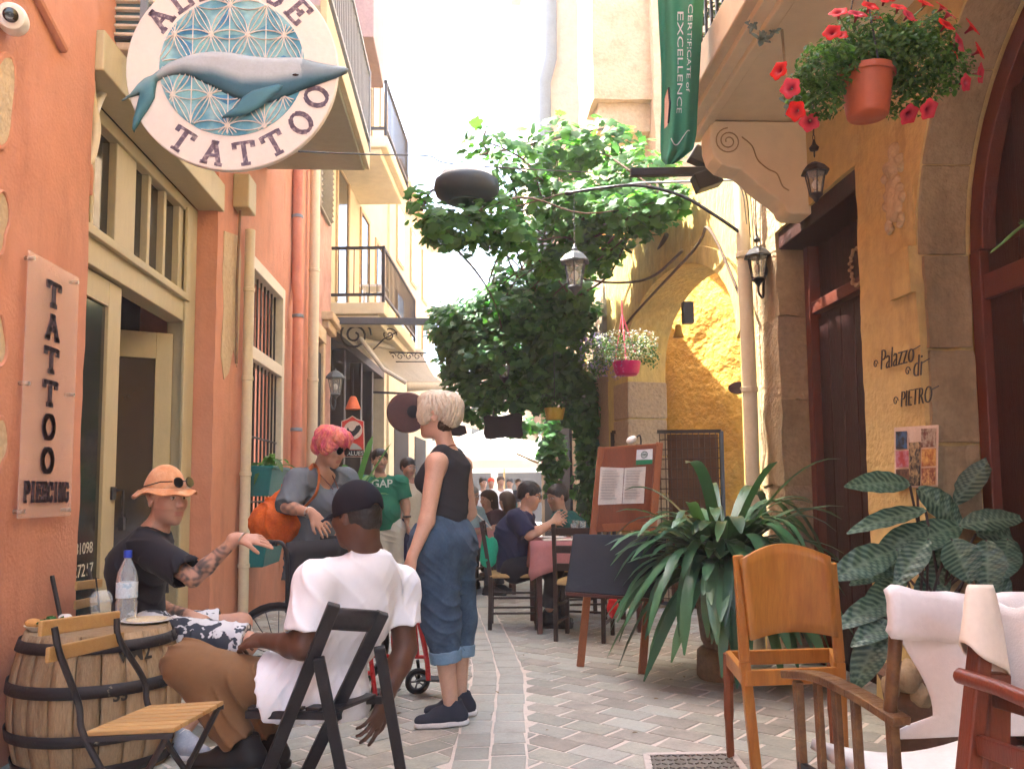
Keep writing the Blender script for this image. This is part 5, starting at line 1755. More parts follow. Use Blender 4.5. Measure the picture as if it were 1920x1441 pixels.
# ------------------------------------------------------------------ simpler figures farther off
def figure(label, D, pel, che, nb, head, hdir, shs, els, wrs, hips, knees, ankles, shirt, legm, hairm, skin=(.42, .23, .15), h=.011, sleeve=.75,
           beard=0, group=None, fat=1.0, hair='short', long_sleeve=False, glasses=False, belly=0.0, hk=1.0, open_neck=.07, hands=True):
    o = person(label, pel, group)
    H = HeadFrame(head, hdir, (0, 0, 1), hk)
    fw = Vector(hdir); fw.z = 0; fw.normalize()
    S = SDF()
    S.cone(pel, che, .115 * fat, .12 * fat, .05, flat=.8, side=fw); S.cone(che, nb, .115, .05, .05, flat=.8, side=fw)
    S.cone(nb, H.p(0, -.02, -.05), .05, .048, .03)
    add_head(S, H)
    for i in (0, 1):
        S.cone(nb - Vector((0, 0, .05)), shs[i], .05, .05, .05)
        add_arm(S, shs[i], els[i], wrs[i], 1.0, fat ** .5)
        if hands:
            d = (Vector(wrs[i]) - Vector(els[i]))
            add_hand(S, wrs[i], d, (0, -.6, .6) if abs(d.z) < .1 else (fw.y, -fw.x, .1) if i else (-fw.y, fw.x, .1), 1 if i == 0 else -1, (.5, .5, .55, .6))
        if hips: add_leg(S, hips[i], knees[i], ankles[i])
    sobj('body', S, M_SKIN, o, h, skin_col(H, skin, beard, brow=h < .009))
    T = SDF()
    T.cone(pel - Vector((0, 0, .04)), che, .145 * fat, .15 * fat, .06, flat=.85, side=fw, cut0=True); T.cone(che, nb - Vector((0, 0, .05)), .145 * fat, .07, .06, flat=.85, side=fw)
    if belly: T.ell(Vector(pel).lerp(che, .45) + fw * belly, (.13 * fat, .13 * fat, .14), None, .05)
    for i in (0, 1):
        T.cone(nb - Vector((0, 0, .06)), shs[i], .068, .070, .05)
        if long_sleeve:
            T.cone(shs[i], els[i], .072, .055, .04); T.cone(els[i], Vector(els[i]).lerp(wrs[i], .9), .055, .042, .03, cut=True)
        else:
            T.cone(shs[i], Vector(shs[i]).lerp(els[i], sleeve), .074 * fat ** .5, .074 * fat ** .5, .04, cut=True)
    T.ell(nb + fw * .02 + Vector((0, 0, .02)), (open_neck, open_neck, .07), None, .01, 's')
    T.disp = fold(.007, 26, int(D * 10) % 50, (.6, .2, .6))
    sobj('shirt', T, shirt, o, h)
    if hips and legm:
        K = SDF(); K.cone(hips[0], hips[1], .115, .115, .05)
        for i in (0, 1):
            K.cone(hips[i], knees[i], .105 * fat ** .5, .08, .05); K.cone(knees[i], Vector(knees[i]).lerp(ankles[i], .95), .08, .065, .04, cut=True)
        K.disp = fold(.007, 26, 9, (.5, .2, .7))
        sobj('trousers', K, legm, o, h)
        for i in (0, 1):
            a = Vector(ankles[i]); a.z = .09
            shoe(o, a, fw, 1.08, M_BOOT, M_BOOT)
    A = H.axes()
    Q = SDF()
    if hair != 'bald':
        Q.ell(H.p(0, -.018, .046), (.083, .102, .083), A, .01)
        Q.ell(H.p(0, -.075, .0), (.066, .04, .06), A, .03)
        if hair == 'long': Q.cone(H.p(0, -.06, .0), H.p(0, -.07, -.18), .085, .075, .04)
        Q.ell(H.p(0, .11, -.03), (.085, .075, .095), A, .012, 's')
        Q.disp = strands(H, .006, 22, 3)
        sobj('hair', Q, hairm, o, max(.007, h * .7))
    if glasses:
        g_ = MB()
        for sx in (-1, 1):
            g_.tube([H.p(sx * .033 + .024 * math.cos(t), .098, .012 + .019 * math.sin(t)) for t in np.linspace(0, 6.28, 18)], .0025, 5)
            g_.tube([H.p(sx * .057, .095, .018), H.p(sx * .08, .0, .018)], .0025, 5)
        g_.tube([H.p(-.009, .1, .014), H.p(.009, .1, .014)], .0025, 5)
        g_.build('glasses', M_BLACKM, o, smooth=True)
    return o, H

# the man in a green lettered t-shirt
D = 9.0
gm, Hg = figure('dark haired man with short beard in green lettered t-shirt walking towards us', D,
    P(724, 985, D), P(716, 925, D), P(713, 893, D), P(712, 863, D), (.32, -.95, -.05),
    (P(682, 905, D), P(751, 905, D)), (P(668, 945, D), P(762, 945, D)), (P(675, 980, D - .12), P(763, 978, D - .06)),
    (P(709, 990, D), P(738, 990, D)), (P(707, 1060, D - .08), P(742, 1058, D + .05)), (P(706, 1122, D), P(742, 1118, D + .12)),
    M_GREENT, M_KHAKI, M_DARKH, (.40, .215, .14), .0072, .72, .45, fat=1.12, belly=.05)
mb = MB()
put_text(mb, 'GAP', .115, P(716, 913, D - .135), (1, -.1, 0), (0, -.1, 1), .003, bold=.0012)
mb.build('lettering', mat('white print', (.55, .6, .55), .8), gm)
mb = MB(); c = P(763, 968, D - .06); mb.tube([c + Vector((math.cos(a) * .032, math.sin(a) * .032, 0)) for a in np.linspace(0, 6.28, 16)], .012, 6); mb.build('watch', M_BLACKM, gm, smooth=True)
D = 10.2
figure('man in open beige shirt walking behind the green t-shirt', D,
    P(778, 985, D), P(776, 930, D), P(771, 903, D), P(766, 877, D), (.55, -.8, -.15),
    (P(752, 912, D), P(797, 912, D)), (P(746, 945, D), P(800, 945, D)), (P(750, 975, D - .1), P(798, 975, D - .1)),
    (P(766, 985, D), P(790, 985, D)), (P(766, 1045, D - .05), P(790, 1045, D)), (P(766, 1095, D), P(792, 1095, D)),
    M_BEIGES, M_NAVY, M_DARKH, (.38, .2, .13), .012, .7, .25)

# diners
D = 7.6
dn, Hd = figure('dark haired man with glasses in navy polo shirt eating at the near table', D,
    P(962, 1062, D), P(962, 1000, D), P(985, 960, D), P(994, 929, D), (.93, -.25, -.28),
    (P(968, 972, D - .18), P(975, 968, D + .18)), (P(992, 1003, D - .24), P(1000, 1000, D + .22)), (P(1036, 978, D - .12), P(1032, 985, D + .12)),
    (P(965, 1066, D - .1), P(965, 1066, D + .1)), (P(1040, 1062, D - .12), P(1040, 1060, D + .12)), (P(1030, 1140, D - .1), P(1032, 1135, D + .1)),
    M_NAVY, M_TEE_B, M_DARKH, (.46, .25, .16), .0085, .9, .15, fat=1.18, glasses=True, group='diners at the restaurant tables')
D = 8.1
figure('diner in dark green shirt sitting across from the navy polo shirt', D,
    P(1085, 1055, D), P(1075, 995, D), P(1052, 960, D), P(1044, 932, D), (-.8, -.45, -.2),
    (P(1050, 972, D - .18), P(1070, 972, D + .18)), (P(1075, 1000, D - .24), P(1080, 1000, D + .2)), (P(1055, 990, D - .2), P(1050, 992, D + .1)),
    (P(1085, 1060, D - .1), P(1085, 1060, D + .1)), (P(1040, 1062, D - .15), P(1040, 1060, D + .1)), (P(1050, 1125, D - .1), P(1050, 1125, D + .1)),
    mat('dark green cotton', (.01, .06, .05), .9), M_TEE_B, M_DARKH, (.3, .16, .1), .012, .8, group='diners at the restaurant tables')
def seated(label, px, py, D, d, shirt, hairm, skin=(.36, .2, .13), hair='short', glasses=False, h=.013):
    hp = P(px, py, D)
    f_ = Vector((d[0], d[1], 0)).normalized(); s_ = Vector((f_.y, -f_.x, 0))
    z0 = .47
    dz = hp.z - 1.15
    pel = Vector((hp.x, hp.y, z0)) - f_ * .1; che = pel + f_ * .04 + Vector((0, 0, .34 + dz)); nb = che + f_ * .04 + Vector((0, 0, .20))
    figure(label, D + px * .01, pel, che, nb, hp, (d[0], d[1], -.12),
        (nb - s_ * .19 - Vector((0, 0, .06)), nb + s_ * .19 - Vector((0, 0, .06))), (nb - s_ * .24 + f_ * .1 - Vector((0, 0, .3)), nb + s_ * .24 + f_ * .1 - Vector((0, 0, .3))),
        (nb - s_ * .1 + f_ * .32 - Vector((0, 0, .22)), nb + s_ * .1 + f_ * .32 - Vector((0, 0, .24))),
        (pel - s_ * .1, pel + s_ * .1), (pel - s_ * .1 + f_ * .42, pel + s_ * .1 + f_ * .42), (pel - s_ * .1 + f_ * .40 + Vector((0, 0, -.38)), pel + s_ * .1 + f_ * .40 + Vector((0, 0, -.38))),
        shirt, M_TEE_B, hairm, skin, h, .8, hair=hair, glasses=glasses, group='diners at the restaurant tables')
M_LBLUE = mat('pale blue shirt', (.26, .36, .38), .9); M_PLUM = mat('dark plum top', (.04, .02, .03), .9); M_REDS = mat('red shirt', (.55, .05, .03), .9); M_WHS = mat('white shirt', (.7, .7, .7), .9)
seated('grey haired diner in pale blue shirt at the far table', 884, 930, 10.2, (.85, -.5), M_LBLUE, M_GREYH, glasses=True)
seated('dark haired diner in plum top beside the pale blue shirt', 914, 936, 10.9, (-.75, -.55), M_PLUM, M_BROWNH, hair='long')
seated('brown haired diner in dark top behind the navy polo shirt', 948, 938, 11.6, (-.6, .7), M_TEE_B, M_BROWNH, hair='long')
def standing(label, px, py, D, d, shirt, legm, hairm, skin=(.4, .22, .14), hair='short', group=None):
    hp = P(px, py, D)
    f_ = Vector((d[0], d[1], 0)).normalized(); s_ = Vector((f_.y, -f_.x, 0))
    nb = hp - Vector((0, 0, .17)); che = nb - Vector((0, 0, .2)); pel = nb - Vector((0, 0, .55))
    an = Vector((pel.x, pel.y, .09))
    figure(label, D + px * .01, pel, che, nb, hp, (d[0], d[1], -.05),
        (nb - s_ * .18 - Vector((0, 0, .06)), nb + s_ * .18 - Vector((0, 0, .06))), (nb - s_ * .23 - Vector((0, 0, .34)), nb + s_ * .23 - Vector((0, 0, .34))),
        (nb - s_ * .22 + f_ * .1 - Vector((0, 0, .56)), nb + s_ * .22 + f_ * .1 - Vector((0, 0, .56))),
        (pel - s_ * .09, pel + s_ * .09), ((pel + an) / 2 - s_ * .1 + f_ * .06, (pel + an) / 2 + s_ * .1), (an - s_ * .1 + f_ * .1, an + s_ * .1 - f_ * .1),
        shirt, legm, hairm, skin, .022, .7, hair=hair, group=group, hands=False)
GR = 'people walking at the far end of the lane'
standing('far walker in white top, leftmost of the walkers', 906, 905, 18, (.3, -.95), M_WHS, M_NAVY, M_DARKH, group=GR)
standing('far walker in red top and red cap', 921, 905, 21, (0, -1), M_REDS, M_NAVY, mat('red cap cloth', (.6, .06, .03), .9), group=GR)
standing('far walker in white shirt beneath the umbrella', 939, 903, 18.5, (.1, -1), M_WHS, M_KHAKI, M_BROWNH, group=GR)
standing('far walker in dark top right of the white shirt', 956, 906, 20, (-.4, -1), M_TEE_B, M_NAVY, M_DARKH, group=GR)
standing('far walker in green top near the pillar', 972, 906, 22, (.2, -1), M_GREENT, M_NAVY, M_BROWNH, group=GR)
# ================================================================== left side: barrel, chairs, things on the barrel
M_STAVE = mat('weathered oak stave', (.33, .235, .135), .8, .35, 5, .5, 40, col2=(.20, .125, .065), mixlo=.42, mixhi=.68, stretch=(5, 5, .7), rand=.22)
M_HOOP = mat('black hoop', (.016, .015, .018), .6, .3, 20, .3, 60, col2=(.3, .26, .18), mixlo=.66, mixhi=.72)
M_SLATW = mat('honey bistro wood', (.42, .255, .095), .5, .2, 6, .2, 50, col2=(.34, .19, .07), stretch=(1, 8, 8), rand=.12)
M_CLEAR = mat('clear plastic', (.9, .92, .93), .06, .02, 4, 0, trans=1.0, ior=1.3, spec=.4)
M_WATER = mat('water', (.85, .9, .92), .03, .02, 4, 0, trans=1.0, ior=1.33)
BC = Vector((P(182, 1300, 3.96).x, 3.96, 0))
BH = .585
def brad(z):
    t = (z / BH - .48) / .52
    return .352 - .058 * t * t
bar_ = thing('wine_barrel', 'old oak wine barrel with black hoops used as a table', 'barrel', BC)
NS = 22
for k in range(NS):
    a0, a1 = 2 * math.pi * (k + .03) / NS, 2 * math.pi * (k + .97) / NS
    out, inn = [], []
    dr_ = rnd.uniform(-.003, .003)
    rows = []
    for j in range(13):
        z = BH * j / 12
        r_ = brad(z) + dr_
        rows.append([BC + Vector((math.cos(lerp(a0, a1, i / 3)) * r_, math.sin(lerp(a0, a1, i / 3)) * r_, z)) for i in range(4)])
    mb = MB().grid(rows)
    md = mb.build('stave', M_STAVE, bar_, smooth=True, angle=30)
    mm = md.modifiers.new('solid', 'SOLIDIFY'); mm.thickness = .024; mm.offset = -1
for (z0, z1) in ((.515, .560), (.345, .395), (.155, .20), (.02, .065)):
    rows = []
    for z in (z0, (z0 + z1) / 2, z1):
        rows.append([BC + Vector((math.cos(2 * math.pi * i / 64), math.sin(2 * math.pi * i / 64), 0)) * (brad(z) + .006) + Vector((0, 0, z)) for i in range(65)])
    ob = MB().grid(rows).build('hoop', M_HOOP, bar_, smooth=True)
    mm = ob.modifiers.new('solid', 'SOLIDIFY'); mm.thickness = .006; mm.offset = 0
MB().lathe([(0, BH - .028), (.274, BH - .028), (.274, BH - .006), (0, BH - .006)], BC, 40).build('barrel_head', M_STAVE, bar_)
def on_barrel(txt, size, px, py):
    vv, ff = text_mesh(txt, size, 0, bold=.002)
    c = P(px, py, 3.7); z0 = c.z
    a0 = math.atan2(c.y - BC.y, c.x - BC.x)
    mb = MB()
    mb.add([BC + Vector((math.cos(a0 + v.x / .35) * (brad(z0 + v.y) + .004), math.sin(a0 + v.x / .35) * (brad(z0 + v.y) + .004), z0 + v.y)) for v in vv], ff)
    return mb
on_barrel('VM2', .085, 268, 1240).build('painted_mark', mat('black stencil', (.03, .025, .02), .8), bar_)
on_barrel('33', .06, 222, 1310).build('painted_mark', mat('black stencil', (.03, .025, .02)), bar_)
ZT = BH - .005
# bottle
def rest(px, py):                       # point on the barrel top
    return G(px, py, ZT)
b0 = rest(236, 1166)
bt = thing('water_bottle', 'clear plastic water bottle with blue cap on the barrel', 'bottle', b0)
prof = [(0, 0), (.038, 0), (.042, .006), (.042, .07), (.039, .078), (.042, .086), (.042, .15), (.036, .178), (.020, .212), (.0145, .222), (.0145, .236), (0, .236)]
prof = [(r_ * 1.12, z * 1.3) for r_, z in prof]
MB().lathe(prof, b0, 24).build('body', mat('bottle plastic', (.80, .86, .90), .08, .03, 4, .1, 60, trans=.75, ior=1.2, spec=.6), bt, smooth=True, angle=60)
MB().lathe([(.0476, .114), (.048, .117), (.048, .182), (.0476, .185)], b0, 24).build('label', mat('pale bottle label', (.60, .68, .74), .5, .2, 20, 0, col2=(.35, .5, .62), mixlo=.55, mixhi=.6), bt, smooth=True)
MB().lathe([(0, .296), (.0185, .296), (.0185, .328), (.017, .33), (0, .33)], b0, 20).build('cap', mat('blue cap plastic', (.015, .05, .42), .4), bt, smooth=True, angle=50)
# cup with dome lid
c0 = rest(188, 1172)
cu = thing('plastic_cup', 'clear plastic cup with dome lid, mint drink and black straw on the barrel', 'cup', c0)
MB().lathe([(0, 0), (.034, 0), (.046, .105), (.048, .108)], c0, 24).build('cup_body', mat('cup plastic', (.75, .8, .78), .1, .03, 4, 0, alpha=.28, spec=.8), cu, smooth=True)
MB().lathe([(0, .004), (.031, .004), (.039, .06), (0, .06)], c0, 20).build('drink', mat('mint drink', (.09, .16, .04), .3, .5, 60, .2, col2=(.35, .38, .2)), cu, smooth=True)
MB().lathe([(.05, .108), (.050, .114), (.046, .13), (.034, .15), (.014, .158), (0, .159)], c0, 24).build('dome_lid', mat('cup plastic', (.75, .8, .78)), cu, smooth=True)
MB().tube([c0 + Vector((0, 0, .02)), c0 + Vector((-.022, -.01, .215))], .004, 8).build('straw', M_BLACKM, cu)
# food
f0 = rest(92, 1178)
pl = thing('food_tray', 'paper tray with salad greens and bread at the barrel edge', 'food', f0)
MB().lathe([(0, 0), (.075, 0), (.095, .022), (.09, .022), (.07, .005), (0, .005)], f0 + Vector((.03, -.02, .0)), 24, sx=1.3).build('paper_tray', mat('pale paper', (.6, .52, .42), .8), pl, smooth=True)
mb = MB()
for k in range(50):
    c = f0 + Vector((rnd.uniform(-.03, .08), rnd.uniform(-.06, .02), rnd.uniform(.015, .045)))
    u_ = Vector((rnd.uniform(-1, 1), rnd.uniform(-1, 1), rnd.uniform(-.3, .8))).normalized() * rnd.uniform(.012, .025)
    v_ = u_.cross(Vector((rnd.uniform(-1, 1), rnd.uniform(-1, 1), 1))).normalized() * .012
    mb.add([c - u_, c + v_ + Vector((0, 0, .006)), c + u_, c - v_], [(0, 1, 2, 3)])
mb.build('salad_leaves', mat('salad green', (.03, .13, .03), .6, .4, 30), pl, kind='stuff')
mb = MB(); mb.ball(f0 + Vector((-.055, -.03, .03)), .035, 14, 8, (1, .8, .6)); mb.build('bread', mat('crust', (.5, .25, .08), .8, .3, 20, .4), pl, smooth=True)
q0 = rest(275, 1166)
pp_ = thing('flatbread_plate', 'round white plate with flatbread on the barrel beside the bottle', 'plate', q0)
MB().lathe([(0, 0), (.07, 0), (.11, .012), (.108, .016), (.07, .005), (0, .005)], q0, 32).build('plate', mat('white china', (.7, .68, .64), .3), pp_, smooth=True)
MB().lathe([(0, .014), (.085, .012), (.09, .016), (.08, .02), (0, .024)], q0, 24).build('flatbread', mat('flatbread', (.66, .55, .36), .8, .3, 40, .6, 40, col2=(.45, .28, .12), mixlo=.6, mixhi=.68), pp_, smooth=True)
n0 = rest(122, 1163)
tag(MB().lathe([(0, 0), (.03, .0), (.032, .02), (.02, .03), (0, .03)], n0, 8).build('napkin', mat('white tissue', (.7, .66, .62), .9), bevel=.002), 'crumpled white napkin between salad tray and cup on the barrel', 'napkin')

def bistro_chair(label, seat, back0, back1, group=None, full=True):
    """seat: near-back, near-front, far-front, far-back corners; back0/back1: (near, far) ends of lower and upper back slats"""
    nb_, nf, ff_, fb = [Vector(p) for p in seat]
    c = (nb_ + nf + ff_ + fb) / 4
    o = thing('bistro_chair', label, 'chair', (c.x, c.y, 0), group)
    n = 7
    for k in range(n):
        t0, t1 = (k + .06) / n, (k + .94) / n
        a, b_ = nb_.lerp(fb, t0), nb_.lerp(fb, t1); d_, e_ = nf.lerp(ff_, t0), nf.lerp(ff_, t1)
        mb = MB(); mid0, mid1 = (a + b_) / 2, (d_ + e_) / 2
        mb.obox((mid0 + mid1) / 2, (mid1 - mid0) / 2, (b_ - a) / 2, Vector((0, 0, .008)))
        mb.build('seat_slat', M_SLATW, o, bevel=.003)
    for (p, q) in (back0, back1):
        mb = MB(); p, q = Vector(p), Vector(q)
        mb.bar(p, q, .014, .045); mb.build('back_slat', M_SLATW, o, bevel=.004)
    return o
# near chair
zs = .445
S4 = [G(158, 1376, zs), G(325, 1369, zs), G(420, 1316, zs), G(280, 1325, zs)]
l0, l1 = P(88, 1228, 2.60), P(230, 1196, 2.98)
u0, u1 = P(74, 1178, 2.58), P(222, 1157, 2.97)
bc = bistro_chair('wooden slatted bistro chair with black metal frame in front of the barrel', S4, (l0, l1), (u0, u1))
for (top, low, sb, sf, foot_px) in ((u0.lerp(u1, .12), l0.lerp(l1, .1), S4[0], S4[1], (200, 1450)), (u0.lerp(u1, .92), l0.lerp(l1, .9), S4[3], S4[2], (330, 1395))):
    ft = Vector((sf.x + .06, sf.y, .012))
    mb = MB(); mb.tube(catmull([top + Vector((.012, 0, 0)), low + Vector((.012, 0, 0)), sb + Vector((-.02, 0, .09)), sb + Vector((.0, 0, -.005)), sb.lerp(sf, .45) + Vector((0, 0, -.2)), ft], 6), .0105, 8)
    mb.build('frame_tube', M_BLACKM, bc, smooth=True)
    bk = Vector((sb.x - .03, sb.y, .012))
    mb = MB(); mb.tube([sf + Vector((-.02, .012, -.016)), sf.lerp(sb, .5) + Vector((0, .012, -.22)), bk + Vector((0, .012, 0))], .0105, 8)
    mb.build('leg', M_BLACKM, bc, smooth=True)
for k, (a, b_) in enumerate(((S4[0], S4[1]), (S4[3], S4[2]))):
    mb = MB(); mb.bar(a + Vector((0, 0, -.014)), b_ + Vector((0, 0, -.014)), .018, .014); mb.build('seat_rail', M_BLACKM, bc)
mb = MB(); mb.bar(S4[0].lerp(S4[1], .5) + Vector((0, 0, -.25)), S4[3].lerp(S4[2], .5) + Vector((0, 0, -.25)), .012, .012); mb.build('cross_rod', M_BLACKM, bc)
# the bucket-hat man's chair
hx = P(262, 1200, 4.45)
sx0, sx1 = hx.x - .24, hx.x + .18
zz = .40
S4 = [(sx0, 4.24, zz), (sx1, 4.24, zz), (sx1, 4.66, zz), (sx0, 4.66, zz)]
bc2 = bistro_chair('wooden slatted bistro chair under the man in the bucket hat', S4, (P(140, 1134, 4.4), P(186, 1124, 4.7)), (P(142, 1098, 4.4), P(190, 1092, 4.7)))
for y_ in (4.25, 4.65):
    mb = MB(); mb.tube([(sx0 - .13, y_ + .05, .78), (sx0 - .02, y_, .42), (sx0 + .15, y_, .22), (sx1 + .02, y_, .012)], .0105, 8); mb.build('frame_tube', M_BLACKM, bc2, smooth=True)
    mb = MB(); mb.tube([(sx1, y_ + .014, .38), (sx0 - .02, y_ + .014, .012)], .0105, 8); mb.build('leg', M_BLACKM, bc2, smooth=True)

# black folding chair of the man in white
fc = thing('folding_chair', 'black wooden folding chair under the man in the white t-shirt', 'chair', P(610, 1400, 3.5))
M_BLKW = mat('black painted wood', (.014, .014, .018), .45, .3, 8, .25, 50, spec=.45)
def bar_part(o, name, p, q, w_, t_, m, up=(0, 0, 1), bevel=.004):
    mb = MB(); mb.bar(p, q, w_, t_, up); return mb.build(name, m, o, bevel=bevel)
uL0, uL1 = P(627, 1132, 3.10), G(475, 1512, 0)
uR0, uR1 = P(718, 1148, 3.20), G(553, 1492, 0)
bar_part(fc, 'back_leg', uL0, uL1, .028, .046, M_BLKW, (1, 0, .4)); bar_part(fc, 'back_leg', uR0, uR1, .028, .046, M_BLKW, (1, 0, .4))
fL0, fL1 = P(597, 1232, 3.13), G(655, 1520, 0)
fR0, fR1 = P(711, 1212, 3.24), G(760, 1492, 0)
bar_part(fc, 'front_leg', fL0, fL1, .026, .042, M_BLKW, (1, 0, .4)); bar_part(fc, 'front_leg', fR0, fR1, .026, .042, M_BLKW, (1, 0, .4))
mb = MB()
rows = []
for j in range(4):
    rows.append([])
    for i in range(11):
        t = i / 10
        p_ = (uL0 + Vector((0, 0, -.012))).lerp(uR0 + Vector((0, 0, .005)), t)
        d_ = (uL1 - uL0).normalized().lerp((uR1 - uR0).normalized(), t)
        out_ = Vector((.8, -.6, 0)) * (.035 * math.sin(math.pi * t))
        rows[-1].append(p_ + d_ * (.085 * j / 3) + out_ - Vector((.01, 0, 0)))
MB().grid(rows).build('back_panel', M_BLKW, fc, smooth=True, solid=.014, angle=170)
sL0, sL1, sR0, sR1 = P(462, 1310, 3.34), P(640, 1312, 3.24), P(500, 1288, 3.70), P(718, 1284, 3.42)
for k in range(5):
    t = (k + .5) / 5
    a, b_ = sL0.lerp(sL1, t), sR0.lerp(sR1, t)
    bar_part(fc, 'seat_slat', a + Vector((0, 0, -.035)), b_ + Vector((0, 0, -.035)), .062, .014, M_BLKW)
bar_part(fc, 'seat_rail', sL0 + Vector((0, 0, -.055)), sL1 + Vector((0, 0, -.055)), .022, .03, M_BLKW); bar_part(fc, 'seat_rail', sR0 + Vector((0, 0, -.055)), sR1 + Vector((0, 0, -.055)), .022, .03, M_BLKW)
bar_part(fc, 'stretcher', uL0.lerp(uL1, .86), uR0.lerp(uR1, .86), .02, .03, M_BLKW); bar_part(fc, 'stretcher', fL0.lerp(fL1, .9), fR0.lerp(fR1, .9), .02, .03, M_BLKW)
# bag on the ground
Q = SDF(); c = G(440, 1445, .04)
Q.ell(c, (.13, .12, .07), None, .02); Q.ell(c + Vector((.09, .02, -.005)), (.09, .09, .06), None, .04); Q.plane((0, 0, .002), (0, 0, -1), .004); Q.disp = fold(.008, 40, 3)
def bagc(V):
    s_ = np.sin((V[:, 0] + V[:, 1] * .5) * 130)
    red = (V[:, 0] < c.x + .03)
    b_ = np.tile(np.array([.015, .015, .02]), (len(V), 1))
    b_[red] = (.62, .03, .02)
    b_[red & (s_ > .75)] = (.7, .6, .58)
    return b_
bo = sobj('soft_bag', Q, M_CLOTH, None, .007, bagc); tag(bo, 'soft red and black striped bag lying on the paving by the boots', 'bag')

# wheelchair
M_RED = mat('red lacquered tube', (.42, .012, .014), .3, .1, 8, 0, spec=.5, coat=.4)
M_RUB = mat('black rubber', (.015, .015, .016), .7, .2, 20, .1)
wc = thing('wheelchair', 'red framed wheelchair with black seat back and small caster wheels', 'wheelchair', G(700, 1310))
def wheel(o, name, c, r_, axis, th, spokes=5):
    t = thing(name, None, None, c); t.parent = o; t.location = Vector(c) - ORIG[o]; ORIG[t] = Vector(c)
    ax = Vector(axis).normalized(); a, b_ = frame_of(ax)
    mb = MB(); mb.tube([Vector(c) + (a * math.cos(k) + b_ * math.sin(k)) * r_ for k in np.linspace(0, 2 * math.pi, 33)], th, 8, caps=False); mb.build('tyre', M_RUB, t, smooth=True)
    mb = MB(); mb.tube([Vector(c) + (a * math.cos(k) + b_ * math.sin(k)) * (r_ - th * 1.2) for k in np.linspace(0, 2 * math.pi, 33)], th * .45, 6, caps=False)
    for k in range(spokes):
        an = 2 * math.pi * k / spokes
        mb.tube([Vector(c), Vector(c) + (a * math.cos(an) + b_ * math.sin(an)) * (r_ - th)], th * .4 if spokes < 9 else .0025, 6)
    mb.tube([Vector(c) - ax * th * 1.2, Vector(c) + ax * th * 1.2], th * .9, 10)
    mb.build('rim', mat('grey plastic rim', (.08, .08, .09), .5), t, smooth=True)
cA = G(680, 1337) + Vector((0, 0, .072)); cB = G(783, 1300) + Vector((0, 0, .072))
wheel(wc, 'caster_wheel', cA, .062, (.45, -.9, 0), .014); wheel(wc, 'caster_wheel', cB, .062, (.35, -.94, 0), .014)
wdir = Vector((.94, -.2, 0)).normalized(); wsd = Vector((.2, .94, 0)).normalized()
wA = cA - wdir * .48 + Vector((0, 0, .215)); wB = cB - wdir * .48 + wsd * .05 + Vector((0, 0, .215))
wheel(wc, 'drive_wheel', wA, .275, wsd, .018, 20); wheel(wc, 'drive_wheel', wB, .275, wsd, .018, 20)
def rtube(name, pts, r_, m, n=6):
    MB().tube(catmull(pts, n), r_, 9).build(name, m, wc, smooth=True)
for cc, s_ in ((cA, -1), (cB, 1)):
    rtube('fork', [cc + Vector((0, 0, .0)) + wsd * .03, cc + Vector((0, 0, .07)) + wsd * .02, cc + Vector((.0, 0, .12)) + wsd * .0], .010, M_BLACKM)
    top = cc + Vector((0, 0, .14))
    bk = cc - wdir * .42 + Vector((0, 0, .14))
    rtube('lower_tube', [bk, top, top + wdir * .04 + Vector((0, 0, .0))], .012, M_RED)
    rtube('seat_tube', [cc - wdir * .42 + Vector((0, 0, .36)), cc + Vector((0, 0, .37)) - wdir * .05, cc + Vector((0, 0, .33)) + wdir * .02, cc + wdir * .07 + Vector((0, 0, .02))], .013, M_RED, 8)
    rtube('back_tube', [cc - wdir * .42 + Vector((0, 0, .1)), cc - wdir * .43 + Vector((0, 0, .5)), cc - wdir * .45 + Vector((0, 0, .80)), cc - wdir * .56 + Vector((0, 0, .83))], .012, M_BLACKM, 8)
    rtube('push_grip', [cc - wdir * .50 + Vector((0, 0, .825)), cc - wdir * .60 + Vector((0, 0, .83))], .018, M_RUB)
    rtube('front_riser', [top, cc + Vector((0, 0, .36)) - wdir * .02], .012, M_RED)
    mb = MB(); mb.obox(cc + wdir * .10 + Vector((0, 0, .03)) + wsd * (.06 * -s_), wdir * .07, wsd * .06, Vector((.012, 0, .006))); mb.build('footplate', M_RUB, wc, bevel=.004)
# the front loop seen between the two people
lp = [G(752, 1290) + Vector((0, 0, .1)), P(738, 1210, 4.75), P(745, 1150, 4.75), P(768, 1140, 4.75), P(785, 1165, 4.75), P(800, 1235, 4.72), P(803, 1275, 4.7)]
rtube('front_loop', lp, .014, M_RED, 8)
mb = MB(); a, b_ = cA - wdir * .44, cB - wdir * .44
rows = [[a.lerp(b_, i / 6) + Vector((-.02 * math.sin(math.pi * i / 6), 0, .45 + .38 * j / 5)) for i in range(7)] for j in range(6)]
mb.grid(rows).build('seat_back', mat('black wheelchair nylon', (.02, .023, .032), .7, .2, 20, .2, 200), wc, smooth=True, solid=.012)
rows = [[a.lerp(b_, i / 6) + wdir * (.40 * j / 5) + Vector((0, 0, .37 - .02 * math.sin(math.pi * i / 6))) for i in range(7)] for j in range(6)]
MB().grid(rows).build('seat', mat('black wheelchair nylon', (.02, .023, .032)), wc, smooth=True, solid=.014)

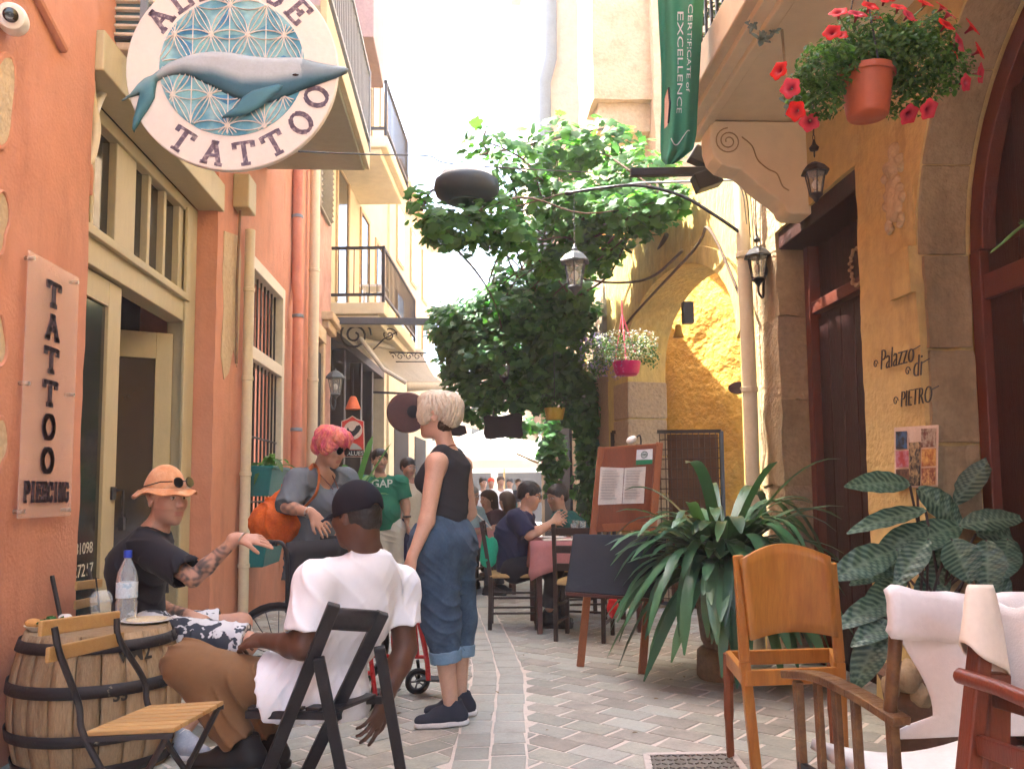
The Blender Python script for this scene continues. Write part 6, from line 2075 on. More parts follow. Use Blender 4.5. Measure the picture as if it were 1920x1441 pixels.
# ================================================================== left wall fittings
def pipe_thing(name, label, pts, r_, m, clips=(), cat='pipe'):
    o = thing(name, label, cat, (pts[0][0], pts[0][1], min(p[2] for p in pts)))
    MB().tube(pts, r_, 14).build('pipe', m, o, smooth=True)
    for z in clips:
        q = None
        for a, b_ in zip(pts, pts[1:]):
            if min(a[2], b_[2]) <= z <= max(a[2], b_[2]) and abs(a[2] - b_[2]) > 1e-6:
                t = (z - a[2]) / (b_[2] - a[2]); q = Vector(a).lerp(Vector(b_), t)
        if q: MB().lathe([(r_ + .001, -.02), (r_ + .008, -.016), (r_ + .008, .016), (r_ + .001, .02)], q, 14).build('collar', M_GREYM if m is not M_PIPE else m, o, smooth=True)
    return o
pipe_thing('downpipe', 'cream downpipe on the orange pier left of the barred window', [(-1.93, 7.66, .02), (-1.93, 7.66, 3.55)], .045, M_PIPE, (.55, 1.35, 2.2, 3.0))
pipe_thing('downpipe', 'orange painted downpipe with elbow beyond the barred window', [(-1.9, 9.75, .02), (-1.9, 9.75, 3.35), (-1.94, 9.85, 3.62), (-1.94, 9.85, 4.4), (-1.94, 9.85, 6.2)], .06, M_ORANGE2, (.9, 1.9, 3.2, 4.4))
pipe_thing('downpipe', 'pale cream downpipe at the edge of the pink house', [(-1.9, 10.75, .02), (-1.9, 10.75, 7.6)], .065, M_PIPE, (1.2, 2.6, 4.0, 5.6))
jb = P(455, 370, 7.45)
o = thing('junction_box', 'beige junction box with conduit above the cream downpipe', 'box', jb)
MB().box(-2.0, -1.86, 7.32, 7.58, jb.z - .13, jb.z + .17).build('box_body', M_FRAME, o, bevel=.012)
MB().tube([(-1.96, 7.42, jb.z - .12), (-1.97, 7.40, 3.0), (-1.97, 7.44, 2.3)], .012, 8).build('conduit', mat('rusty conduit', (.2, .12, .07), .7), o, smooth=True)
# air conditioner
AY0 = 5.22
ac = thing('air_conditioner', 'white air conditioner with louvred front on a bracket above the door', 'air conditioner', P(225, 95, AY0))
a0 = P(182, 92, AY0); x0, x1, z0 = a0.x, a0.x + .8, a0.z
MB().box(x0, x1, AY0, AY0 + .34, z0, z0 + .6).build('casing', mat('cream enamel', (.66, .60, .50), .45), ac, bevel=.015)
MB().box(x0 + .05, x1 - .1, AY0 - .015, AY0 + .01, z0 + .07, z0 + .53).build('coil', mat('teal coil', (.06, .13, .15), .5, .3, 60, .4, 200), ac)
for k in range(9):
    z = z0 + .08 + k * .055
    mb = MB(); mb.obox(((x0 + x1) / 2 - .025, AY0 - .025, z), ((x1 - x0) / 2 - .06, 0, 0), (0, .012, -.004), (0, 0, .008)); mb.build('louvre', mat('cream enamel', (.66, .6, .5)), ac, bevel=.002)
MB().bar((-2.02, AY0 - .03, z0 - .035), (x1, AY0 - .03, z0 - .035), .04, .05).build('bracket', M_GREYM, ac, bevel=.004)
MB().box(-2.0, -1.955, AY0 - .06, AY0, z0 - .12, z0 + .62).build('bracket_post', M_GREYM, ac, bevel=.004)
mb = MB(); mb.tube(catmull([P(245, 146, 5.0), P(205, 158, 4.9), P(180, 205, 4.8), P(172, 255, 4.74), P(170, 290, 4.7)], 8), .022, 10)
mb.build('hose', M_WHITEP, ac, smooth=True)
mb = MB(); mb.tube(catmull([P(168, 130, 4.7), P(172, 190, 4.7), P(180, 240, 4.7), P(172, 290, 4.66), P(162, 305, 4.62)], 8), .026, 10); mb.build('hose', M_PIPE, ac, smooth=True)
mb = MB(); mb.tube(catmull([P(160, 302, 4.61), P(168, 320, 4.64), P(166, 365, 4.66)], 6), .02, 10); mb.build('hose_end', M_ORANGE, ac, smooth=True)
# security camera
s0 = P(22, 33, 3.62)
sc_ = thing('security_camera', 'white round security camera on the orange wall at the top left', 'camera', s0)
ax = Vector((.35, -.9, -.25)).normalized()
MB().lathe([(0, -.09), (.055, -.09), (.062, -.07), (.062, .0), (.052, .028), (.034, .034), (0, .03)], s0, 28, ax).build('housing', M_WHITEP, sc_, smooth=True, angle=50)
MB().lathe([(0, .036), (.030, .036), (.030, .045), (.022, .048), (0, .046)], s0, 24, ax).build('lens', M_LENS, sc_, smooth=True, angle=50)
MB().tube([s0 - ax * .03, (-1.99, s0.y + .05, s0.z - .02)], .035, 14).build('mount', M_WHITEP, sc_, smooth=True)

# acrylic sign
ag = thing('acrylic_sign', 'narrow clear acrylic sign reading TATTOO PIERCING on the orange wall', 'sign', W(90, 960, XL))
c1, c2, c3, c4 = [W(*q, XL + .035) for q in ((50, 471), (148, 516), (133, 967), (38, 971))]
y0 = (c1.y + c4.y) / 2; y1 = (c2.y + c3.y) / 2; z1 = (c1.z + c2.z) / 2; z0 = (c3.z + c4.z) / 2
M_ACR = mat('frosted acrylic', (.82, .60, .50), .2, .03, 4, 0, alpha=.28, spec=.8)
MB().box(XL + .03, XL + .036, y0, y1, z0, z1).build('plate', M_ACR, ag, bevel=.001)
for (yy, zz) in ((y0 + .03, z1 - .03), (y1 - .03, z1 - .03), (y0 + .03, z0 + .03), (y1 - .03, z0 + .03), (y0 + .03, (z0 + z1) / 2), (y1 - .03, (z0 + z1) / 2)):
    MB().tube([(XL + .0, yy, zz), (XL + .046, yy, zz)], .010, 12).build('standoff', mat('steel standoff', (.55, .52, .48), .3, metal=.9), ag, smooth=True)
M_INK = mat('black violet ink', (.025, .012, .022), .6, .3, 60, 0, col2=(.09, .045, .06), mixlo=.5, mixhi=.66)

# slab-serif stroke letters
GLY = {
 'T': [[(0, 1), (1, 1)], [(.5, 1), (.5, 0)], [(.28, 0), (.72, 0)], [(0, 1), (0, .8)], [(1, 1), (1, .8)]],
 'A': [[(.08, 0), (.5, 1)], [(.92, 0), (.5, 1)], [(.25, .38), (.75, .38)], [(-.06, 0), (.26, 0)], [(.74, 0), (1.06, 0)], [(.34, 1), (.66, 1)]],
 'L': [[(.22, 1), (.22, 0)], [(.02, 1), (.44, 1)], [(.02, 0), (.92, 0)], [(.92, 0), (.92, .22)]],
 'B': [[(.2, 1), (.2, 0)], [(.0, 1), (.62, 1), (.84, .88), (.84, .66), (.62, .53), (.2, .53)], [(.62, .53), (.92, .4), (.92, .14), (.66, 0), (0, 0)]],
 'U': [[(.15, 1), (.15, .25), (.32, .03), (.68, .03), (.85, .25), (.85, 1)], [(0, 1), (.32, 1)], [(.68, 1), (1, 1)]],
 'E': [[(.2, 1), (.2, 0)], [(.02, 1), (.92, 1)], [(.02, 0), (.95, 0)], [(.2, .52), (.66, .52)], [(.92, 1), (.92, .8)], [(.95, 0), (.95, .22)], [(.66, .64), (.66, .40)]],
 'O': [[(.5 + .42 * math.cos(2 * math.pi * k / 18), .5 + .5 * math.sin(2 * math.pi * k / 18)) for k in range(19)]],
 'P': [[(.2, 1), (.2, 0)], [(.0, 1), (.66, 1), (.9, .86), (.9, .6), (.66, .47), (.2, .47)], [(.02, 0), (.42, 0)]],
 'I': [[(.5, 1), (.5, 0)], [(.3, 1), (.7, 1)], [(.3, 0), (.7, 0)]],
 'R': [[(.2, 1), (.2, 0)], [(.0, 1), (.66, 1), (.88, .86), (.88, .62), (.66, .5), (.2, .5)], [(.5, .5), (.9, 0)], [(.02, 0), (.4, 0)], [(.78, 0), (1.04, 0)]],
 'C': [[(.9, .78), (.72, .97), (.4, .99), (.12, .75), (.08, .4), (.25, .06), (.6, 0), (.92, .22)], [(.9, .95), (.9, .65)]],
 'N': [[(.15, 0), (.15, 1), (.85, 0), (.85, 1)], [(0, 0), (.3, 0)], [(.7, 1), (1, 1)], [(0, 1), (.2, 1)]],
 'G': [[(.9, .78), (.72, .97), (.4, .99), (.12, .75), (.08, .4), (.25, .06), (.6, 0), (.88, .15), (.88, .45)], [(.6, .45), (1, .45)]],
}
def strokes(mb, ch, org, u, v, wd, ht, sw, thick=.002):
    org, u, v = Vector(org), Vector(u).normalized(), Vector(v).normalized()
    n = u.cross(v)
    for pl_ in GLY[ch]:
        for (a, b_) in zip(pl_, pl_[1:]):
            p, q = org + u * a[0] * wd + v * a[1] * ht, org + u * b_[0] * wd + v * b_[1] * ht
            d = (q - p); L_ = d.length
            if L_ < 1e-6: continue
            d /= L_; s_ = d.cross(n).normalized()
            vert = abs(d.dot(v))
            hw = sw * (.5 if vert > .6 else .34)
            mb.obox((p + q) / 2, d * (L_ / 2 + hw * .5), s_ * hw, n * thick)
yc = lerp(y0, y1, .47)
zz = z1 - .085
for i, ch in enumerate('TATTOO'):
    hh = .105
    zt = z1 - .10 - i * .158
    mb = MB(); strokes(mb, ch, (XL + .040, yc - .058, zt - hh), (0, 1, 0), (0, 0, 1), .115, hh, .034)
    mb.build('letter', M_INK, ag)
for i, ch in enumerate('PIERCING'):
    wd = (y1 - y0) * .86 / 8
    mb = MB(); strokes(mb, ch, (XL + .040, y0 + (y1 - y0) * .07 + i * wd, z0 + .075), (0, 1, 0), (0, 0, 1), wd * .86, .085, .02)
    mb.build('letter', M_INK, ag)

# round whale sign
RS = P(437, 131, 4.8); RR = P(635, 131, 4.8).x - RS.x
rs = thing('round_sign', 'big round white tattoo sign with a blue whale over a blue lattice globe', 'sign', RS)
su, sv, sn = Vector((1, -.02, 0)).normalized(), Vector((0, 0, 1)), Vector((-.02, -1, 0)).normalized()
def on_sign(x, y, o=0.0): return RS + su * x * RR + sv * y * RR + sn * o
MB().lathe([(0, -.02), (RR, -.02), (RR, .012), (RR - .006, .016), (0, .016)], RS, 72, sn).build('disc', mat('white sign paint', (.74, .70, .66), .6, .05, 6, .1, 30), rs, smooth=True, angle=30)
GC = (.0, .02); GRD = .685
M_BLUEP = mat('painted blue glass', (.08, .30, .45), .6, .25, 7, .1, 40, col2=(.26, .50, .56), mixlo=.40, mixhi=.62, detail=2)
MB().lathe([(0, 0), (GRD * RR, 0), (GRD * RR, .003), (0, .003)], on_sign(*GC, .0165), 64, sn).build('globe', M_BLUEP, rs)
# coloured cells between the lattice lines
a_ = .345
nodes = []
for j in range(-3, 4):
    for i in range(-4, 5):
        nodes.append((i * a_ + (j % 2) * a_ / 2 + GC[0] - .03, j * a_ * .866 + GC[1] + .01))
M_BLUE2 = mat('painted deep blue', (.04, .20, .42), .6, .2, 9, .1, 40, col2=(.08, .30, .48))
M_BLUE3 = mat('painted pale teal', (.24, .48, .54), .6, .2, 9, .1, 40, col2=(.15, .40, .48))
cells = 0
for (cx, cy) in nodes:
    for k in range(6):
        if rnd.random() > .42: continue
        an = math.pi / 3 * k + math.pi / 6
        c_ = (cx + math.cos(an) * a_ * .577, cy + math.sin(an) * a_ * .577)
        p1 = (cx + math.cos(an - math.pi / 6) * a_, cy + math.sin(an - math.pi / 6) * a_)
        tri = [(cx, cy), p1, c_]
        if all(math.hypot(p[0] - GC[0], p[1] - GC[1]) < GRD for p in tri):
            mb = MB(); mb.add([on_sign(*p, .0215) for p in tri], [(0, 1, 2)]); mb.build('painted_cell', rnd.choice([M_BLUE2, M_BLUE3, M_BLUE3]), rs)
            cells += 1
mb = MB()
def inside(x, y, r=GRD): return math.hypot(x - GC[0], y - GC[1]) < r
def lat_line(pts):
    run = []
    for p in pts:
        if inside(*p): run.append(on_sign(p[0], p[1], .024))
        else:
            if len(run) > 1: mb.tube(run, .0058, 5, flat=.5)
            run = []
    if len(run) > 1: mb.tube(run, .0058, 5, flat=.5)
for (cx, cy) in nodes:
    lat_line([(cx + a_ * math.cos(t), cy + a_ * math.sin(t)) for t in np.linspace(0, 2 * math.pi, 61)])
for an, stp, cnt in ((math.pi / 2, a_, 2), (math.pi / 3, a_ * .866, 2), (-math.pi / 3, a_ * .866, 2)):
    for k in range(-cnt, cnt + 1):
        nx_, ny_ = -math.sin(an), math.cos(an)
        off = k * stp
        bx, by = GC[0] - .03 + nx_ * off, GC[1] + .01 + ny_ * off
        lat_line([(bx + math.cos(an) * t, by + math.sin(an) * t) for t in np.linspace(-1.2, 1.2, 121)])
mb.build('lattice', mat('white sign paint', (.74, .7, .66)), rs, smooth=True)
mb = MB()
for (cx, cy) in nodes:
    if inside(cx, cy, GRD * .98): mb.lathe([(0, 0), (.015, 0), (.015, .004), (0, .004)], on_sign(cx, cy, .023), 10, sn)
mb.build('lattice_nodes', mat('white sign paint', (.74, .7, .66)), rs, kind='stuff')
# letters round the rim
def rim_letter(ch, ang, flip=False):
    r_ = .845
    p = on_sign(r_ * math.cos(ang), r_ * math.sin(ang), .0175)
    out_ = su * math.cos(ang) + sv * math.sin(ang)
    tang = su * math.sin(ang) - sv * math.cos(ang)
    uu, vv = (tang, out_) if not flip else (-tang, -out_)
    wd, ht = .105, .125
    if ch == 'O': wd = .12
    mb = MB(); strokes(mb, ch, p - uu * wd / 2 - vv * ht / 2, uu, vv, wd, ht, .027, .0015)
    mb.build('letter', mat('violet grey paint', (.14, .11, .16), .7, .3, 40, 0, col2=(.32, .27, .30), mixlo=.5, mixhi=.62), rs)
for ch, dg in zip('ALL', (145, 127, 109)): rim_letter(ch, R(dg))
for ch, dg in zip('BLUE', (92, 78, 61, 43)): rim_letter(ch, R(dg))
for ch, dg in zip('TATTOO', (237, 259, 279, 299, 321, 341)): rim_letter(ch, R(dg), True)
# whale: outline from the photograph, inflated
wz = [(20, 785), (90, 735), (150, 660), (205, 610), (270, 585), (330, 540), (400, 490), (500, 450), (620, 415), (760, 402), (900, 410), (1050, 440), (1200, 455), (1330, 455), (1450, 458), (1560, 490), (1700, 518), (1800, 532), (1842, 552), (1825, 590), (1740, 625), (1620, 665), (1480, 715), (1340, 770), (1240, 815), (1180, 815), (1080, 812), (960, 790), (850, 735), (740, 680), (620, 620), (540, 590), (450, 585), (370, 605), (310, 640), (298, 700), (290, 770), (245, 850), (190, 930), (150, 1000), (120, 1040), (105, 1010), (115, 930), (140, 840), (165, 745), (110, 760)]
def wpx(x, y):
    px, py = 220 + x / 4.239, y / 4.239
    q = P(px, py, RS.y - .03)
    return ((q.x - RS.x), (q.z - RS.z))
out2 = [wpx(*p) for p in wz]
def pdist(x, y, poly):
    P_ = np.array(poly); Q_ = np.roll(P_, -1, 0); d = Q_ - P_
    t = np.clip(((np.array([x, y]) - P_) * d).sum(1) / (d * d).sum(1), 0, 1)
    return float(np.sqrt(((P_ + d * t[:, None] - np.array([x, y])) ** 2).sum(1)).min())
def inflated(name, poly, base, hmax, colf, m, parent, step=.012):
    bm_ = bmesh.new()
    # dense fill: outline + interior grid, triangulated by Blender's triangle fill
    vo = [bm_.verts.new((p[0], p[1], 0)) for p in poly]
    es = [bm_.edges.new((vo[i], vo[(i + 1) % len(vo)])) for i in range(len(vo))]
    bmesh.ops.triangle_fill(bm_, use_beauty=True, edges=es)
    for _ in range(5):
        lng = [e for e in bm_.edges if e.calc_length() > step * 1.8]
        if not lng: break
        bmesh.ops.subdivide_edges(bm_, edges=lng, cuts=1)
        bmesh.ops.triangulate(bm_, faces=bm_.faces[:])
        bmesh.ops.beautify_fill(bm_, faces=bm_.faces[:], edges=[e for e in bm_.edges if not e.is_boundary])
    bm_.verts.ensure_lookup_table()
    vv, cc = [], []
    for v_ in bm_.verts:
        d = pdist(v_.co.x, v_.co.y, poly)
        hgt = hmax * math.sqrt(max(0, 1 - (1 - min(1, d / (hmax * 2.2))) ** 2))
        vv.append(RS + su * v_.co.x + sv * v_.co.y + sn * (base + hgt)); cc.append(colf(v_.co.x, v_.co.y, d))
    mb = MB(); mb.v = [tuple(x) for x in vv]; mb.c = cc
    bm_.verts.index_update()
    mb.f = [tuple(v_.index for v_ in f_.verts) for f_ in bm_.faces]
    bm_.free()
    ob = mb.build(name, m, parent, smooth=True, angle=170)
    bmm = bmesh.new(); bmm.from_mesh(ob.data); bmesh.ops.recalc_face_normals(bmm, faces=bmm.faces[:])
    bmm.to_mesh(ob.data); bmm.free()
    mm = ob.modifiers.new('solid', 'SOLIDIFY'); mm.thickness = .012; mm.offset = -1
    return ob
spine = [wpx(*p) for p in ((60, 770), (170, 690), (320, 590), (520, 520), (760, 540), (1000, 620), (1250, 620), (1500, 580), (1830, 560))]
def whalec(x, y, d):
    ys = [p[1] for p in spine]; xs = [p[0] for p in spine]
    m_ = float(np.interp(x, xs, ys))
    t = max(0, min(1, (y - m_) / .06 + .85)); 
    lo_, hi_ = np.array([.03, .12, .18]), np.array([.40, .47, .52])
    if x < xs[2]: hi_ = np.array([.20, .36, .42]); lo_ = np.array([.06, .2, .27])
    if x > xs[7] - .02: hi_ = hi_ * .55 + lo_ * .45
    c_ = lo_ * (1 - t) + hi_ * t
    return tuple(c_ * (1 - .25 * max(0, 1 - d / .015)))
M_WHALE = mat('painted whale', (.3, .4, .45), .55, .12, 12, .1, 50, vcol=True)
inflated('whale', out2, .022, .028, whalec, M_WHALE, rs)
fin = [wpx(*p) for p in ((1330, 700), (1290, 685), (1200, 705), (1080, 735), (1010, 780), (950, 860), (850, 930), (838, 950), (930, 948), (1040, 925), (1150, 870), (1240, 790), (1300, 745))]
inflated('flipper', fin, .05, .016, lambda x, y, d: (.06, .20, .27) if d > .008 else (.04, .14, .2), M_WHALE, rs)
e_ = wpx(1425, 615)
mb = MB(); mb.lathe([(0, 0), (.012, 0), (.010, .004), (0, .005)], RS + su * e_[0] + sv * e_[1] + sn * .05, 12, sn, sx=1.6, sy=.6); mb.build('eye', M_LENS, rs)
MB().tube([RS + sv * .3 * RR - su * .4 * RR + sn * -.02, (XL, RS.y + .02, RS.z + .3 * RR)], .018, 8).build('bracket', M_BLACKM, rs)
MB().tube([RS + sv * .9 * RR + sn * -.025, (XL, RS.y + .03, RS.z + .9 * RR)], .018, 8).build('bracket', M_BLACKM, rs)
# ================================================================== right side things
M_OAK = mat('varnished honey chair wood', (.46, .19, .032), .36, .22, 3, .12, 40, col2=(.33, .115, .018), stretch=(5, 5, .6), spec=.5, stain=.3)
M_OAKD = mat('dark turned wood', (.10, .045, .018), .45, .25, 5, .2, 40, stretch=(3, 3, 3), spec=.4, col2=(.16, .085, .03))
M_REDW = mat('red brown varnished wood', (.15, .032, .014), .35, .25, 4, .15, 40, stretch=(5, 5, 1), spec=.5)
M_CANVAS = mat('white canvas', (.68, .66, .65), .9, .07, 10, .5, 240, stain=.12)
M_CHALK = mat('blackboard', (.012, .014, .02), .6, .3, 6, .1, 40, col2=(.03, .032, .038), mixlo=.6, mixhi=.8)
M_EASEL = mat('easel wood', (.27, .085, .028), .5, .2, 6, .2, 50, stretch=(5, 5, .7))

# ---- wooden chair seen from behind
ch = thing('wooden_chair', 'honey coloured wooden chair without seat, seen from behind, beside the plants', 'chair', G(1460, 1440))
D0 = 3.42
uL = [P(1384, 1040, D0 - .04), P(1396, 1240, D0), G(1420, 1462)]
uR = [P(1558, 1055, D0 - .02), P(1574, 1240, D0 + .03), P(1582, 1458, D0 + .03)]
uR[2].z = 0.005; 
for u_ in (uL, uR):
    mb = MB(); mb.bar(u_[0], u_[1], .042, .024, (0, 1, 0)); mb.build('back_post', M_OAK, ch, bevel=.006)
    mb = MB(); mb.bar(u_[1], u_[2], .042, .030, (0, 1, 0)); mb.build('leg', M_OAK, ch, bevel=.006)
# curved back panel
tl, tr = P(1385, 1048, D0 - .05), P(1553, 1042, D0 - .03)
bl_, br_ = P(1404, 1198, D0 - .02), P(1568, 1192, D0 + .0)
rows = []
for j in range(9):
    t = j / 8
    row = []
    for i in range(13):
        s_ = i / 12
        p_ = tl.lerp(tr, s_).lerp(bl_.lerp(br_, s_), t)
        arch_ = .055 * math.sin(math.pi * s_) if j == 0 else .055 * math.sin(math.pi * s_) * (1 - t) + (.022 * math.sin(math.pi * s_)) * t
        row.append(p_ + Vector((0, .035 * math.sin(math.pi * s_) - .02, arch_)))
    rows.append(row)
MB().grid(rows).build('back_panel', M_OAK, ch, smooth=True, solid=.016, angle=60)
zf = .43
fl, fr = G(1362, 1232, zf), G(1555, 1222, zf)
bl2, br2 = P(1396, 1258, D0), P(1574, 1256, D0 + .03)
bl2.z = br2.z = zf - .01
fl = Vector((P(1366, 1230, 3.78).x, 3.78, zf)); fr = Vector((P(1560, 1230, 3.80).x, 3.80, zf))
for (a, b_) in ((bl2, br2), (fl, fr), (bl2, fl), (br2, fr)):
    d_ = (b_ - a).normalized()
    mb = MB(); mb.bar(a, b_, .026, .062); mb.build('seat_rail', M_OAK, ch, bevel=.004)
for a in (fl, fr):
    mb = MB(); mb.tube(catmull([a + Vector((0, 0, .02)), a + Vector((0, .012, -.12)), a + Vector((0, .02, -.28)), Vector((a.x, a.y + .01, 0.0))], 5), [.024] * 5 + [.022] * 5 + [.018] * 5 + [.015], 8, up=(0, 1, 0)); mb.build('leg', mat('red brown leg wood', (.2, .06, .022), .4), ch, smooth=True)

# ---- safari chair with canvas back and slatted arm
sf = thing('canvas_armchair', 'dark wooden armchair with slatted side and white canvas back', 'chair', (1.35, 2.4, 0))
aF, aB = P(1478, 1262, 2.78), P(1690, 1352, 2.26)
mid = aF.lerp(aB, .5) + Vector((0, 0, .03))
mb = MB(); pts = catmull([aF, aF.lerp(aB, .33) + Vector((0, 0, .03)), aF.lerp(aB, .7) + Vector((0, 0, .022)), aB], 5)
for a, b_ in zip(pts, pts[1:]): mb.bar(a, b_ + (b_ - a) * .06, .058, .024)
mb.build('arm', M_OAKD, sf, smooth=False, bevel=.003)
for k, t in enumerate((.10, .30, .47, .64, .93)):
    p_ = aF.lerp(aB, t) + Vector((0, 0, .02 if 0 < k < 4 else .0))
    mb = MB(); mb.bar(p_ + Vector((0, 0, -.01)), Vector((p_.x + .01, p_.y, .0 if k in (0, 4) else .12)), .026 if k in (0, 4) else .02, .034, (0, 1, 0)); mb.build('leg' if k in (0, 4) else 'arm_slat', M_OAKD, sf, bevel=.004)
mb = MB(); mb.bar(aF.lerp(aB, .1) + Vector((0, 0, -.27)), aF.lerp(aB, .93) + Vector((0, 0, -.27)), .02, .022); mb.build('side_rail', M_BLACKM, sf)
mb = MB(); mb.bar(Vector((aF.lerp(aB, .1).x, aF.lerp(aB, .1).y, .12)), Vector((aF.lerp(aB, .93).x, aF.lerp(aB, .93).y, .12)), .02, .03); mb.build('side_rail', M_OAKD, sf)
bp = P(1681, 1150, 2.30)
mb = MB(); mb.tube([bp + Vector((0, 0, -.02)), P(1668, 1345, 2.30)], .018, 12); mb.build('back_post', M_OAKD, sf, smooth=True)
bp2 = bp + Vector((.55, .02, 0))
mb = MB(); mb.tube([bp2 + Vector((0, 0, -.02)), bp2 + Vector((0, 0, -.35)), Vector((bp2.x, bp2.y, 0))], .018, 12); mb.build('back_post', M_OAKD, sf, smooth=True)
# canvas back: an hourglass panel hung from a broad top sleeve
tl = P(1663, 1100, 2.28); 
W_ = .56
rows = []
for j in range(7):
    t = j / 6
    row = []
    for i in range(25):
        s_ = i / 24
        sag = -.028 * math.sin(math.pi * s_)
        wr = .0015 * math.sin(s_ * 31 + j * 1.3); wy = .003 * math.sin(s_ * 23 - j * 1.9) + .002 * math.sin(s_ * 47 + j * 2.3)
        row.append(tl + Vector((s_ * W_, .02 * math.sin(math.pi * s_) - .016 * math.sin(math.pi * t) + wy, sag * (1 - t * .3) - .128 * t + wr)))
    rows.append(row)
ob = MB().grid(rows).build('back_sleeve', M_CANVAS, sf, smooth=True, solid=.034, angle=170)
tb = tl + Vector((0, 0, -.125))
rows = []
for j in range(15):
    t = j / 14
    row = []
    xin = .03 + .105 * math.sin(math.pi * min(1.0, t / .82) * .5) ** 1.2 if t < .82 else lerp(.135, .0, ((t - .82) / .18) ** .5)
    for i in range(15):
        s_ = i / 14
        row.append(tb + Vector((lerp(xin, W_ - xin, s_), .012 + .05 * t * t + .006 * math.sin(s_ * 9 + t * 4), -.29 * t)))
    rows.append(row)
MB().grid(rows).build('back_canvas', M_CANVAS, sf, smooth=True, solid=.005, angle=170)
s0_ = aF.lerp(aB, .12) + Vector((.03, 0, -.20)); s1_ = aF.lerp(aB, .95) + Vector((.02, .0, -.19))
rows = []
for j in range(9):
    t = j / 8
    a = s0_.lerp(s1_, t)
    rows.append([a + Vector((.54 * i / 10, 0, -.05 * math.sin(math.pi * i / 10) - .015 * math.sin(math.pi * t))) for i in range(11)])
MB().grid(rows).build('seat_cushion', M_CANVAS, sf, smooth=True, solid=.03, angle=170)
# other arm
for k, t in enumerate((.10, .93)):
    p_ = aF.lerp(aB, t) + Vector((.56, 0, 0))
    mb = MB(); mb.bar(p_, Vector((p_.x, p_.y, 0)), .026, .034, (0, 1, 0)); mb.build('leg', M_OAKD, sf, bevel=.004)
mb = MB(); mb.bar(aF + Vector((.56, 0, 0)), aB + Vector((.56, 0, 0)), .058, .024); mb.build('arm', M_OAKD, sf, bevel=.004)

# ---- red brown director's chair at the right edge
rc = thing('directors_chair', 'red brown folding armchair with white canvas strap at the right edge', 'chair', (1.3, 1.95, 0))
Dp = 1.95
p0, p1 = P(1842, 1175, Dp), P(1812, 1475, Dp)
mb = MB(); mb.bar(p0, p1, .036, .05, (0, 1, 0)); mb.build('front_post', M_REDW, rc, bevel=.006)
mb = MB(); mb.bar(P(1868, 1260, Dp + .02), Vector((P(1835, 1475, Dp).x + .02, Dp + .02, .0)), .05, .04, (0, 1, 0)); mb.build('leg', M_REDW, rc, bevel=.005)
r0, r1 = P(1800, 1266, Dp - .03), P(1960, 1325, Dp - .28)
mb = MB(); mb.tube([r0, r0.lerp(r1, .5) + Vector((0, 0, .004)), r1], [.018, .017, .018], 12); mb.build('arm', M_REDW, rc, smooth=True)
q0, q1 = P(1836, 1395, Dp - .02), P(1960, 1440, Dp - .26)
mb = MB(); mb.bar(q0, q1, .02, .045); mb.build('side_rail', M_REDW, rc, bevel=.004)
q0, q1 = P(1852, 1300, Dp + .04), P(1960, 1330, Dp - .2)
mb = MB(); mb.bar(q0, q1, .02, .05); mb.build('side_rail', mat('dark red wood', (.08, .018, .01), .4), rc, bevel=.004)
mb = MB(); e0 = r1 + Vector((0.02, 0, 0)); mb.bar(e0, Vector((e0.x, e0.y, 0)), .036, .05, (0, 1, 0)); mb.build('leg', M_REDW, rc, bevel=.006)
# canvas loop hanging round the post, open below
rows = []
for j in range(17):
    t = j / 16
    row = []
    for i in range(29):
        an = 2 * math.pi * i / 28
        end = 1208 + 62 * (.5 + .5 * math.cos(an - .3)) + 5 * math.sin(3 * an)
        yy = lerp(1096, end, t)
        rx = lerp(22, 46, t ** .7) * (1 + .05 * math.sin(5 * an + 3 * t))
        px = 1838 + 8 * t + rx * math.cos(an)
        dp = Dp + .01 + (.012 + .05 * t ** .8) * math.sin(an)
        row.append(P(px, yy, dp))
    rows.append(row)
MB().grid(rows).build('canvas_loop', mat('cream canvas', (.66, .58, .48), .9, .08, 10, .3, 260), rc, smooth=True, solid=.004, angle=170)
rows = []
for j in range(10):
    t = j / 9
    rows.append([P(1858 + 20 * t + s_ * 90 / 6, 1118 + 185 * t + 22 * math.sin(math.pi * s_ / 6), Dp + .06 - .02 * s_) for s_ in range(7)])
MB().grid(rows).build('canvas_back', M_CANVAS, rc, smooth=True, solid=.005, angle=170)
# rubble stones under the plants
for k, (px, py, r_) in enumerate(((1700, 1270, .055), (1672, 1285, .045), (1725, 1300, .04))):
    S = SDF(); c = P(px, py, 3.5); c.z = max(c.z, .08); S.ell(c, (r_, r_ * .9, r_ * 1.2), None, .02); S.disp = bumpy(.012, 60, k)
    ob = sobj('rubble_stone', S, M_STONE2, None, .012)
    S2 = None
    tag(ob, ('largest pale rubble stone', 'middle pale rubble stone', 'smallest pale rubble stone')[k] + ' in the planter behind the canvas armchair', 'stone', 'stones in the planter')

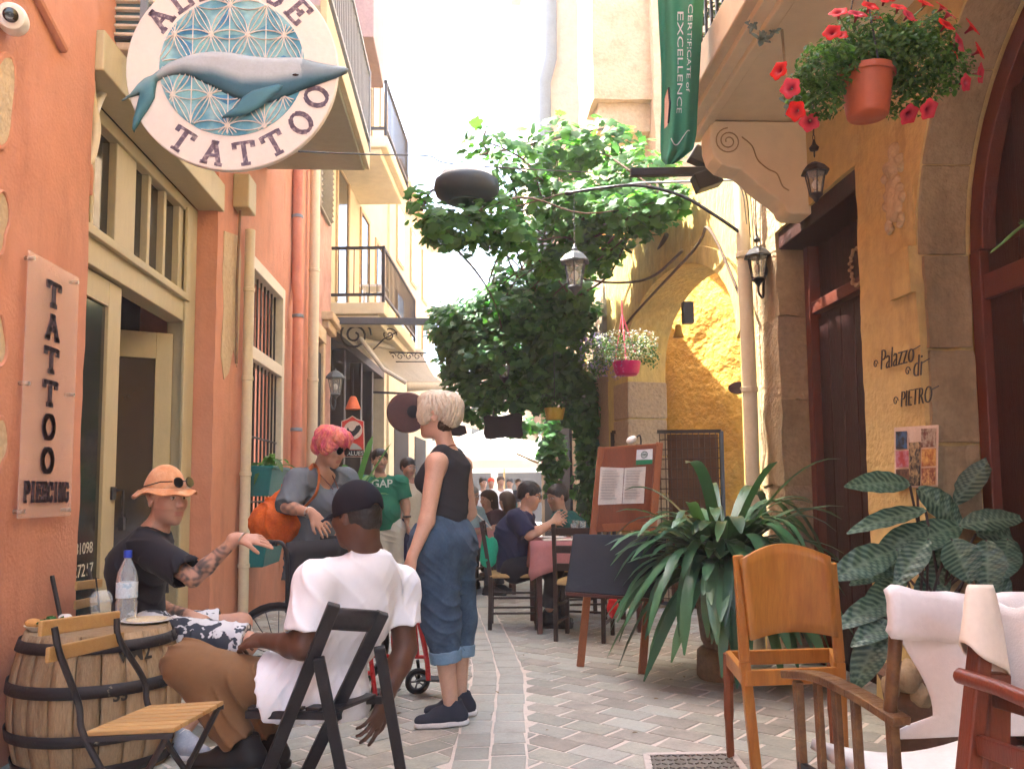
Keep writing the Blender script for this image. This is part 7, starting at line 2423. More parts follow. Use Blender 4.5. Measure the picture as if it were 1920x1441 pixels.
# ---- menu easel
me_ = thing('menu_easel', 'wooden menu easel with printed menu, round sticker and blackboard below', 'easel', G(1150, 1255))
DE = 5.75
def slope(a, b_, t): return Vector(a).lerp(Vector(b_), t)
L0, L1 = P(1128, 838, 5.95), G(1088, 1249)
R0, R1 = P(1236, 830, 5.95), G(1204, 1263)
for (a, b_) in ((L0, L1), (R0, R1)):
    mb = MB(); mb.bar(a, b_, .05, .032, (0, 1, 0)); mb.build('leg', M_EASEL, me_, bevel=.004)
for t in (.02, .38):
    mb = MB(); mb.bar(slope(L0, L1, t), slope(R0, R1, t), .03, .055); mb.build('rail', M_EASEL, me_, bevel=.004)
ex = (R0 - L0).normalized(); ez = (L0 - L1).normalized(); en = ex.cross(ez).normalized()
if en.y > 0: en = -en
c = (slope(L0, L1, .2) + slope(R0, R1, .2)) / 2
hw, hh = (R0 - L0).length / 2, (L0 - L1).length * .19
mb = MB(); mb.obox(c - en * .004, ex * (hw - .02), en * .008, ez * hh); mb.build('board', mat('easel board', (.20, .055, .02), .55, .25, 6, .2, 40, stretch=(5, 5, .7)), me_)
def epx(px, py, off=.012):
    d = ray(px, py); o_ = Vector((0, 0, CAM_H)); t = (c + en * off - o_).dot(en) / d.dot(en); return o_ + d * t
def equad(name, pts, m, off=.012, th=.002):
    q = [epx(*p, off) for p in pts]
    mb = MB(); mb.add(q + [x - en * th for x in q], [(0, 1, 2, 3), (7, 6, 5, 4), (0, 4, 5, 1), (1, 5, 6, 2), (2, 6, 7, 3), (3, 7, 4, 0)]); return mb.build(name, m, me_)
M_PAPER = mat('printed menu paper', (.62, .56, .48), .8, .12, 10, 0)
equad('menu_sheet', ((1126, 875), (1170, 877), (1166, 944), (1121, 946)), M_PAPER)
equad('menu_sheet', ((1171, 877), (1211, 874), (1207, 943), (1167, 944)), M_PAPER, .013)
mb = MB()
for col_, (xa, xb) in enumerate(((1130, 1163), (1175, 1205))):
    for k in range(11):
        yy = 882 + k * 5.2
        a, b_ = epx(xa - k * .5, yy, .0155), epx(xb - k * .5 - rnd.uniform(0, 10), yy, .0155)
        mb.bar(a, b_, .002, .005, en)
mb.build('menu_print', mat('grey print', (.25, .22, .2), .8), me_, kind='stuff')
equad('sticker', ((1194, 843), (1224, 841), (1223, 869), (1192, 871)), mat('white sticker', (.7, .7, .68), .5), .014)
equad('sticker_band', ((1192.5, 862), (1223.5, 861), (1223, 869), (1192, 871)), mat('green sticker band', (.02, .2, .08), .5), .017)
mb = MB(); q = epx(1208, 852, .018); mb.tube([q + (ex * math.cos(a) + ez * math.sin(a)) * .022 for a in np.linspace(0, 6.28, 20)], .0025, 5)
for s_ in (-1, 1): mb.tube([q + ex * .008 * s_ + (ex * math.cos(a) + ez * math.sin(a)) * .006 for a in np.linspace(0, 6.28, 12)], .002, 5)
mb.build('sticker_emblem', mat('dark green print', (.01, .07, .03), .5), me_)
# blackboard leaning on the legs
b1, b2, b3, b4 = P(1075, 1000, 5.5), P(1250, 1003, 5.5), P(1243, 1122, 5.35), P(1060, 1108, 5.35)
mb = MB(); n_ = (b2 - b1).cross(b4 - b1).normalized()
if n_.y > 0: n_ = -n_
mb.add([b1, b2, b3, b4] + [x - n_ * .02 for x in (b1, b2, b3, b4)], [(0, 3, 2, 1), (4, 5, 6, 7), (0, 1, 5, 4), (1, 2, 6, 5), (2, 3, 7, 6), (3, 0, 4, 7)]); mb.build('blackboard', M_CHALK, me_, bevel=.006)
mb = MB(); mb.bar(b4 + Vector((0, .0, -.012)), b3 + Vector((0, 0, -.012)), .035, .02); mb.build('tray', mat('dark red wood', (.08, .018, .01)), me_)
lp_ = P(1184, 824, 5.95)
S = SDF(); S.ell(lp_, (.04, .03, .025), ((1, 0, .5), (0, 1, 0), (-.5, 0, 1)), .01)
ob = sobj('lamp_head', S, M_WHITEP, me_, .006)
MB().tube(catmull([lp_ + Vector((.03, 0, .01)), lp_ + Vector((.06, 0, .03)), lp_ + Vector((.07, .02, -.03)), (L0 + R0) / 2 + Vector((.04, 0, 0))], 5), .006, 6).build('lamp_arm', M_BLACKM, me_, smooth=True)

# ---- tables and rush-seated chairs
M_DKW = mat('dark brown chair wood', (.028, .014, .010), .5, .3, 6, .2, 50, spec=.4)
M_RUSH = mat('woven rush seat', (.40, .26, .10), .85, .3, 30, .6, 120, stretch=(1, 6, 1))
M_PINKC = mat('pink check cloth', (.42, .17, .16), .9, .15, 20, .2, 200)
def taverna_chair(label, x, y, rz, group='rush seated taverna chairs'):
    o = thing('taverna_chair', label, 'chair', (x, y, 0), group)
    ca, sa = math.cos(rz), math.sin(rz)
    def q(a, b_, z): return Vector((x + a * ca - b_ * sa, y + a * sa + b_ * ca, z))   # a: to the sitter's front, b: left
    for b_ in (-.19, .19):
        MB().bar(q(-.2, b_, 0), q(-.19, b_, .44), .032, .036, (ca, sa, 0)).build('leg', M_DKW, o, bevel=.004)
        MB().bar(q(-.19, b_, .43), q(-.27, b_ * .96, .92), .030, .034, (ca, sa, 0)).build('back_post', M_DKW, o, bevel=.004)
        MB().bar(q(.2, b_, 0), q(.2, b_, .46), .034, .034, (ca, sa, 0)).build('leg', M_DKW, o, bevel=.004)
        for z in (.14, .27): MB().bar(q(-.19, b_, z), q(.2, b_, z), .016, .018).build('stretcher', M_DKW, o)
    for z in (.18, .3): MB().bar(q(.2, -.19, z), q(.2, .19, z), .016, .018).build('stretcher', M_DKW, o)
    for z, dx in ((.86, -.26), (.72, -.238), (.58, -.215)): MB().bar(q(dx, -.18, z), q(dx, .18, z), .018, .06).build('back_slat', M_DKW, o, bevel=.004)
    mb = MB(); mb.obox(q(.005, 0, .455), Vector((ca, sa, 0)) * .215, Vector((-sa, ca, 0)) * .205, Vector((0, 0, .018))); mb.build('rush_seat', M_RUSH, o, bevel=.014)
    return o
def taverna_table(label, cx, cy, wx, wy, z=.76):
    o = thing('restaurant_table', label, 'table', (cx, cy, 0), 'restaurant tables with pink cloths')
    for sx in (-1, 1):
        for sy in (-1, 1):
            MB().bar((cx + sx * wx * .44, cy + sy * wy * .44, 0), (cx + sx * wx * .44, cy + sy * wy * .44, z - .01), .045, .045, (1, 0, 0)).build('leg', mat('dark red table leg', (.06, .018, .014), .5), o, bevel=.004)
    MB().box(cx - wx / 2, cx + wx / 2, cy - wy / 2, cy + wy / 2, z - .03, z - .006).build('tabletop', M_DKW, o)
    # cloth: top and wavy skirts
    n = 48
    per = []
    for k in range(n):
        t = k / n * 4; sd_ = int(t); f_ = t - sd_
        per.append([(-1 + 2 * f_, -1), (1, -1 + 2 * f_), (1 - 2 * f_, 1), (-1, 1 - 2 * f_)][sd_])
    rows = []
    for j in range(6):
        t = j / 5
        rows.append([])
        for k, (a, b_) in enumerate(per + per[:1]):
            drop = (.22 + .10 * (abs(a) * abs(b_)) ** 3) * t
            wv = 1 + .035 * t * math.sin(k * 1.9) + .02 * t
            rows[-1].append((cx + a * (wx / 2 + .008) * wv, cy + b_ * (wy / 2 + .008) * wv, z - drop))
    mb = MB().grid(rows)
    o_ = len(mb.v); mb.add([(cx + a * (wx / 2 + .008), cy + b_ * (wy / 2 + .008), z) for a, b_ in per], [tuple(range(n))])
    ob = mb.build('cloth', M_PINKC, None, smooth=True, solid=.003, angle=50)
    ob.name = 'tablecloth'
    tag(ob, 'pink cloth on the ' + label, 'tablecloth', 'pink tablecloths')
    return o
tc = P(1075, 1000, 7.55)
taverna_table('near restaurant table beside the blackboard easel', tc.x + .08, 7.55, .95, .85)
taverna_table('far restaurant table behind the navy polo shirt', P(905, 995, 10.3).x, 10.35, .8, .8)
dnp = P(962, 1062, 7.6)
taverna_chair('dark taverna chair under the diner in the navy polo shirt', dnp.x + .0, 7.6, R(-4))
nc = G(1090, 1205)
taverna_chair('dark taverna chair tucked behind the blackboard easel', nc.x + .06, nc.y + .22, R(70))
dcp = P(1085, 1055, 8.1)
taverna_chair('dark taverna chair under the diner in dark green', dcp.x, 8.1, R(185))
taverna_chair('dark taverna chair at the far table nearest the lane', P(878, 1000, 10.2).x - .05, 10.2, R(-20))
# small things on the near table
def glass(x, y, z, h_, r_, lab, m):
    mb = MB().lathe([(0, 0), (r_ * .75, 0), (r_, h_), (r_ - .003, h_), (r_ * .72, .006), (0, .006)], (x, y, z), 14)
    tag(mb.build('drinking_glass', m, smooth=True, angle=60), lab, 'glass', 'glasses on the near restaurant table')
M_GLS = mat('table glass', (.85, .9, .88), .05, .02, 4, 0, trans=.9, ior=1.2, spec=.6)
tx, ty = tc.x + .08, 7.55
for k, (dx, dy, lab) in enumerate(((.0, -.2, 'stemless glass at the near edge of the restaurant table'), (.09, -.1, 'tall glass right of the table edge glass'), (.18, -.22, 'drinking glass by the menu easel leg'), (.05, .05, 'drinking glass in the middle of the restaurant table'), (.26, .0, 'drinking glass at the far right of the restaurant table'))):
    glass(tx + dx - .1, ty + dy, .768, .13 + .02 * (k % 2), .032, lab, M_GLS)
tag(MB().lathe([(0, 0), (.035, 0), (.04, .09), (0, .09)], (tx + .0, ty - .33, .768), 16).build('juice_glass', mat('orange juice', (.5, .16, .02), .2), smooth=True), 'short glass of orange drink on the near restaurant table', 'glass')
for k, (dx, dy, lab) in enumerate(((-.28, -.12, 'white plate before the navy polo shirt'), (.3, -.2, 'white plate before the dark green shirt'))):
    tag(MB().lathe([(0, 0), (.08, 0), (.125, .014), (.122, .018), (.08, .005), (0, .005)], (tx + dx, ty + dy, .768), 28).build('dinner_plate', mat('white china', (.7, .68, .64)), smooth=True), lab, 'plate', 'plates on the near restaurant table')
tag(MB().box(tx - .38, tx - .02, ty - .42, ty - .2, .766, .772).build('paper_menu', M_PAPER, bevel=.001), 'pale paper menu lying at the near edge of the pink table', 'menu')
# open book held at the far table, green cap on the chair, red cloth under the table
bk = P(900, 972, 9.6)
mb = MB(); mb.bar(P(893, 962, 9.7), P(922, 990, 9.7), .16, .012, (.5, 0, 1)); tag(mb.build('open_book', M_PAPER), 'open pale menu book held up at the far table', 'book')
Q = SDF(); c = P(913, 1030, 7.45); Q.cone(c + Vector((-.02, 0, .1)), c + Vector((.01, 0, -.08)), .03, .075, .04, flat=.5, side=(0, 1, 0)); Q.ell(c + Vector((.05, 0, .02)), (.05, .03, .09), None, .03); Q.disp = fold(.006, 50, 2)
tag(sobj('green_jacket', Q, mat('emerald cloth', (.01, .30, .17), .8), None, .01), 'emerald green cloth hanging on the back of the diner chair', 'cloth')
Q = SDF(); c = P(1150, 1142, 6.6); Q.ell(c, (.045, .04, .07), None, .02); Q.ell(c + Vector((0, 0, .07)), (.03, .03, .02), None, .02); Q.disp = bumpy(.006, 60, 2)
tag(sobj('red_lantern', Q, mat('red enamel', (.55, .02, .02), .4), None, .009), 'small red can hanging under the table behind the easel', 'can')

# ---- manhole cover
mh = thing('manhole_cover', 'patterned iron manhole cover in the paving near the wooden chair', 'manhole', G(1300, 1445))
m1, m2, m3, m4 = G(1212, 1414, .004), G(1372, 1411, .004), G(1420, 1475, .004), G(1225, 1480, .004)
M_IRON = mat('worn iron', (.20, .18, .15), .6, .25, 20, .3, 80, metal=.4)
mb = MB(); mb.add([m1, m2, m3, m4, m1 - Vector((0, 0, .02)), m2 - Vector((0, 0, .02)), m3 - Vector((0, 0, .02)), m4 - Vector((0, 0, .02))], [(3, 2, 1, 0), (0, 1, 5, 4), (1, 2, 6, 5), (2, 3, 7, 6), (3, 0, 4, 7)]); mb.build('plate', M_IRON, mh)
mb = MB()
for i in range(14):
    for j in range(8):
        a = m1.lerp(m2, (i + .5) / 14).lerp(m4.lerp(m3, (i + .5) / 14), (j + .5) / 8)
        an = R(45) if (i + j) % 2 else R(-45)
        mb.obox(a + Vector((0, 0, .003)), Vector((math.cos(an), math.sin(an), 0)) * .011, Vector((-math.sin(an), math.cos(an), 0)) * .003, Vector((0, 0, .003)))
mb.build('tread_pattern', M_IRON, mh, kind='stuff')
mb = MB()
for a, b_ in ((m1, m2), (m2, m3), (m3, m4), (m4, m1)): mb.bar(a, b_, .03, .012)
mb.build('frame', mat('concrete rim', (.5, .45, .4), .9), mh, bevel=.002)

# ---- wall lanterns
def lantern(label, c, k=1.0, hang=None, arm=None, group='black iron lanterns', m=M_BLACKM, lit=False):
    """six-sided street lantern; c: centre of the glass body"""
    c = Vector(c)
    o = thing('lantern', label, 'lantern', c, group)
    def ring(r_, z): return [c + Vector((math.cos(math.pi / 3 * i + .3) * r_ * k, math.sin(math.pi / 3 * i + .3) * r_ * k, z * k)) for i in range(6)]
    t, b_ = ring(.095, .1), ring(.055, -.11)
    for i in range(6):
        MB().bar(t[i], b_[i], .009 * k, .009 * k).build('glazing_bar', m, o)
        j = (i + 1) % 6
        mb = MB(); mb.add([x * 0.97 + c * .03 for x in (t[i], t[j], b_[j], b_[i])], [(0, 1, 2, 3)]); mb.build('pane', mat('lantern glass', (.6, .6, .52), .1, .05, 4, 0, alpha=.35, spec=.7), o)
    r0, r1, r2 = ring(.13, .098), ring(.085, .15), ring(.03, .185)
    mb = MB(); mb.add(r0 + r1 + r2 + [x - Vector((0, 0, .012 * k)) for x in r0], [(i, (i + 1) % 6, 6 + (i + 1) % 6, 6 + i) for i in range(6)] + [(6 + i, 6 + (i + 1) % 6, 12 + (i + 1) % 6, 12 + i) for i in range(6)] + [tuple(range(12, 18)), tuple(range(23, 17, -1))] + [(18 + i, 18 + (i + 1) % 6, (i + 1) % 6, i) for i in range(6)])
    mb.build('roof', m, o)
    MB().lathe([(0, .18), (.022, .185), (.028, .2), (.012, .22), (.006, .245), (0, .25)], c, 12).build('finial', m, o, smooth=True) if k > 0 else None
    mb = MB(); mb.lathe([(.058 * k, -.105 * k), (.062 * k, -.12 * k), (.03 * k, -.15 * k), (.012 * k, -.18 * k), (0, -.19 * k)], c, 12); mb.build('base', m, o, smooth=True)
    MB().ball(c + Vector((0, 0, -.02 * k)), .03 * k, 10, 8, (1, 1, 1.4)).build('bulb', mat('lamp bulb', (.7, .68, .6), .3), o, smooth=True)
    if hang:
        p = c + Vector((0, 0, .24 * k)); q = Vector(hang); n = max(4, int((q - p).length / .03))
        mb = MB()
        for i in range(n):
            a = p.lerp(q, (i + .5) / n); w_ = Vector((.006, 0, 0)) if i % 2 else Vector((0, .006, 0))
            hl = (q - p) / n * .62
            mb.tube([a - hl, a - hl * .5 + w_, a + hl * .5 + w_, a + hl, a + hl * .5 - w_, a - hl * .5 - w_, a - hl], .0022, 5)
        mb.build('chain', m, o)
    if arm:
        q = Vector(arm)
        mb = MB(); mb.tube(catmull([c + Vector((0, 0, -.17 * k)), c + Vector((0, 0, -.24 * k)), c.lerp(q, .5) + Vector((0, 0, -.26 * k)), q + Vector((-.02, 0, -.12 * k)), q], 6), .011 * k, 8); mb.build('arm', m, o, smooth=True)
        mb = MB(); mb.lathe([(0, -.0), (.05 * k, 0), (.045 * k, .014), (0, .018)], q, 14, (-1, 0, 0)); mb.build('wall_plate', m, o, smooth=True)
    return o
c = P(1421, 500, 5.95)
lantern('black wall lantern mounted by the cream downpipe', c, .80, arm=(2.2, 6.0, c.z - .02))
c = P(1529, 342, 4.55)
lantern('small black lantern hanging on a chain under the balcony', c, .62, hang=(c.x, c.y, 3.53))
c = P(1078, 512, 6.8)
lantern('large grey lantern hanging from the iron arm amid the vine', c, 1.0, hang=(c.x, c.y, P(1078, 360, 6.8).z), m=mat('grey iron', (.05, .055, .06), .5))
c = P(945, 692, 9.6)
lantern('dim lantern hanging deep in the vine shade', c, .85, hang=(c.x, c.y, c.z + .6))
c = P(629, 722, 12.4)
lantern('verdigris wall lantern on the pink house beyond the orange pipe', c, 1.15, arm=(-1.93, 12.5, c.z - .1), m=mat('verdigris iron', (.08, .10, .11), .6))
pipe_thing('downpipe', 'cream downpipe on the stone pier below the wall lantern', [(2.08, 6.08, .02), (2.08, 6.08, 2.0), (2.06, 6.08, 3.55)], .052, M_PIPE, (.75, 1.9, 2.9))
# ---- iron lamp arm, floodlight and beam under the balcony
ia = thing('iron_lamp_arm', 'long curved iron arm reaching over the lane from the stone pier', 'bracket', P(1395, 440, 6.0))
MB().tube(catmull([P(1062, 362, 6.8), P(1130, 352, 6.6), P(1200, 348, 6.4), P(1280, 368, 6.25), P(1350, 410, 6.1), P(1396, 442, 6.05)], 6), .013, 8).build('arm', M_BLACKM, ia, smooth=True)
MB().tube([P(1062, 362, 6.8), P(1200, 343, 6.5), P(1430, 336, 6.2)], .009, 8).build('stay', M_GREYM, ia, smooth=True)
MB().ball(P(1066, 362, 6.8), .022, 10, 8, (1.6, 1, 1)).build('tip', M_BLACKM, ia, smooth=True)
fb = thing('floodlight_beam', 'black steel beam with mounted floodlight below the balcony end', 'beam', P(1300, 325, 5.7))
MB().bar(P(1182, 324, 5.7), P(1392, 320, 5.7), .05, .055).build('beam', M_BLACKM, fb, bevel=.004)
mb = MB(); c = P(1325, 338, 5.65); mb.obox(c, Vector((.085, 0, .03)), Vector((0, .06, 0)), Vector((-.02, 0, .055))); mb.build('floodlight', M_BLACKM, fb, bevel=.008)
mb = MB(); c = P(1315, 295, 5.75); mb.obox(c, Vector((.07, 0, -.03)), Vector((0, .05, 0)), Vector((.03, 0, .05))); mb.build('speaker', M_BLACKM, fb, bevel=.01)
for k in range(5):
    a = P(1385 + k * 8, 318, 5.75)
    MB().tube(catmull([a, a + Vector((.03 * (k - 2), 0, -.06)), a + Vector((.02, 0, -.15 - .05 * k)), P(1400 + 7 * k, 420 + 25 * k, 6.0)], 5), .004, 5).build('cable', M_BLACKM if k % 2 else M_GREYM, fb, smooth=True)
# ---- round black street lamp over the lane
sl_ = thing('street_lamp', 'round black dome lamp hung on a wire above the lane', 'lamp', P(875, 350, 7.2))
c = P(875, 352, 7.2)
MB().lathe([(0, -.13), (.12, -.13), (.2, -.115), (.265, -.07), (.285, -.01), (.275, .05), (.24, .075), (0, .08)], c, 36).build('lamp_body', mat('blue black enamel', (.02, .028, .036), .45, .2, 10, .1), sl_, smooth=True, angle=50)
MB().lathe([(.235, .075), (.22, .12), (.15, .17), (.06, .19), (0, .19)], c, 32).build('lamp_top', mat('pale lamp top', (.6, .6, .58), .5), sl_, smooth=True)
MB().lathe([(0, -.14), (.15, -.137), (.16, -.12)], c, 32).build('lens', mat('dark green lens', (.02, .05, .045), .2), sl_, smooth=True)
wA_, wB_ = P(560, 284, 5.6), P(1240, 330, 8.0)
MB().tube(catmull([wA_, P(700, 290, 6.3), P(805, 293, 7.0), c + Vector((0, 0, .2)), wB_], 8), .006, 5).build('wire', M_BLACKM, sl_)

# ---- flag
fg = thing('green_banner', 'green restaurant banner with white lettering hanging from the balcony', 'banner', P(1275, 300, 4.55))
ctl = [(-30, 1232, 1322), (60, 1236, 1316), (130, 1240, 1312), (200, 1240, 1308), (250, 1238, 1306), (280, 1238, 1300), (300, 1240, 1275), (308, 1248, 1262)]
rows = []
for j in range(30):
    t = j / 29 * (len(ctl) - 1); i0 = min(int(t), len(ctl) - 2); f_ = t - i0
    yy, xa, xb = [lerp(ctl[i0][k], ctl[i0 + 1][k], f_) for k in range(3)]
    rows.append([P(lerp(xa, xb, i / 20), yy, 4.55 + .045 * math.sin(i / 20 * 7 + j * .09) + .03 * math.sin(i / 20 * 13 + 1)) for i in range(21)])
M_FLAG = mat('green banner cloth', (.05, .25, .14), .8, .1, 6, .1, 100, translucent=.3, ttint=(1, 1, 1))
MB().grid(rows).build('cloth', M_FLAG, fg, smooth=True, solid=.002, angle=170)
def flag_pt(s_, t_):       # s across 0..1, t down 0..1
    j = t_ * 29; i = s_ * 20; j0, i0 = min(int(j), 28), min(int(i), 19)
    a = rows[j0][i0].lerp(rows[j0][i0 + 1], i - i0); b_ = rows[j0 + 1][i0].lerp(rows[j0 + 1][i0 + 1], i - i0)
    return a.lerp(b_, j - j0) + Vector((0, -.006, 0))
def flag_text(txt, size, s0, t0, sc_):
    vv, ff = text_mesh(txt, size, 0, 'LEFT')
    mb = MB(); mb.add([flag_pt(min(.98, s0 + v.y * sc_), min(.99, t0 + v.x)) for v in vv], ff); return mb
flag_text('EXCELLENCE', .066, .42, .08, 3.0).build('lettering', mat('white print', (.6, .62, .6), .8), fg)
flag_text('CERTIFICATE of', .045, .66, .06, 3.2).build('lettering', mat('white print', (.6, .62, .6)), fg)
pts = [flag_pt(.30 + .5 * k / 20, .62 + .06 * math.sin(k / 20 * 5)) for k in range(21)]
MB().tube(pts, .003, 5).build('printed_line', mat('white print', (.6, .62, .6)), fg)
pts = [(.08, .40), (.17, .36), (.22, .44), (.2, .53), (.1, .55)]
mb = MB(); mb.add([flag_pt(*p) for p in pts], [(0, 1, 2, 3, 4)]); mb.build('printed_patch', mat('peach print', (.55, .35, .26), .8), fg)
mb = MB(); mb.tube([flag_pt(.2, .36), flag_pt(.24, .42), flag_pt(.22, .52)], .008, 6); mb.build('printed_edge', M_TEE_B, fg)

# ---- carved relief, letters, poster, wreath on the right wall
rl = W(1678, 350, XR)
ro = thing('carved_relief', 'pale carved coat of arms relief on the ochre wall', 'relief', rl)
S = SDF()
def rp(a, b_, o_=0.0): return Vector((XR - o_, rl.y - a, rl.z + b_))
S.ell(rp(0, -.06, .0), (.035, .075, .125), None, .02); S.ell(rp(0, .10, .0), (.04, .06, .05), None, .03); S.ell(rp(.01, .185, 0), (.03, .045, .04), None, .03)
for s_ in (-1, 1):
    for k in range(7):
        t = k / 6
        S.ell(rp(s_ * (.065 + .022 * math.sin(k * 2.1)), .12 - t * .30), (.028, .026, .030), None, .012)
    for tt in np.linspace(0, 5, 12):
        S.ball(rp(s_ * (.06 + .022 * math.cos(tt)), -.20 + .022 * math.sin(tt), .01), .012, .008)
S.ell(rp(0, -.05, .045), (.025, .05, .09), None, .01, 's')
S.ell(rp(0, -.05, .02), (.016, .03, .06), None, .01)
S.disp = bumpy(.003, 120, 3)
sobj('carving', S, mat('carved limestone', (.42, .32, .19), .9, .25, 12, .4, 60), ro, .006)

lt = thing('wall_lettering', 'wrought iron letters reading Palazzo di Pietro on the ochre wall', 'sign', W(1700, 710, XR))
def wall_text(txt, px0, py0, px1, py1, size, sh_=.25):
    a, b_ = W(px0, py0, XR - .02), W(px1, py1, XR - .02)
    vv, ff = text_mesh(txt, size, .003, 'LEFT', shear=sh_, bold=-.003)
    wmax = max(v.x for v in vv)
    L_ = (b_ - a).length; sx = L_ / wmax
    u_ = (b_ - a).normalized(); v_ = Vector((0, 0, 1)); n_ = Vector((-1, 0, 0))
    mb = MB(); mb.add([a + u_ * v.x * sx + v_ * v.y + n_ * v.z for v in vv], ff); mb.build('word', mat('wrought iron letter', (.05, .045, .04), .5), lt)
    mb = MB()
    scroll(mb, a + Vector((-.012, .02, .035)), u_, v_, .025, 1.2, .003); mb.tube([b_ + v_ * .06, b_ + v_ * .07 + u_ * .06], .003, 5)
    mb.build('flourish', mat('wrought iron letter', (.05, .045, .04)), lt, smooth=True)
wall_text('Palazzo', 1650, 694, 1714, 678, .155)
wall_text('di', 1711, 708, 1731, 703, .155)
wall_text('PIETRO', 1688, 764, 1748, 754, .12)
po = thing('photo_poster', 'poster with seven small photographs on the ochre wall', 'poster', W(1718, 912, XR))
pc = [W(*q, XR - .012) for q in ((1677, 801), (1760, 796), (1758, 912), (1678, 915))]
def ppt(a, b_, off=0): return pc[0].lerp(pc[1], a).lerp(pc[3].lerp(pc[2], a), b_) + Vector((-off, 0, 0))
def pquad(name, a0, b0, a1, b1, m, off, th=.001):
    q = [ppt(a0, b0, off), ppt(a1, b0, off), ppt(a1, b1, off), ppt(a0, b1, off)]
    mb = MB(); mb.add(q, [(0, 1, 2, 3)]); mb.build(name, m, po, solid=th)
pquad('paper', 0, 0, 1, 1, mat('poster paper', (.55, .42, .34), .6), 0, .002)
def photo(nm, c1, c2, sc_=30): return mat('photo ' + nm, c1, .4, .5, sc_, 0, col2=c2, mixlo=.42, mixhi=.58)
for k, (a0, b0, a1, b1, nm, c1, c2) in enumerate(((.05, .07, .32, .36, 'harbour', (.05, .12, .25), (.02, .025, .03)), (.05, .39, .36, .66, 'pink room', (.38, .05, .05), (.35, .16, .22)), (.05, .69, .37, .97, 'brown hall', (.05, .025, .02), (.12, .06, .05)),
    (.37, .26, .63, .97, 'night', (.02, .02, .03), (.35, .26, .14)), (.65, .05, .97, .35, 'arch', (.14, .035, .02), (.3, .25, .2)), (.66, .38, .97, .66, 'supper', (.3, .09, .03), (.5, .3, .1)), (.66, .69, .97, .97, 'candle', (.2, .06, .04), (.5, .32, .14)))):
    pquad('photograph', a0, b0, a1, b1, photo(nm, c1, c2), .004)
wr = W(1607, 500, XR + .16)
wo_ = thing('shell_wreath', 'round wreath of small shells hanging on the dark straight door', 'wreath', wr)
mb = MB()
for k in range(36):
    a = 2 * math.pi * k / 36
    mb.ball(wr + Vector((rnd.uniform(-.01, .01), math.cos(a) * .085, math.sin(a) * .115)), .012, 7, 5)
mb.build('shells', mat('shell', (.4, .29, .18), .7, .3, 30), wo_, smooth=True, kind='stuff')
MB().tube([wr + Vector((0, 0, .11)), wr + Vector((.02, 0, .2))], .004, 5).build('cord', M_TEE_B, wo_)
# ---- passage fittings: gate, pipe, plaque, shell string, bell, spotlight
gt = thing('mesh_gate', 'dark iron mesh gate standing in the arched passage', 'gate', P(1250, 1000, 8.6))
g1, g2 = P(1148, 810, 8.9), P(1352, 808, 8.3)
for (a, b_) in ((g1, g2), (Vector((g1.x, g1.y, .05)), Vector((g2.x, g2.y, .05))), (g1, Vector((g1.x, g1.y, 0))), (g2, Vector((g2.x, g2.y, 0)))):
    MB().bar(a, b_, .035, .035).build('frame_bar', M_BLACKM, gt)
for k in range(1, 20):
    a = g1.lerp(g2, k / 20); MB().tube([a, Vector((a.x, a.y, .05))], .005, 5).build('wire', mat('rusty wire', (.06, .03, .018), .7), gt)
for k in range(1, 18):
    z = g1.z * k / 18; MB().tube([Vector((g1.x, g1.y, z)), Vector((g2.x, g2.y, z))], .005, 5).build('wire', mat('rusty wire', (.06, .03, .018)), gt)
mb = MB(); a, b_ = g1 + Vector((.05, .12, 0)), g2 + Vector((.0, .12, 0)); mb.obox((a + b_) / 2 - Vector((0, 0, g1.z / 2)), (b_ - a) / 2, Vector((.0, .01, 0)), Vector((0, 0, g1.z / 2 - .02))); mb.build('backing', mat('brown backing board', (.10, .045, .02), .8, .3, 4, .2), gt)
cp = thing('wall_conduit', 'yellow painted conduit with round box on the passage wall', 'conduit', P(1372, 643, 9.4))
MB().tube([P(1295, 625, 9.35), P(1352, 626, 9.35), P(1366, 645, 9.3), P(1405, 643, 9.2)], .014, 8).build('conduit', M_YELLOW, cp, smooth=True)
MB().lathe([(0, -.03), (.05, -.03), (.05, .02), (.04, .025), (0, .025)], P(1373, 645, 9.25), 16, (-.3, -1, 0)).build('round_box', M_YELLOW, cp, smooth=True, angle=50)
pq = P(1385, 727, 7.3)
po2 = thing('oval_plaque', 'small dark oval plaque with number emblem by the passage', 'plaque', pq)
MB().lathe([(0, -.01), (.085, -.01), (.09, 0), (.08, .012), (0, .014)], pq, 24, (-.2, -1, 0), sx=1, sy=.62).build('board', mat('dark plum enamel', (.05, .02, .025), .5), po2, smooth=True, angle=50)
mb = MB()
for s_ in (-1, 0, 1): mb.tube([pq + Vector((.035 + .016 * s_ + .012 * math.cos(a), -.02, .014 * math.sin(a) + (.012 if s_ == 0 else -.006))) for a in np.linspace(0, 6.28, 12)], .003, 5)
mb.build('emblem', mat('cream paint', (.6, .5, .35), .7), po2)
ss = thing('shell_string', 'string of small shells hanging beside the cream downpipe', 'garland', P(1410, 860, 6.6))
for k in range(46):
    a = P(1409 + 3 * math.sin(k * .7), 722 + k * 3.0, 6.62)
    mb = MB(); mb.ball(a + Vector((.018 * math.sin(k * 2.1), .018 * math.cos(k * 2.1), 0)), .017, 7, 5, (1, .8, .8)); mb.build('shell', mat('shell', (.4, .29, .18)), ss, smooth=True)
bl3 = thing('brass_bell', 'small brass bell hanging under the arch edge', 'bell', P(1272, 625, 8.0))
MB().lathe([(.02, .07), (.03, .05), (.035, 0), (.055, -.05), (.05, -.052), (0, -.04)], P(1272, 622, 8.0), 16).build('bell', mat('brass', (.5, .3, .06), .35, metal=.8), bl3, smooth=True)
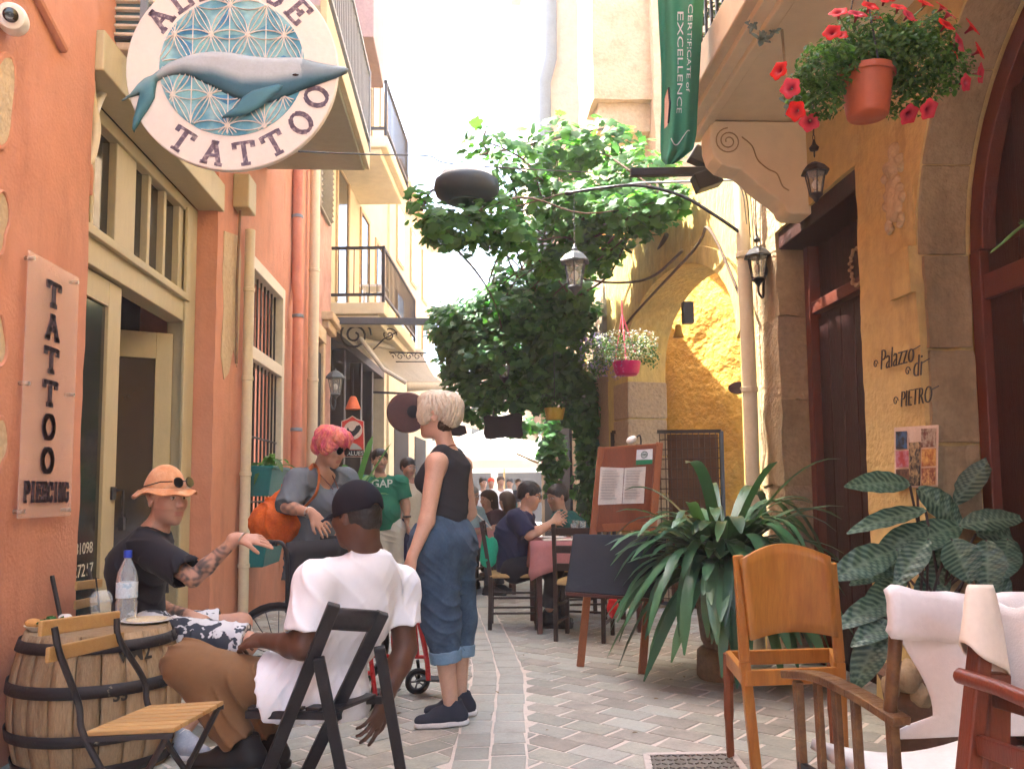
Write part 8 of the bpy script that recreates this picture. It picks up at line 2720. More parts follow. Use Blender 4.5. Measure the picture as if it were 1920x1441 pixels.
MB().box(P(1282, 600, 8.0).x - .01, P(1300, 600, 8.0).x, 7.97, 8.05, P(1285, 606, 8.0).z, P(1285, 566, 8.0).z).build('bracket', M_BLACKM, bl3, bevel=.004)

# ---- signs over the lane
def cutout(name, label, pts, D_, th, m, cat='sign'):
    q = [P(x, y_, D_) for x, y_ in pts]
    mb = MB(); mb.prism([(a.x, a.z) for a in q], (0, D_ + .0, 0), (1, 0, 0), (0, 0, 1), th)
    return tag(mb.build(name, m, bevel=.006), label, cat)
hs = thing('hanging_wooden_sign', 'dark scalloped wooden sign hanging under the vine', 'sign', P(943, 800, 10.4))
q = [P(x, y_, 10.4) for x, y_ in ((906, 782), (915, 778), (930, 781), (950, 778), (968, 773), (978, 776), (980, 786), (978, 800), (981, 816), (975, 822), (955, 819), (935, 821), (920, 824), (910, 822), (906, 812), (909, 798))]
MB().prism([(a.x, a.z) for a in q], (0, 10.4, 0), (1, 0, 0), (0, 0, 1), .04).build('board', mat('dark plum board', (.02, .010, .012), .6), hs, bevel=.008)
for px in (925, 965): MB().tube([P(px, 781, 10.38), P(px + 2, 740, 10.38)], .006, 5).build('chain', M_BLACKM, hs)
cutout('tailored_sign', 'small dark sign beside the blond woman', ((838, 800), (858, 796), (872, 798), (874, 804), (876, 812), (862, 818), (845, 816), (838, 812)), 11, .03, mat('dark plum board', (.02, .01, .012)))
ds = thing('round_shop_sign', 'large round dark red shop sign behind the blond woman', 'sign', P(768, 775, 12.0))
MB().lathe([(0, -.03), (.27, -.03), (.29, 0), (.27, .03), (0, .03)], P(764, 773, 12.0), 40, (.1, -1, 0)).build('disc', mat('dark red sign paint', (.07, .022, .02), .5, .3, 6), ds, smooth=True, angle=40)
MB().lathe([(0, .03), (.09, .03), (.09, .036), (0, .036)], P(775, 772, 12.0), 24, (.1, -1, 0)).build('centre', M_TEE_B, ds)
MB().bar(P(770, 738, 12.0), P(700, 735, 12.0), .02, .03).build('bracket', M_BLACKM, ds)
rg = thing('rooster_sign', 'red shield shaped sign with a black rooster in the dark shopfront', 'sign', P(662, 850, 12.6))
q = [P(x, y_, 12.6) for x, y_ in ((641, 790), (652, 786), (661, 780), (670, 786), (682, 790), (683, 856), (641, 856))]
MB().prism([(a.x, a.z) for a in q], (0, 12.6, 0), (1, 0, 0), (0, 0, 1), .02).build('board', mat('red sign enamel', (.55, .045, .03), .5), rg, bevel=.004)
rim_ = [a + Vector((0, -.015, 0)) for a in q]; MB().tube(rim_ + rim_[:1], .008, 6).build('border', mat('cream sign paint', (.6, .5, .4), .6), rg)
MB().lathe([(.10, .0), (.135, .0), (.135, .004), (.10, .004)], P(662, 806, 12.57), 28, (0, -1, 0)).build('ring', mat('cream sign paint', (.6, .5, .4)), rg)
rooster = [(652, 800), (655, 806), (660, 808), (664, 805), (668, 798), (674, 796), (677, 801), (673, 809), (668, 814), (663, 818), (661, 824), (658, 824), (656, 818), (652, 812), (650, 806)]
q = [P(x, y_, 12.56) for x, y_ in rooster]; MB().prism([(a.x, a.z) for a in q], (0, 12.565, 0), (1, 0, 0), (0, 0, 1), -.006).build('rooster', M_TEE_B, rg)
q = [P(x, y_, 12.56) for x, y_ in ((645, 838), (652, 834), (660, 829), (668, 832), (676, 838), (679, 842), (645, 842))]; MB().prism([(a.x, a.z) for a in q], (0, 12.575, 0), (1, 0, 0), (0, 0, 1), -.004).build('hill', mat('grey sign paint', (.3, .33, .32), .6), rg)
mb = MB(); mb.add([P(642, 843, 12.575), P(682, 843, 12.575), P(682, 855, 12.575), P(642, 855, 12.575)], [(0, 1, 2, 3)]); mb.build('text_panel', M_TEE_B, rg)
mb = MB(); put_text(mb, 'ALUES', .085, P(666, 853, 12.55), (1, 0, 0), (0, 0, 1), .002); mb.build('lettering', mat('white print', (.6, .62, .6)), rg)
for px in (648, 676): MB().tube([P(px, 788, 12.6), P(px, 765, 12.6)], .005, 5).build('hanger', M_GREYM, rg)
lo_ = thing('orange_lamp_shade', 'orange cone lamp shade hanging above the rooster sign', 'lamp', P(662, 758, 12.6))
MB().lathe([(.12, -.07), (.115, -.065), (.05, .1), (.03, .12), (0, .12)], P(662, 758, 12.6), 24).build('shade', mat('orange shade', (.5, .10, .03), .6), lo_, smooth=True)
MB().tube([P(662, 748, 12.6), P(662, 690, 12.6)], .005, 5).build('cord', M_BLACKM, lo_)

# ---- market umbrella at the end of the lane
um = thing('market_umbrella', 'large white square market umbrella at the end of the lane', 'umbrella', (P(945, 900, 27).x, 27, 0))
cx, cy = P(945, 850, 27).x, 27.0
zt_ = P(945, 800, 27).z; zb_ = P(945, 878, 24.6).z
rows = []
for j in range(7):
    t = j / 6; hw_ = lerp(.05, 2.4, t)
    per = []
    for k in range(33):
        a = k / 32 * 4; s_ = int(a) % 4; f_ = a - int(a)
        p_ = [(-1 + 2 * f_, -1), (1, -1 + 2 * f_), (1 - 2 * f_, 1), (-1, 1 - 2 * f_)][s_]
        per.append((cx + p_[0] * hw_, cy + p_[1] * hw_, lerp(zt_ + .25, zb_ + .25, t)))
    rows.append(per)
rows.append([(x, y_, z - .25) for x, y_, z in rows[-1]])
MB().grid(rows).build('canopy', mat('white umbrella cloth', (.8, .79, .76), .9, .03, 4, .05, translucent=.45, ttint=(1, 1, 1)), um, solid=.004)
MB().tube([(cx, cy, 0), (cx, cy, zt_ + .25)], .03, 10).build('pole', M_SLATW, um)
for s_ in ((-1, -1), (1, -1), (1, 1), (-1, 1)):
    MB().tube([(cx, cy, zt_ + .2), (cx + s_[0] * 2.36, cy + s_[1] * 2.36, zb_ + .24)], .014, 6).build('rib', M_SLATW, um)
ub = thing('beige_awning', 'pale beige shop awning hanging above the far walkers', 'awning', P(960, 820, 22))
a, b_, c_, d_ = P(870, 800, 21), P(1010, 830, 21), P(1010, 815, 24), P(870, 790, 24)
MB().grid([[a.lerp(b_, i / 8) + Vector((0, 0, .02 * math.sin(i))) for i in range(9)], [d_.lerp(c_, i / 8) + Vector((0, 0, .4)) for i in range(9)]]).build('canopy', mat('beige awning cloth', (.6, .54, .42), .9, translucent=.3, ttint=(1, 1, 1)), ub, solid=.01)
MB().tube([P(968, 850, 15), P(1010, 868, 15)], .02, 6).build('support', M_SLATW, ub)
# ================================================================== vegetation
rng = np.random.RandomState(11)
def leaf_template(kind):
    if kind == 'grape':
        h_ = [(.0, -.30), (.20, -.46), (.42, -.34), (.37, -.12), (.60, .04), (.36, .18), (.24, .46), (.0, .64)]
        out = h_ + [(-x, y_) for x, y_ in h_[-2:0:-1]]
        v = [(x, y_, -.10 * abs(x) - .12 * max(0, y_)) for x, y_ in out] + [(0, 0, .05)]
        n = len(out)
        return np.array(v), np.array([(i, (i + 1) % n, n) for i in range(n)])
    if kind == 'oval':
        v = [(0, -.5, 0), (.26, -.1, .05), (.2, .25, .03), (0, .5, -.08), (-.2, .25, .03), (-.26, -.1, .05), (0, 0, -.02)]
        return np.array(v), np.array([(0, 1, 6), (1, 2, 6), (2, 3, 6), (3, 4, 6), (4, 5, 6), (5, 0, 6)])
    if kind == 'small':
        return np.array([(0, -.5, 0), (.28, 0, .06), (0, .5, -.05), (-.28, 0, .06)]), np.array([(0, 1, 2), (0, 2, 3)])
def scatter(pts, nrm, size, kind, cols):
    """leaves at pts, facing nrm, random spin; returns verts, tris, colours"""
    tv, tf = leaf_template(kind)
    n = len(pts)
    nrm = nrm / np.linalg.norm(nrm, axis=1)[:, None]
    t = rng.normal(size=(n, 3)); t -= (t * nrm).sum(1)[:, None] * nrm; t /= np.linalg.norm(t, axis=1)[:, None] + 1e-9
    b_ = np.cross(nrm, t)
    V = pts[:, None, :] + size[:, None, None] * (tv[None, :, 0:1] * t[:, None, :] + tv[None, :, 1:2] * b_[:, None, :] + tv[None, :, 2:3] * nrm[:, None, :])
    F = (tf[None] + (np.arange(n) * len(tv))[:, None, None]).reshape(-1, 3)
    C = np.repeat(cols, len(tv), axis=0)
    return V.reshape(-1, 3), F, C
def leaf_obj(name, parts, m, parent, kind='stuff'):
    V, F, C = [], [], []
    o = 0
    for v, f, c in parts:
        V.append(v); F.append(f + o); C.append(c); o += len(v)
    ob = np_obj(name, np.concatenate(V), np.concatenate(F), m, parent, np.concatenate(C), smooth=False)
    if kind: ob['kind'] = kind
    return ob
M_LEAF = mat('vine leaf', (.05, .1, .03), .5, .1, 20, 0, vcol=True, translucent=.5, spec=.4, ttint=(1.25, 1.5, .7))
M_LEAFD = mat('glossy dark leaf', (.02, .06, .03), .38, .1, 20, 0, vcol=True, translucent=.15, spec=.5)
M_BARK = mat('vine bark', (.09, .06, .04), .9, .3, 20, .8, 60)
def greens(n, lo=(.020, .055, .022), hi=(.075, .15, .035), p=1.3):
    t = rng.uniform(size=(n, 1)) ** p
    return np.array(lo) * (1 - t) + np.array(hi) * t
BL = [(790, 395, 7.2, 30, 36, .3, 45), (820, 430, 7.2, 45, 30, .3, 90), (865, 430, 7.3, 70, 40, .4, 200), (920, 400, 7.4, 60, 50, .4, 130), (960, 440, 7.6, 55, 40, .4, 120), (955, 310, 7.8, 80, 36, .5, 110), (905, 270, 7.9, 50, 30, .4, 40), (1045, 285, 8.2, 85, 48, .5, 260), (1130, 285, 8.2, 95, 42, .5, 300),
      (1195, 335, 7.8, 75, 50, .45, 260), (1015, 370, 8.2, 85, 50, .5, 230), (1110, 390, 7.8, 100, 55, .5, 480), (1190, 400, 7.4, 75, 45, .4, 330), (1255, 375, 7.1, 40, 34, .25, 100), (1050, 470, 8.4, 85, 58, .5, 400), (1120, 470, 8.2, 60, 50, .4, 260),
      (1000, 560, 9.5, 100, 66, .65, 700), (905, 600, 10, 88, 52, .6, 750), (855, 635, 10.3, 48, 50, .5, 420), (950, 660, 10, 112, 56, .7, 850), (1045, 620, 9.6, 80, 66, .6, 600), (1075, 560, 9.2, 50, 55, .4, 260),
      (930, 735, 10.3, 92, 34, .6, 500), (1010, 720, 10, 80, 46, .5, 480), (868, 690, 10.6, 52, 42, .45, 300), (1095, 760, 9.7, 45, 80, .18, 360), (1110, 880, 9.7, 36, 110, .14, 380), (1035, 850, 11, 30, 90, .2, 260), (1060, 700, 9.8, 60, 50, .3, 280), (960, 800, 11, 60, 22, .4, 140), (900, 775, 11, 40, 20, .4, 100), (830, 590, 10.3, 30, 24, .3, 70)]
vine = thing('grape_vine', 'lush green grape vine hanging across the lane above the tables', 'vine', P(1150, 900, 9.3))
parts = []
for (px, py, D_, rx, ry, rd, n) in BL:
    n = int(n * (1.25 if D_ < 9 else 1.6))
    c = np.array(P(px, py, D_)); sx = rx / FPX * D_; sz = ry / FPX * D_
    d = rng.normal(size=(n, 3)); d /= np.linalg.norm(d, axis=1)[:, None]
    rr = rng.uniform(.25, 1, n) ** .5
    rr *= 1 + .34 * np.sin(d[:, 0] * 5 + px) * np.sin(d[:, 2] * 6 + py)
    p_ = c + d * rr[:, None] * np.array([sx, rd, sz])
    nr = d * .5 + np.array([-.15, -.35, .75]) + rng.normal(size=(n, 3)) * .38
    sz_ = rng.uniform(.045, .13, n)
    parts.append(scatter(p_, nr, sz_, 'grape', greens(n, (.028, .105, .03), (.105, .26, .055), 1.0) if D_ < 9 else greens(n, (.018, .085, .03), (.075, .21, .055), 1.0)))
leaf_obj('leaves', parts, M_LEAF, vine)
tr_ = catmull([P(1160, 1010, 9.3), P(1165, 880, 9.25), P(1172, 760, 9.2), P(1168, 640, 9.1), P(1185, 560, 8.8), P(1220, 500, 8.2), P(1250, 440, 7.6)], 6)
tr_[0].z = 0
MB().tube(tr_, [lerp(.05, .022, k / (len(tr_) - 1)) for k in range(len(tr_))], 9).build('trunk', M_BARK, vine, smooth=True)
for k in range(40):
    b0 = rnd.choice(BL[:22]); b1 = rnd.choice(BL[3:20])
    a, c = P(b0[0], b0[1], b0[2]), P(b1[0], b1[1], b1[2])
    if (a - c).length > 3: continue
    pts = catmull([a, a.lerp(c, .33) + Vector((rnd.uniform(-.15, .15), rnd.uniform(-.1, .1), rnd.uniform(-.05, .2))), a.lerp(c, .66) + Vector((rnd.uniform(-.15, .15), rnd.uniform(-.1, .1), rnd.uniform(-.05, .2))), c], 5)
    MB().tube(pts, [lerp(.014, .005, i / (len(pts) - 1)) for i in range(len(pts))], 6).build('branch', M_BARK, vine, smooth=True)
for pts in ([P(900, 290, 7.9), P(980, 275, 8), P(1060, 255, 8.2), P(1140, 240, 8.4)], [P(1390, 560, 6.2), P(1330, 430, 6.6), P(1300, 470, 6.9), P(1180, 600, 8.4), P(1160, 640, 8.9)], [P(1280, 470, 7.1), P(1220, 520, 7.8), P(1150, 530, 8.5), P(1080, 520, 9)]):
    MB().tube(catmull(pts, 6), .013, 6).build('branch', M_BARK, vine, smooth=True)

# ---- strap-leaved plant in a stone pot
def strap_leaf(base, az, length, rise, droop, width, m, parent, col, n=9, name='leaf', twist=0.0):
    d = Vector((math.cos(az), math.sin(az), 0)); s_ = Vector((-math.sin(az), math.cos(az), 0))
    rows = []; cc = []
    for i in range(n + 1):
        t = i / n
        x = length * (t * .95 - .12 * t * t * droop)
        z = length * (rise * t - droop * t * t)
        w_ = width * (min(1, .45 + t * 2.2)) * (1 - max(0, (t - .75) / .25) ** 3 * .85)
        p_ = base + d * x + Vector((0, 0, z)) + s_ * (twist * t * t * length)
        up_ = Vector((0, 0, 1)) * .22 * w_
        rows.append([p_ - s_ * w_ + up_, p_, p_ + s_ * w_ + up_])
    mb = MB().grid(rows); mb.c = [col] * len(mb.v)
    return mb.build(name, m, parent, smooth=True, angle=170)
ob_ = G(1350, 1262)
cl = thing('strap_leaved_plant', 'big dark green strap leaved plant in a weathered stone pot', 'plant', (ob_.x, 5.35, 0))
cb = Vector((P(1352, 1100, 5.38).x, 5.38, 0))
MB().lathe([(0, 0), (.15, 0), (.165, .02), (.16, .17), (.14, .19), (0, .19)], cb, 28).build('stump_base', mat('old stump wood', (.25, .17, .10), .9, .3, 6, .5, 30), cl, smooth=True, angle=50)
MB().lathe([(0, .19), (.11, .19), (.135, .24), (.17, .55), (.19, .60), (.18, .62), (.15, .60), (0, .58)], cb, 32).build('stone_pot', mat('weathered terracotta', (.26, .17, .10), .9, .35, 5, .7, 30, col2=(.18, .13, .09)), cl, smooth=True, angle=50)
MB().lathe([(0, .59), (.16, .595), (.16, .58)], cb, 24).build('soil', M_SOIL, cl)
for k in range(170):
    az = rnd.uniform(0, 2 * math.pi)
    t = rnd.random()
    ln = rnd.uniform(.45, .86)
    rise = rnd.uniform(.35, 1.7); droop = rise * rnd.uniform(.4, .75) + rnd.uniform(.05, .5)
    b_ = cb + Vector((math.cos(az) * .07 * t, math.sin(az) * .07 * t, .62 + .14 * rnd.random()))
    g_ = rnd.random()
    col = (lerp(.02, .075, g_), lerp(.075, .20, g_), lerp(.04, .09, g_))
    strap_leaf(b_, az, ln, rise, droop, rnd.uniform(.027, .042), M_LEAFD, cl, col, twist=rnd.uniform(-.2, .2))

for k in range(80):
    az = R(rnd.uniform(170, 330))
    g_ = rnd.random(); ln = rnd.uniform(.5, .85); rise = rnd.uniform(.2, .9)
    b_ = cb + Vector((math.cos(az) * .08, math.sin(az) * .08, .60 + .12 * rnd.random()))
    strap_leaf(b_, az, ln, rise, rise * .6 + rnd.uniform(.35, .95), rnd.uniform(.027, .040), M_LEAFD, cl, (lerp(.02, .075, g_), lerp(.075, .20, g_), lerp(.04, .09, g_)), twist=rnd.uniform(-.2, .2))
# ---- broad striped leaves at the right
cal = thing('striped_leaf_plant', 'large plant with striped broad leaves beside the dark doors', 'plant', (P(1760, 1150, 3.75).x, 3.75, 0))
def broad_leaf(tip_base, tip, width, nrm, stem=None):
    a, b_ = Vector(tip_base), Vector(tip)
    ax = (b_ - a); L_ = ax.length; ax.normalize()
    n_ = Vector(nrm); n_ = (n_ - ax * n_.dot(ax)).normalized(); s_ = ax.cross(n_)
    NU, NV = 36, 10
    mb = MB(); rows = []; cols = []
    for i in range(NU + 1):
        t = i / NU
        w_ = width * math.sin(math.pi * min(1, t * .96 + .03)) ** .75 * (1 - .25 * t) * 1.1
        row = []
        for j in range(NV + 1):
            s = (j / NV - .5) * 2
            bend = -.16 * L_ * t * t
            row.append(a + ax * L_ * t + s_ * s * w_ + n_ * (bend + .28 * abs(s) * w_ - .10 * w_ * s * s + .012 * math.sin(t * 30 + abs(s) * 6) * w_ * 4))
            st = (t * 11 - abs(s) * 1.5 * (w_ / max(.01, width))) % 1.0
            lt = .5 + .5 * math.cos(2 * math.pi * st)
            lt = max(0, min(1, lt * 1.7 - .55)) * (1 - .35 * abs(s) ** 4)
            if abs(s) < .07: lt = .8
            c0, c1 = np.array([.016, .055, .036]), np.array([.13, .21, .15])
            cols.append(tuple(c0 * (1 - lt) + c1 * lt))
        rows.append(row)
    mb.grid(rows); mb.c = cols
    mb.build('leaf', M_LEAFD, cal, smooth=True, angle=170)
    if stem is not None:
        MB().tube(catmull([Vector(stem), a.lerp(Vector(stem), .5) + Vector((0, 0, .03)), a], 5), .006, 6).build('stem', mat('dark leaf stem', (.05, .03, .025), .5), cal, smooth=True)
ST = P(1745, 1120, 3.75)
LV = [((1705, 905), (1595, 900), .062, 3.75), ((1735, 955), (1595, 980), .055, 3.72), ((1720, 915), (1815, 985), .075, 3.8), ((1790, 945), (1858, 850), .060, 3.9), ((1740, 985), (1640, 1040), .065, 3.7), ((1800, 985), (1685, 1020), .08, 3.72), ((1680, 1030), (1562, 1075), .075, 3.65),
      ((1700, 1045), (1600, 1085), .055, 3.68), ((1785, 1010), (1822, 1090), .085, 3.6), ((1850, 1012), (1855, 1105), .075, 3.6), ((1890, 1010), (1880, 1085), .07, 3.65), ((1800, 985), (1925, 960), .065, 3.75), ((1830, 1000), (1960, 1010), .08, 3.8), ((1740, 1010), (1680, 1090), .06, 3.62),
      ((1690, 1115), (1570, 1165), .062, 3.65), ((1690, 1150), (1600, 1200), .06, 3.6), ((1660, 1160), (1600, 1290), .07, 3.58), ((1680, 1180), (1610, 1240), .07, 3.62), ((1720, 1120), (1640, 1180), .06, 3.7), ((1760, 1000), (1760, 1100), .07, 3.8), ((1830, 1060), (1900, 1130), .08, 3.7), ((1700, 1080), (1620, 1130), .055, 3.8), ((1880, 960), (1950, 900), .07, 3.9), ((1770, 1060), (1720, 1150), .07, 3.75)]
for k, (b_, t_, w_, D_) in enumerate(LV):
    p0, p1 = P(b_[0], b_[1], D_ + .03), P(t_[0], t_[1], D_ - .05)
    broad_leaf(p0, p1, w_, (rnd.uniform(-.35, .1), -.75, .65 + rnd.uniform(-.2, .2)), ST + Vector((rnd.uniform(-.06, .06), rnd.uniform(-.03, .05), -.1)))
MB().lathe([(0, 0), (.17, 0), (.2, .3), (.22, .34), (.2, .36), (0, .33)], (ST.x, 3.8, 0), 24).build('pot', mat('dark clay pot', (.12, .06, .035), .8, .3, 6, .4), cal, smooth=True, angle=50)
for k in range(5): MB().tube(catmull([Vector((ST.x + .04 * (k - 2), 3.8, .33)), ST + Vector((.03 * (k - 2), 0, -.3)), ST + Vector((.05 * (k - 2), 0, -.08))], 5), .009, 6).build('stem', mat('dark leaf stem', (.05, .03, .025)), cal, smooth=True)

# ---- hanging basket of red petunias
pb = P(1625, 172, 2.68)
hb = thing('petunia_basket', 'hanging terracotta pot overflowing with red petunias under the balcony', 'hanging basket', pb)
MB().lathe([(r_ * .72, z * .74) for r_, z in [(0, -.12), (.085, -.12), (.092, -.112), (.094, -.10), (.118, .06), (.13, .062), (.13, .09), (.118, .092), (.11, .08), (0, .07)]], pb, 36).build('pot', mat('terracotta plastic', (.36, .085, .035), .5, .12, 8, .1), hb, smooth=True, angle=50)
for k in range(3):
    a = 2 * math.pi * k / 3 + .5
    MB().tube([pb + Vector((math.cos(a) * .09, math.sin(a) * .09, .065)), pb + Vector((0, 0, .46)), pb + Vector((.15, 0, 1.2))], .003, 5).build('hanger', M_BLACKM, hb)
def cloud(c, rad, n, size, kind, cols, nbias=(0, -.2, .6), shell=.35, spread=.5):
    c = np.array(c); rad = np.array(rad)
    d = rng.normal(size=(n, 3)); d /= np.linalg.norm(d, axis=1)[:, None]
    rr = rng.uniform(shell, 1, n) ** .6
    p_ = c + d * rr[:, None] * rad
    nr = d * .6 + np.array(nbias) + rng.normal(size=(n, 3)) * spread
    return scatter(p_, nr, rng.uniform(size[0], size[1], n), kind, cols)
parts = []
for (px, py, rx, ry, n) in ((1625, 135, 80, 30, 900), (1640, 110, 100, 62, 2200), (1550, 130, 62, 58, 1100), (1720, 110, 75, 68, 1400), (1500, 170, 40, 35, 260), (1780, 130, 50, 55, 450), (1700, 185, 70, 35, 500), (1545, 195, 40, 30, 250), (1620, 60, 80, 35, 500), (1740, 60, 60, 35, 350)):
    c = P(px, py, 2.68 + rnd.uniform(-.05, .05)); k = 2.68 / FPX
    parts.append(cloud(c, (rx * k, rx * k * .9, ry * k), n, (.013, .026), 'oval', greens(n, (.03, .085, .025), (.11, .21, .05))))
leaf_obj('foliage', parts, M_LEAF, hb)
M_PET = mat('petunia red', (.62, .028, .022), .55, .15, 30, 0, translucent=.25, vcol=True, ttint=(1, 1, 1))
def petunia(c, d, r_, pink=False):
    d = Vector(d).normalized(); a, b_ = frame_of(d)
    mb = MB(); rows = []; cols = []
    for j in range(5):
        t = j / 4
        rr = r_ * (.10, .16, .34, .78, 1.0)[j]; zz = r_ * (-.9, -.45, -.1, .02, -.06)[j]
        row = []
        for i in range(21):
            an = 2 * math.pi * i / 20
            lob = 1 + (.13 * math.cos(5 * an) if j > 2 else 0)
            row.append(Vector(c) + (a * math.cos(an) + b_ * math.sin(an)) * rr * lob + d * (zz + (.04 * r_ * math.cos(10 * an) if j == 4 else 0)))
            base = np.array([.62, .012, .008]) if not pink else np.array([.55, .04, .06])
            dark = np.array([.12, .005, .02])
            k_ = (0, .2, .6, 1, 1)[j]
            cols.append(tuple(dark * (1 - k_) + base * k_))
        rows.append(row)
    mb.grid(rows); mb.c = cols
    mb.build('flower', M_PET, hb, smooth=True, angle=170)
FL = [(1572, 22, 0), (1632, 10, 0), (1685, 12, 0), (1735, 5, 0), (1768, 12, 0), (1705, 28, 1), (1560, 60, 0), (1608, 25, 1), (1775, 45, 0), (1780, 25, 1), (1825, 50, 0), (1838, 95, 0), (1840, 138, 1), (1812, 155, 1), (1460, 132, 0), (1482, 165, 1), (1492, 208, 0), (1518, 228, 1), (1705, 215, 1), (1742, 205, 1), (1800, 80, 1), (1575, 65, 0), (1640, 30, 0), (1720, 40, 0), (1660, -5, 0), (1790, 95, 0)]
for (px, py, pk) in FL:
    c = P(px, py, 2.56 + rnd.uniform(-.05, .12))
    petunia(c, ((px - 1640) / 260 + rnd.uniform(-.3, .3), -.75, (130 - py) / 200 + rnd.uniform(-.2, .2)), rnd.uniform(.026, .034), pk)
for k in range(14):
    q = rnd.choice(FL); a = P(q[0], q[1] + 6, 2.6)
    MB().tube(catmull([pb + Vector((rnd.uniform(-.1, .1), rnd.uniform(-.1, .1), .1)), pb.lerp(a, .6) + Vector((0, 0, .05)), a], 5), .0025, 5).build('stalk', mat('green stalk', (.10, .2, .05), .6), hb)
# ---- trailing succulent
su_ = thing('trailing_succulent', 'grey green succulent rosettes trailing from the balcony', 'plant', P(1440, 60, 4.2))
M_SUC = mat('succulent leaf', (.20, .28, .25), .6, .12, 20, 0, spec=.3)
def rosette(c, d, r_, n=11):
    d = Vector(d).normalized(); a, b_ = frame_of(d)
    for k in range(n):
        an = k * 2.4; t = k / n
        o_ = (a * math.cos(an) + b_ * math.sin(an))
        dirv = (o_ * (.45 + .6 * t) + d * (.9 - .9 * t)).normalized(); s_ = dirv.cross(d).normalized()
        L_ = r_ * (.5 + .5 * t)
        mb = MB(); rows = []
        for i in range(5):
            u_ = i / 4; w_ = L_ * .22 * math.sin(math.pi * min(1, .15 + u_ * .8)) ** .8
            rows.append([Vector(c) + dirv * L_ * u_ - s_ * w_ + d * .1 * w_, Vector(c) + dirv * L_ * u_ - d * .12 * w_, Vector(c) + dirv * L_ * u_ + s_ * w_ + d * .1 * w_])
        mb.grid(rows).build('leaf', M_SUC, su_, smooth=True, solid=.004, angle=170)
for (px, py, r_) in ((1428, 75, .075), (1440, 35, .06), (1412, 45, .05), (1485, 190, .08), (1470, 8, .07), (1495, -5, .06), (1450, 60, .05)):
    rosette(P(px, py, 4.1), (rnd.uniform(-.5, .5), -.8, rnd.uniform(-.4, .5)), r_)
MB().tube(catmull([P(1460, -20, 4.15), P(1465, 40, 4.15), P(1472, 120, 4.12), P(1484, 188, 4.1)], 6), .007, 6).build('stem', mat('pale succulent stem', (.35, .28, .16), .8), su_, smooth=True)
MB().tube(catmull([P(1455, -20, 4.15), P(1440, 30, 4.15), P(1428, 75, 4.1)], 6), .006, 6).build('stem', mat('pale succulent stem', (.35, .28, .16)), su_, smooth=True)
# ---- dark plants behind the balcony rail
bpv = thing('balcony_plants', 'dark mass of plants behind the right hand balcony railing', 'plant', (1.55, 4.6, 3.56))
parts = []
for k in range(7):
    n = 160; parts.append(cloud((1.62 + rnd.uniform(-.05, .1), 3.0 + k * .38, 4.12 + rnd.uniform(-.1, .2)), (.16, .25, .35), n, (.05, .10), 'oval', greens(n, (.015, .03, .02), (.06, .09, .05))))
leaf_obj('foliage', parts, M_LEAFD, bpv)
MB().box(1.54, 1.74, 2.8, 5.4, 3.692, 3.86).build('trough', mat('dark clay pot', (.12, .06, .035)), bpv)
# ---- lobelia basket
lb = P(1175, 690, 6.9)
lo2 = thing('lobelia_basket', 'pink hanging pot with white and violet flowers before the arch', 'hanging basket', lb)
MB().lathe([(0, -.06), (.08, -.06), (.1, -.04), (.118, .05), (.11, .05), (0, .04)], lb, 24).build('pot', mat('magenta plastic', (.42, .01, .11), .4), lo2, smooth=True, angle=50)
tp = P(1166, 562, 6.9)
for k in range(3):
    a = 2 * math.pi * k / 3 + .3; MB().tube([lb + Vector((math.cos(a) * .115, math.sin(a) * .115, .05)), tp + Vector((0, 0, -.12)), tp], .006, 6).build('strap', mat('pink strap', (.6, .1, .15), .5), lo2)
parts = []; k = 6.9 / FPX
for (px, py, rx, ry, n) in ((1165, 655, 62, 32, 900), (1125, 665, 38, 35, 420), (1205, 655, 32, 30, 400), (1115, 690, 26, 24, 200), (1225, 672, 16, 22, 120)):
    parts.append(cloud(P(px, py, 6.9), (rx * k, rx * k * .8, ry * k), n, (.016, .03), 'small', greens(n, (.03, .07, .03), (.10, .17, .07))))
leaf_obj('foliage', parts, M_LEAF, lo2)
parts = []
for (px, py, rx, ry, n, c_) in ((1165, 650, 64, 32, 420, (.62, .6, .62)), (1120, 660, 40, 40, 320, (.20, .15, .42)), (1200, 640, 36, 26, 200, (.5, .46, .55)), (1140, 690, 40, 25, 130, (.2, .14, .4))):
    cc = np.tile(np.array(c_), (n, 1)) * rng.uniform(.7, 1.1, (n, 1)); parts.append(cloud(P(px, py, 6.88), (rx * k, rx * k * .85, ry * k), n, (.014, .024), 'small', cc, shell=.7))
leaf_obj('blossom', parts, M_LEAF, lo2)
# ---- yellow hanging pot
yp = P(1040, 775, 9.4)
yo = thing('yellow_hanging_pot', 'small yellow pot with trailing greenery hanging below the vine', 'hanging basket', yp)
MB().lathe([(0, -.07), (.09, -.07), (.12, .06), (.11, .06), (0, .05)], yp, 24).build('pot', mat('mustard glaze', (.36, .24, .03), .5), yo, smooth=True, angle=50)
leaf_obj('foliage', [cloud(yp + Vector((0, 0, .12)), (.2, .18, .13), 260, (.03, .06), 'oval', greens(260, (.015, .045, .02), (.05, .11, .035)))], M_LEAF, yo)
MB().tube([yp + Vector((0, 0, .05)), yp + Vector((0, 0, .75))], .004, 5).build('cord', M_BLACKM, yo)
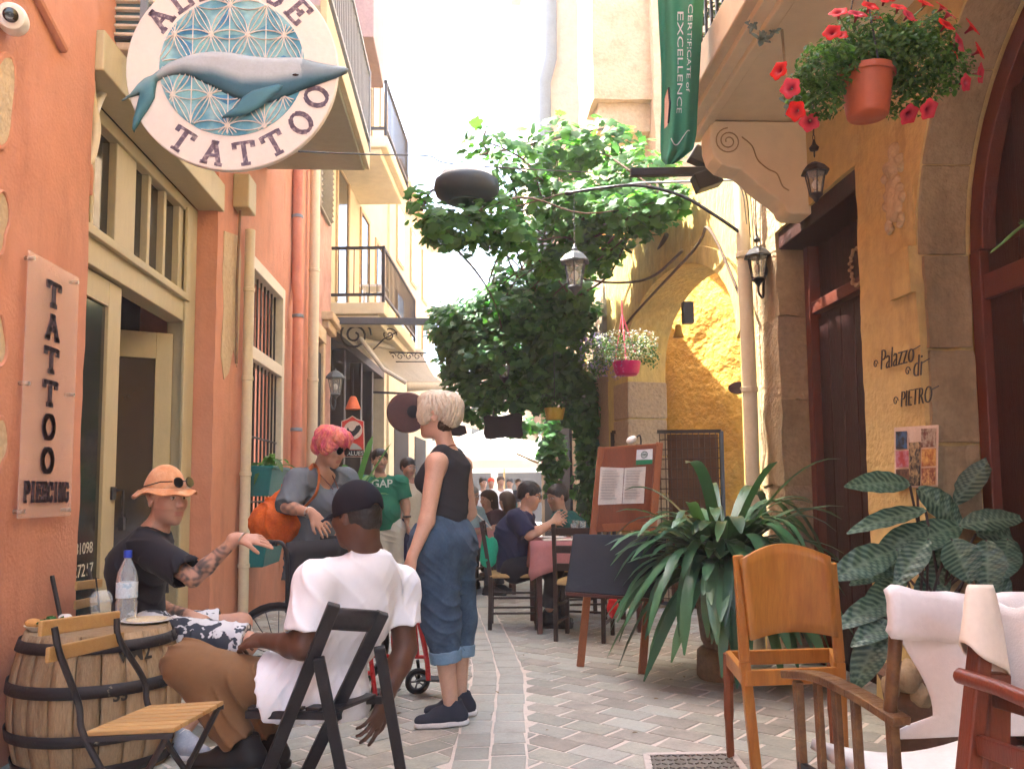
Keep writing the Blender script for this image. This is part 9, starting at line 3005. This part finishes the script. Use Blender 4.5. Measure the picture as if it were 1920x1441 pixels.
# ---- teal window troughs
M_TEAL = mat('teal plastic', (.006, .15, .16), .5, .12, 8, .1)
for (px, py, D_, lab, nl) in ((522, 905, 8.0, 'upper teal plant trough hooked on the window bars', 12), (503, 1035, 7.85, 'lower teal plant pot on the window sill behind the orange bag', 0)):
    c = P(px, py, D_)
    o = thing('plant_trough', lab, 'planter', c)
    mb = MB(); x0 = XL + .03
    mb.add([(x0, c.y - .2, c.z + .13), (x0 + .24, c.y - .2, c.z + .13), (x0 + .24, c.y + .55, c.z + .13), (x0, c.y + .55, c.z + .13), (x0 + .03, c.y - .16, c.z - .12), (x0 + .20, c.y - .16, c.z - .12), (x0 + .20, c.y + .5, c.z - .12), (x0 + .03, c.y + .5, c.z - .12)],
           [(7, 6, 5, 4), (0, 1, 5, 4)[::-1], (1, 2, 6, 5)[::-1], (2, 3, 7, 6)[::-1], (3, 0, 4, 7)[::-1], (0, 1, 2, 3)])
    mb.build('trough', M_TEAL, o, bevel=.01)
    MB().box(x0 - .005, x0 + .25, c.y - .21, c.y + .56, c.z + .125, c.z + .155).build('rim', M_TEAL, o, bevel=.008)
    for k in range(nl):
        b_ = Vector((x0 + rnd.uniform(.06, .18), c.y + rnd.uniform(-.1, .3), c.z + .14)); g_ = rnd.random()
        strap_leaf(b_, rnd.uniform(-2.2, 1.2), rnd.uniform(.22, .36), rnd.uniform(.6, 1.3), rnd.uniform(.5, 1.2), rnd.uniform(.018, .04), M_LEAF, o, (lerp(.05, .12, g_), lerp(.13, .24, g_), lerp(.04, .08, g_)))
# ---- spiky potted plant by the rooster sign
yk = thing('spiky_plant', 'tall spiky leaved potted plant in front of the rooster sign', 'plant', (P(660, 1000, 7.6).x, 7.6, 0))
kb = Vector((P(660, 1000, 7.6).x, 7.6, 0))
MB().lathe([(0, 0), (.16, 0), (.2, .5), (.21, .55), (.19, .55), (0, .5)], kb, 24).build('pot', M_TEAL, yk, smooth=True, angle=50)
MB().tube([kb + Vector((0, 0, .5)), kb + Vector((0, 0, 1.12))], .022, 8).build('stem', M_BARK, yk, smooth=True)
for k in range(18):
    g_ = rnd.random()
    strap_leaf(kb + Vector((0, 0, 1.04 + .08 * rnd.random())), rnd.uniform(0, 6.28), rnd.uniform(.25, .42), rnd.uniform(.6, 2.0), rnd.uniform(.1, 1.1), rnd.uniform(.018, .03), M_LEAF, yk, (lerp(.05, .12, g_), lerp(.14, .26, g_), lerp(.05, .10, g_)))
# ---- single blade entering at the right edge
kb = P(1940, 420, 3.0)
st_ = thing('leafy_twig', 'pale green twig entering at the right edge before the arched door', 'twig', kb)
MB().tube(catmull([P(1960, 400, 3.0), P(1915, 425, 3.0), P(1880, 455, 3.0), P(1857, 474, 3.0)], 5), [.008] * 5 + [.006] * 5 + [.004] * 5 + [.002], 6).build('stem', mat('green stalk', (.10, .2, .05)), st_, smooth=True)
leaf_obj('leaves', [cloud(P(1935, 410, 3.0), (.05, .05, .04), 12, (.04, .06), 'oval', greens(12))], M_LEAF, st_)

# ---- leaf litter and bits on the paving
n = 46
pts = np.stack([rng.uniform(-1.2, 1.9, n), rng.uniform(3.5, 8.5, n), np.full(n, .006)], 1)
cc = np.array([.16, .11, .05]) * rng.uniform(.4, 1.3, (n, 1))
lit = leaf_obj('leaf_litter', [scatter(pts, np.tile(np.array([0., 0., 1.]), (n, 1)) + rng.normal(size=(n, 3)) * .15, rng.uniform(.012, .034, n), 'oval', cc)], mat('dry leaf', (.1, .07, .03), .9, vcol=True), None)

# ================================================================== thin volume added to imitate lens glare over the far lane
hz = MB().box(-42, 42, -32, 72, -1.05, 16.5).build('glare_haze', None)
hm = bpy.data.materials.new('lens glare volume'); hm.use_nodes = True
hm.node_tree.nodes.clear()
ho = hm.node_tree.nodes.new('ShaderNodeOutputMaterial'); hv_ = hm.node_tree.nodes.new('ShaderNodeVolumePrincipled')
hv_.inputs['Color'].default_value = (.95, .95, .95, 1); hv_.inputs['Density'].default_value = .0035; hv_.inputs['Anisotropy'].default_value = .3
hm.node_tree.links.new(hv_.outputs[0], ho.inputs['Volume'])
hz.data.materials.append(hm); hz['kind'] = 'stuff'
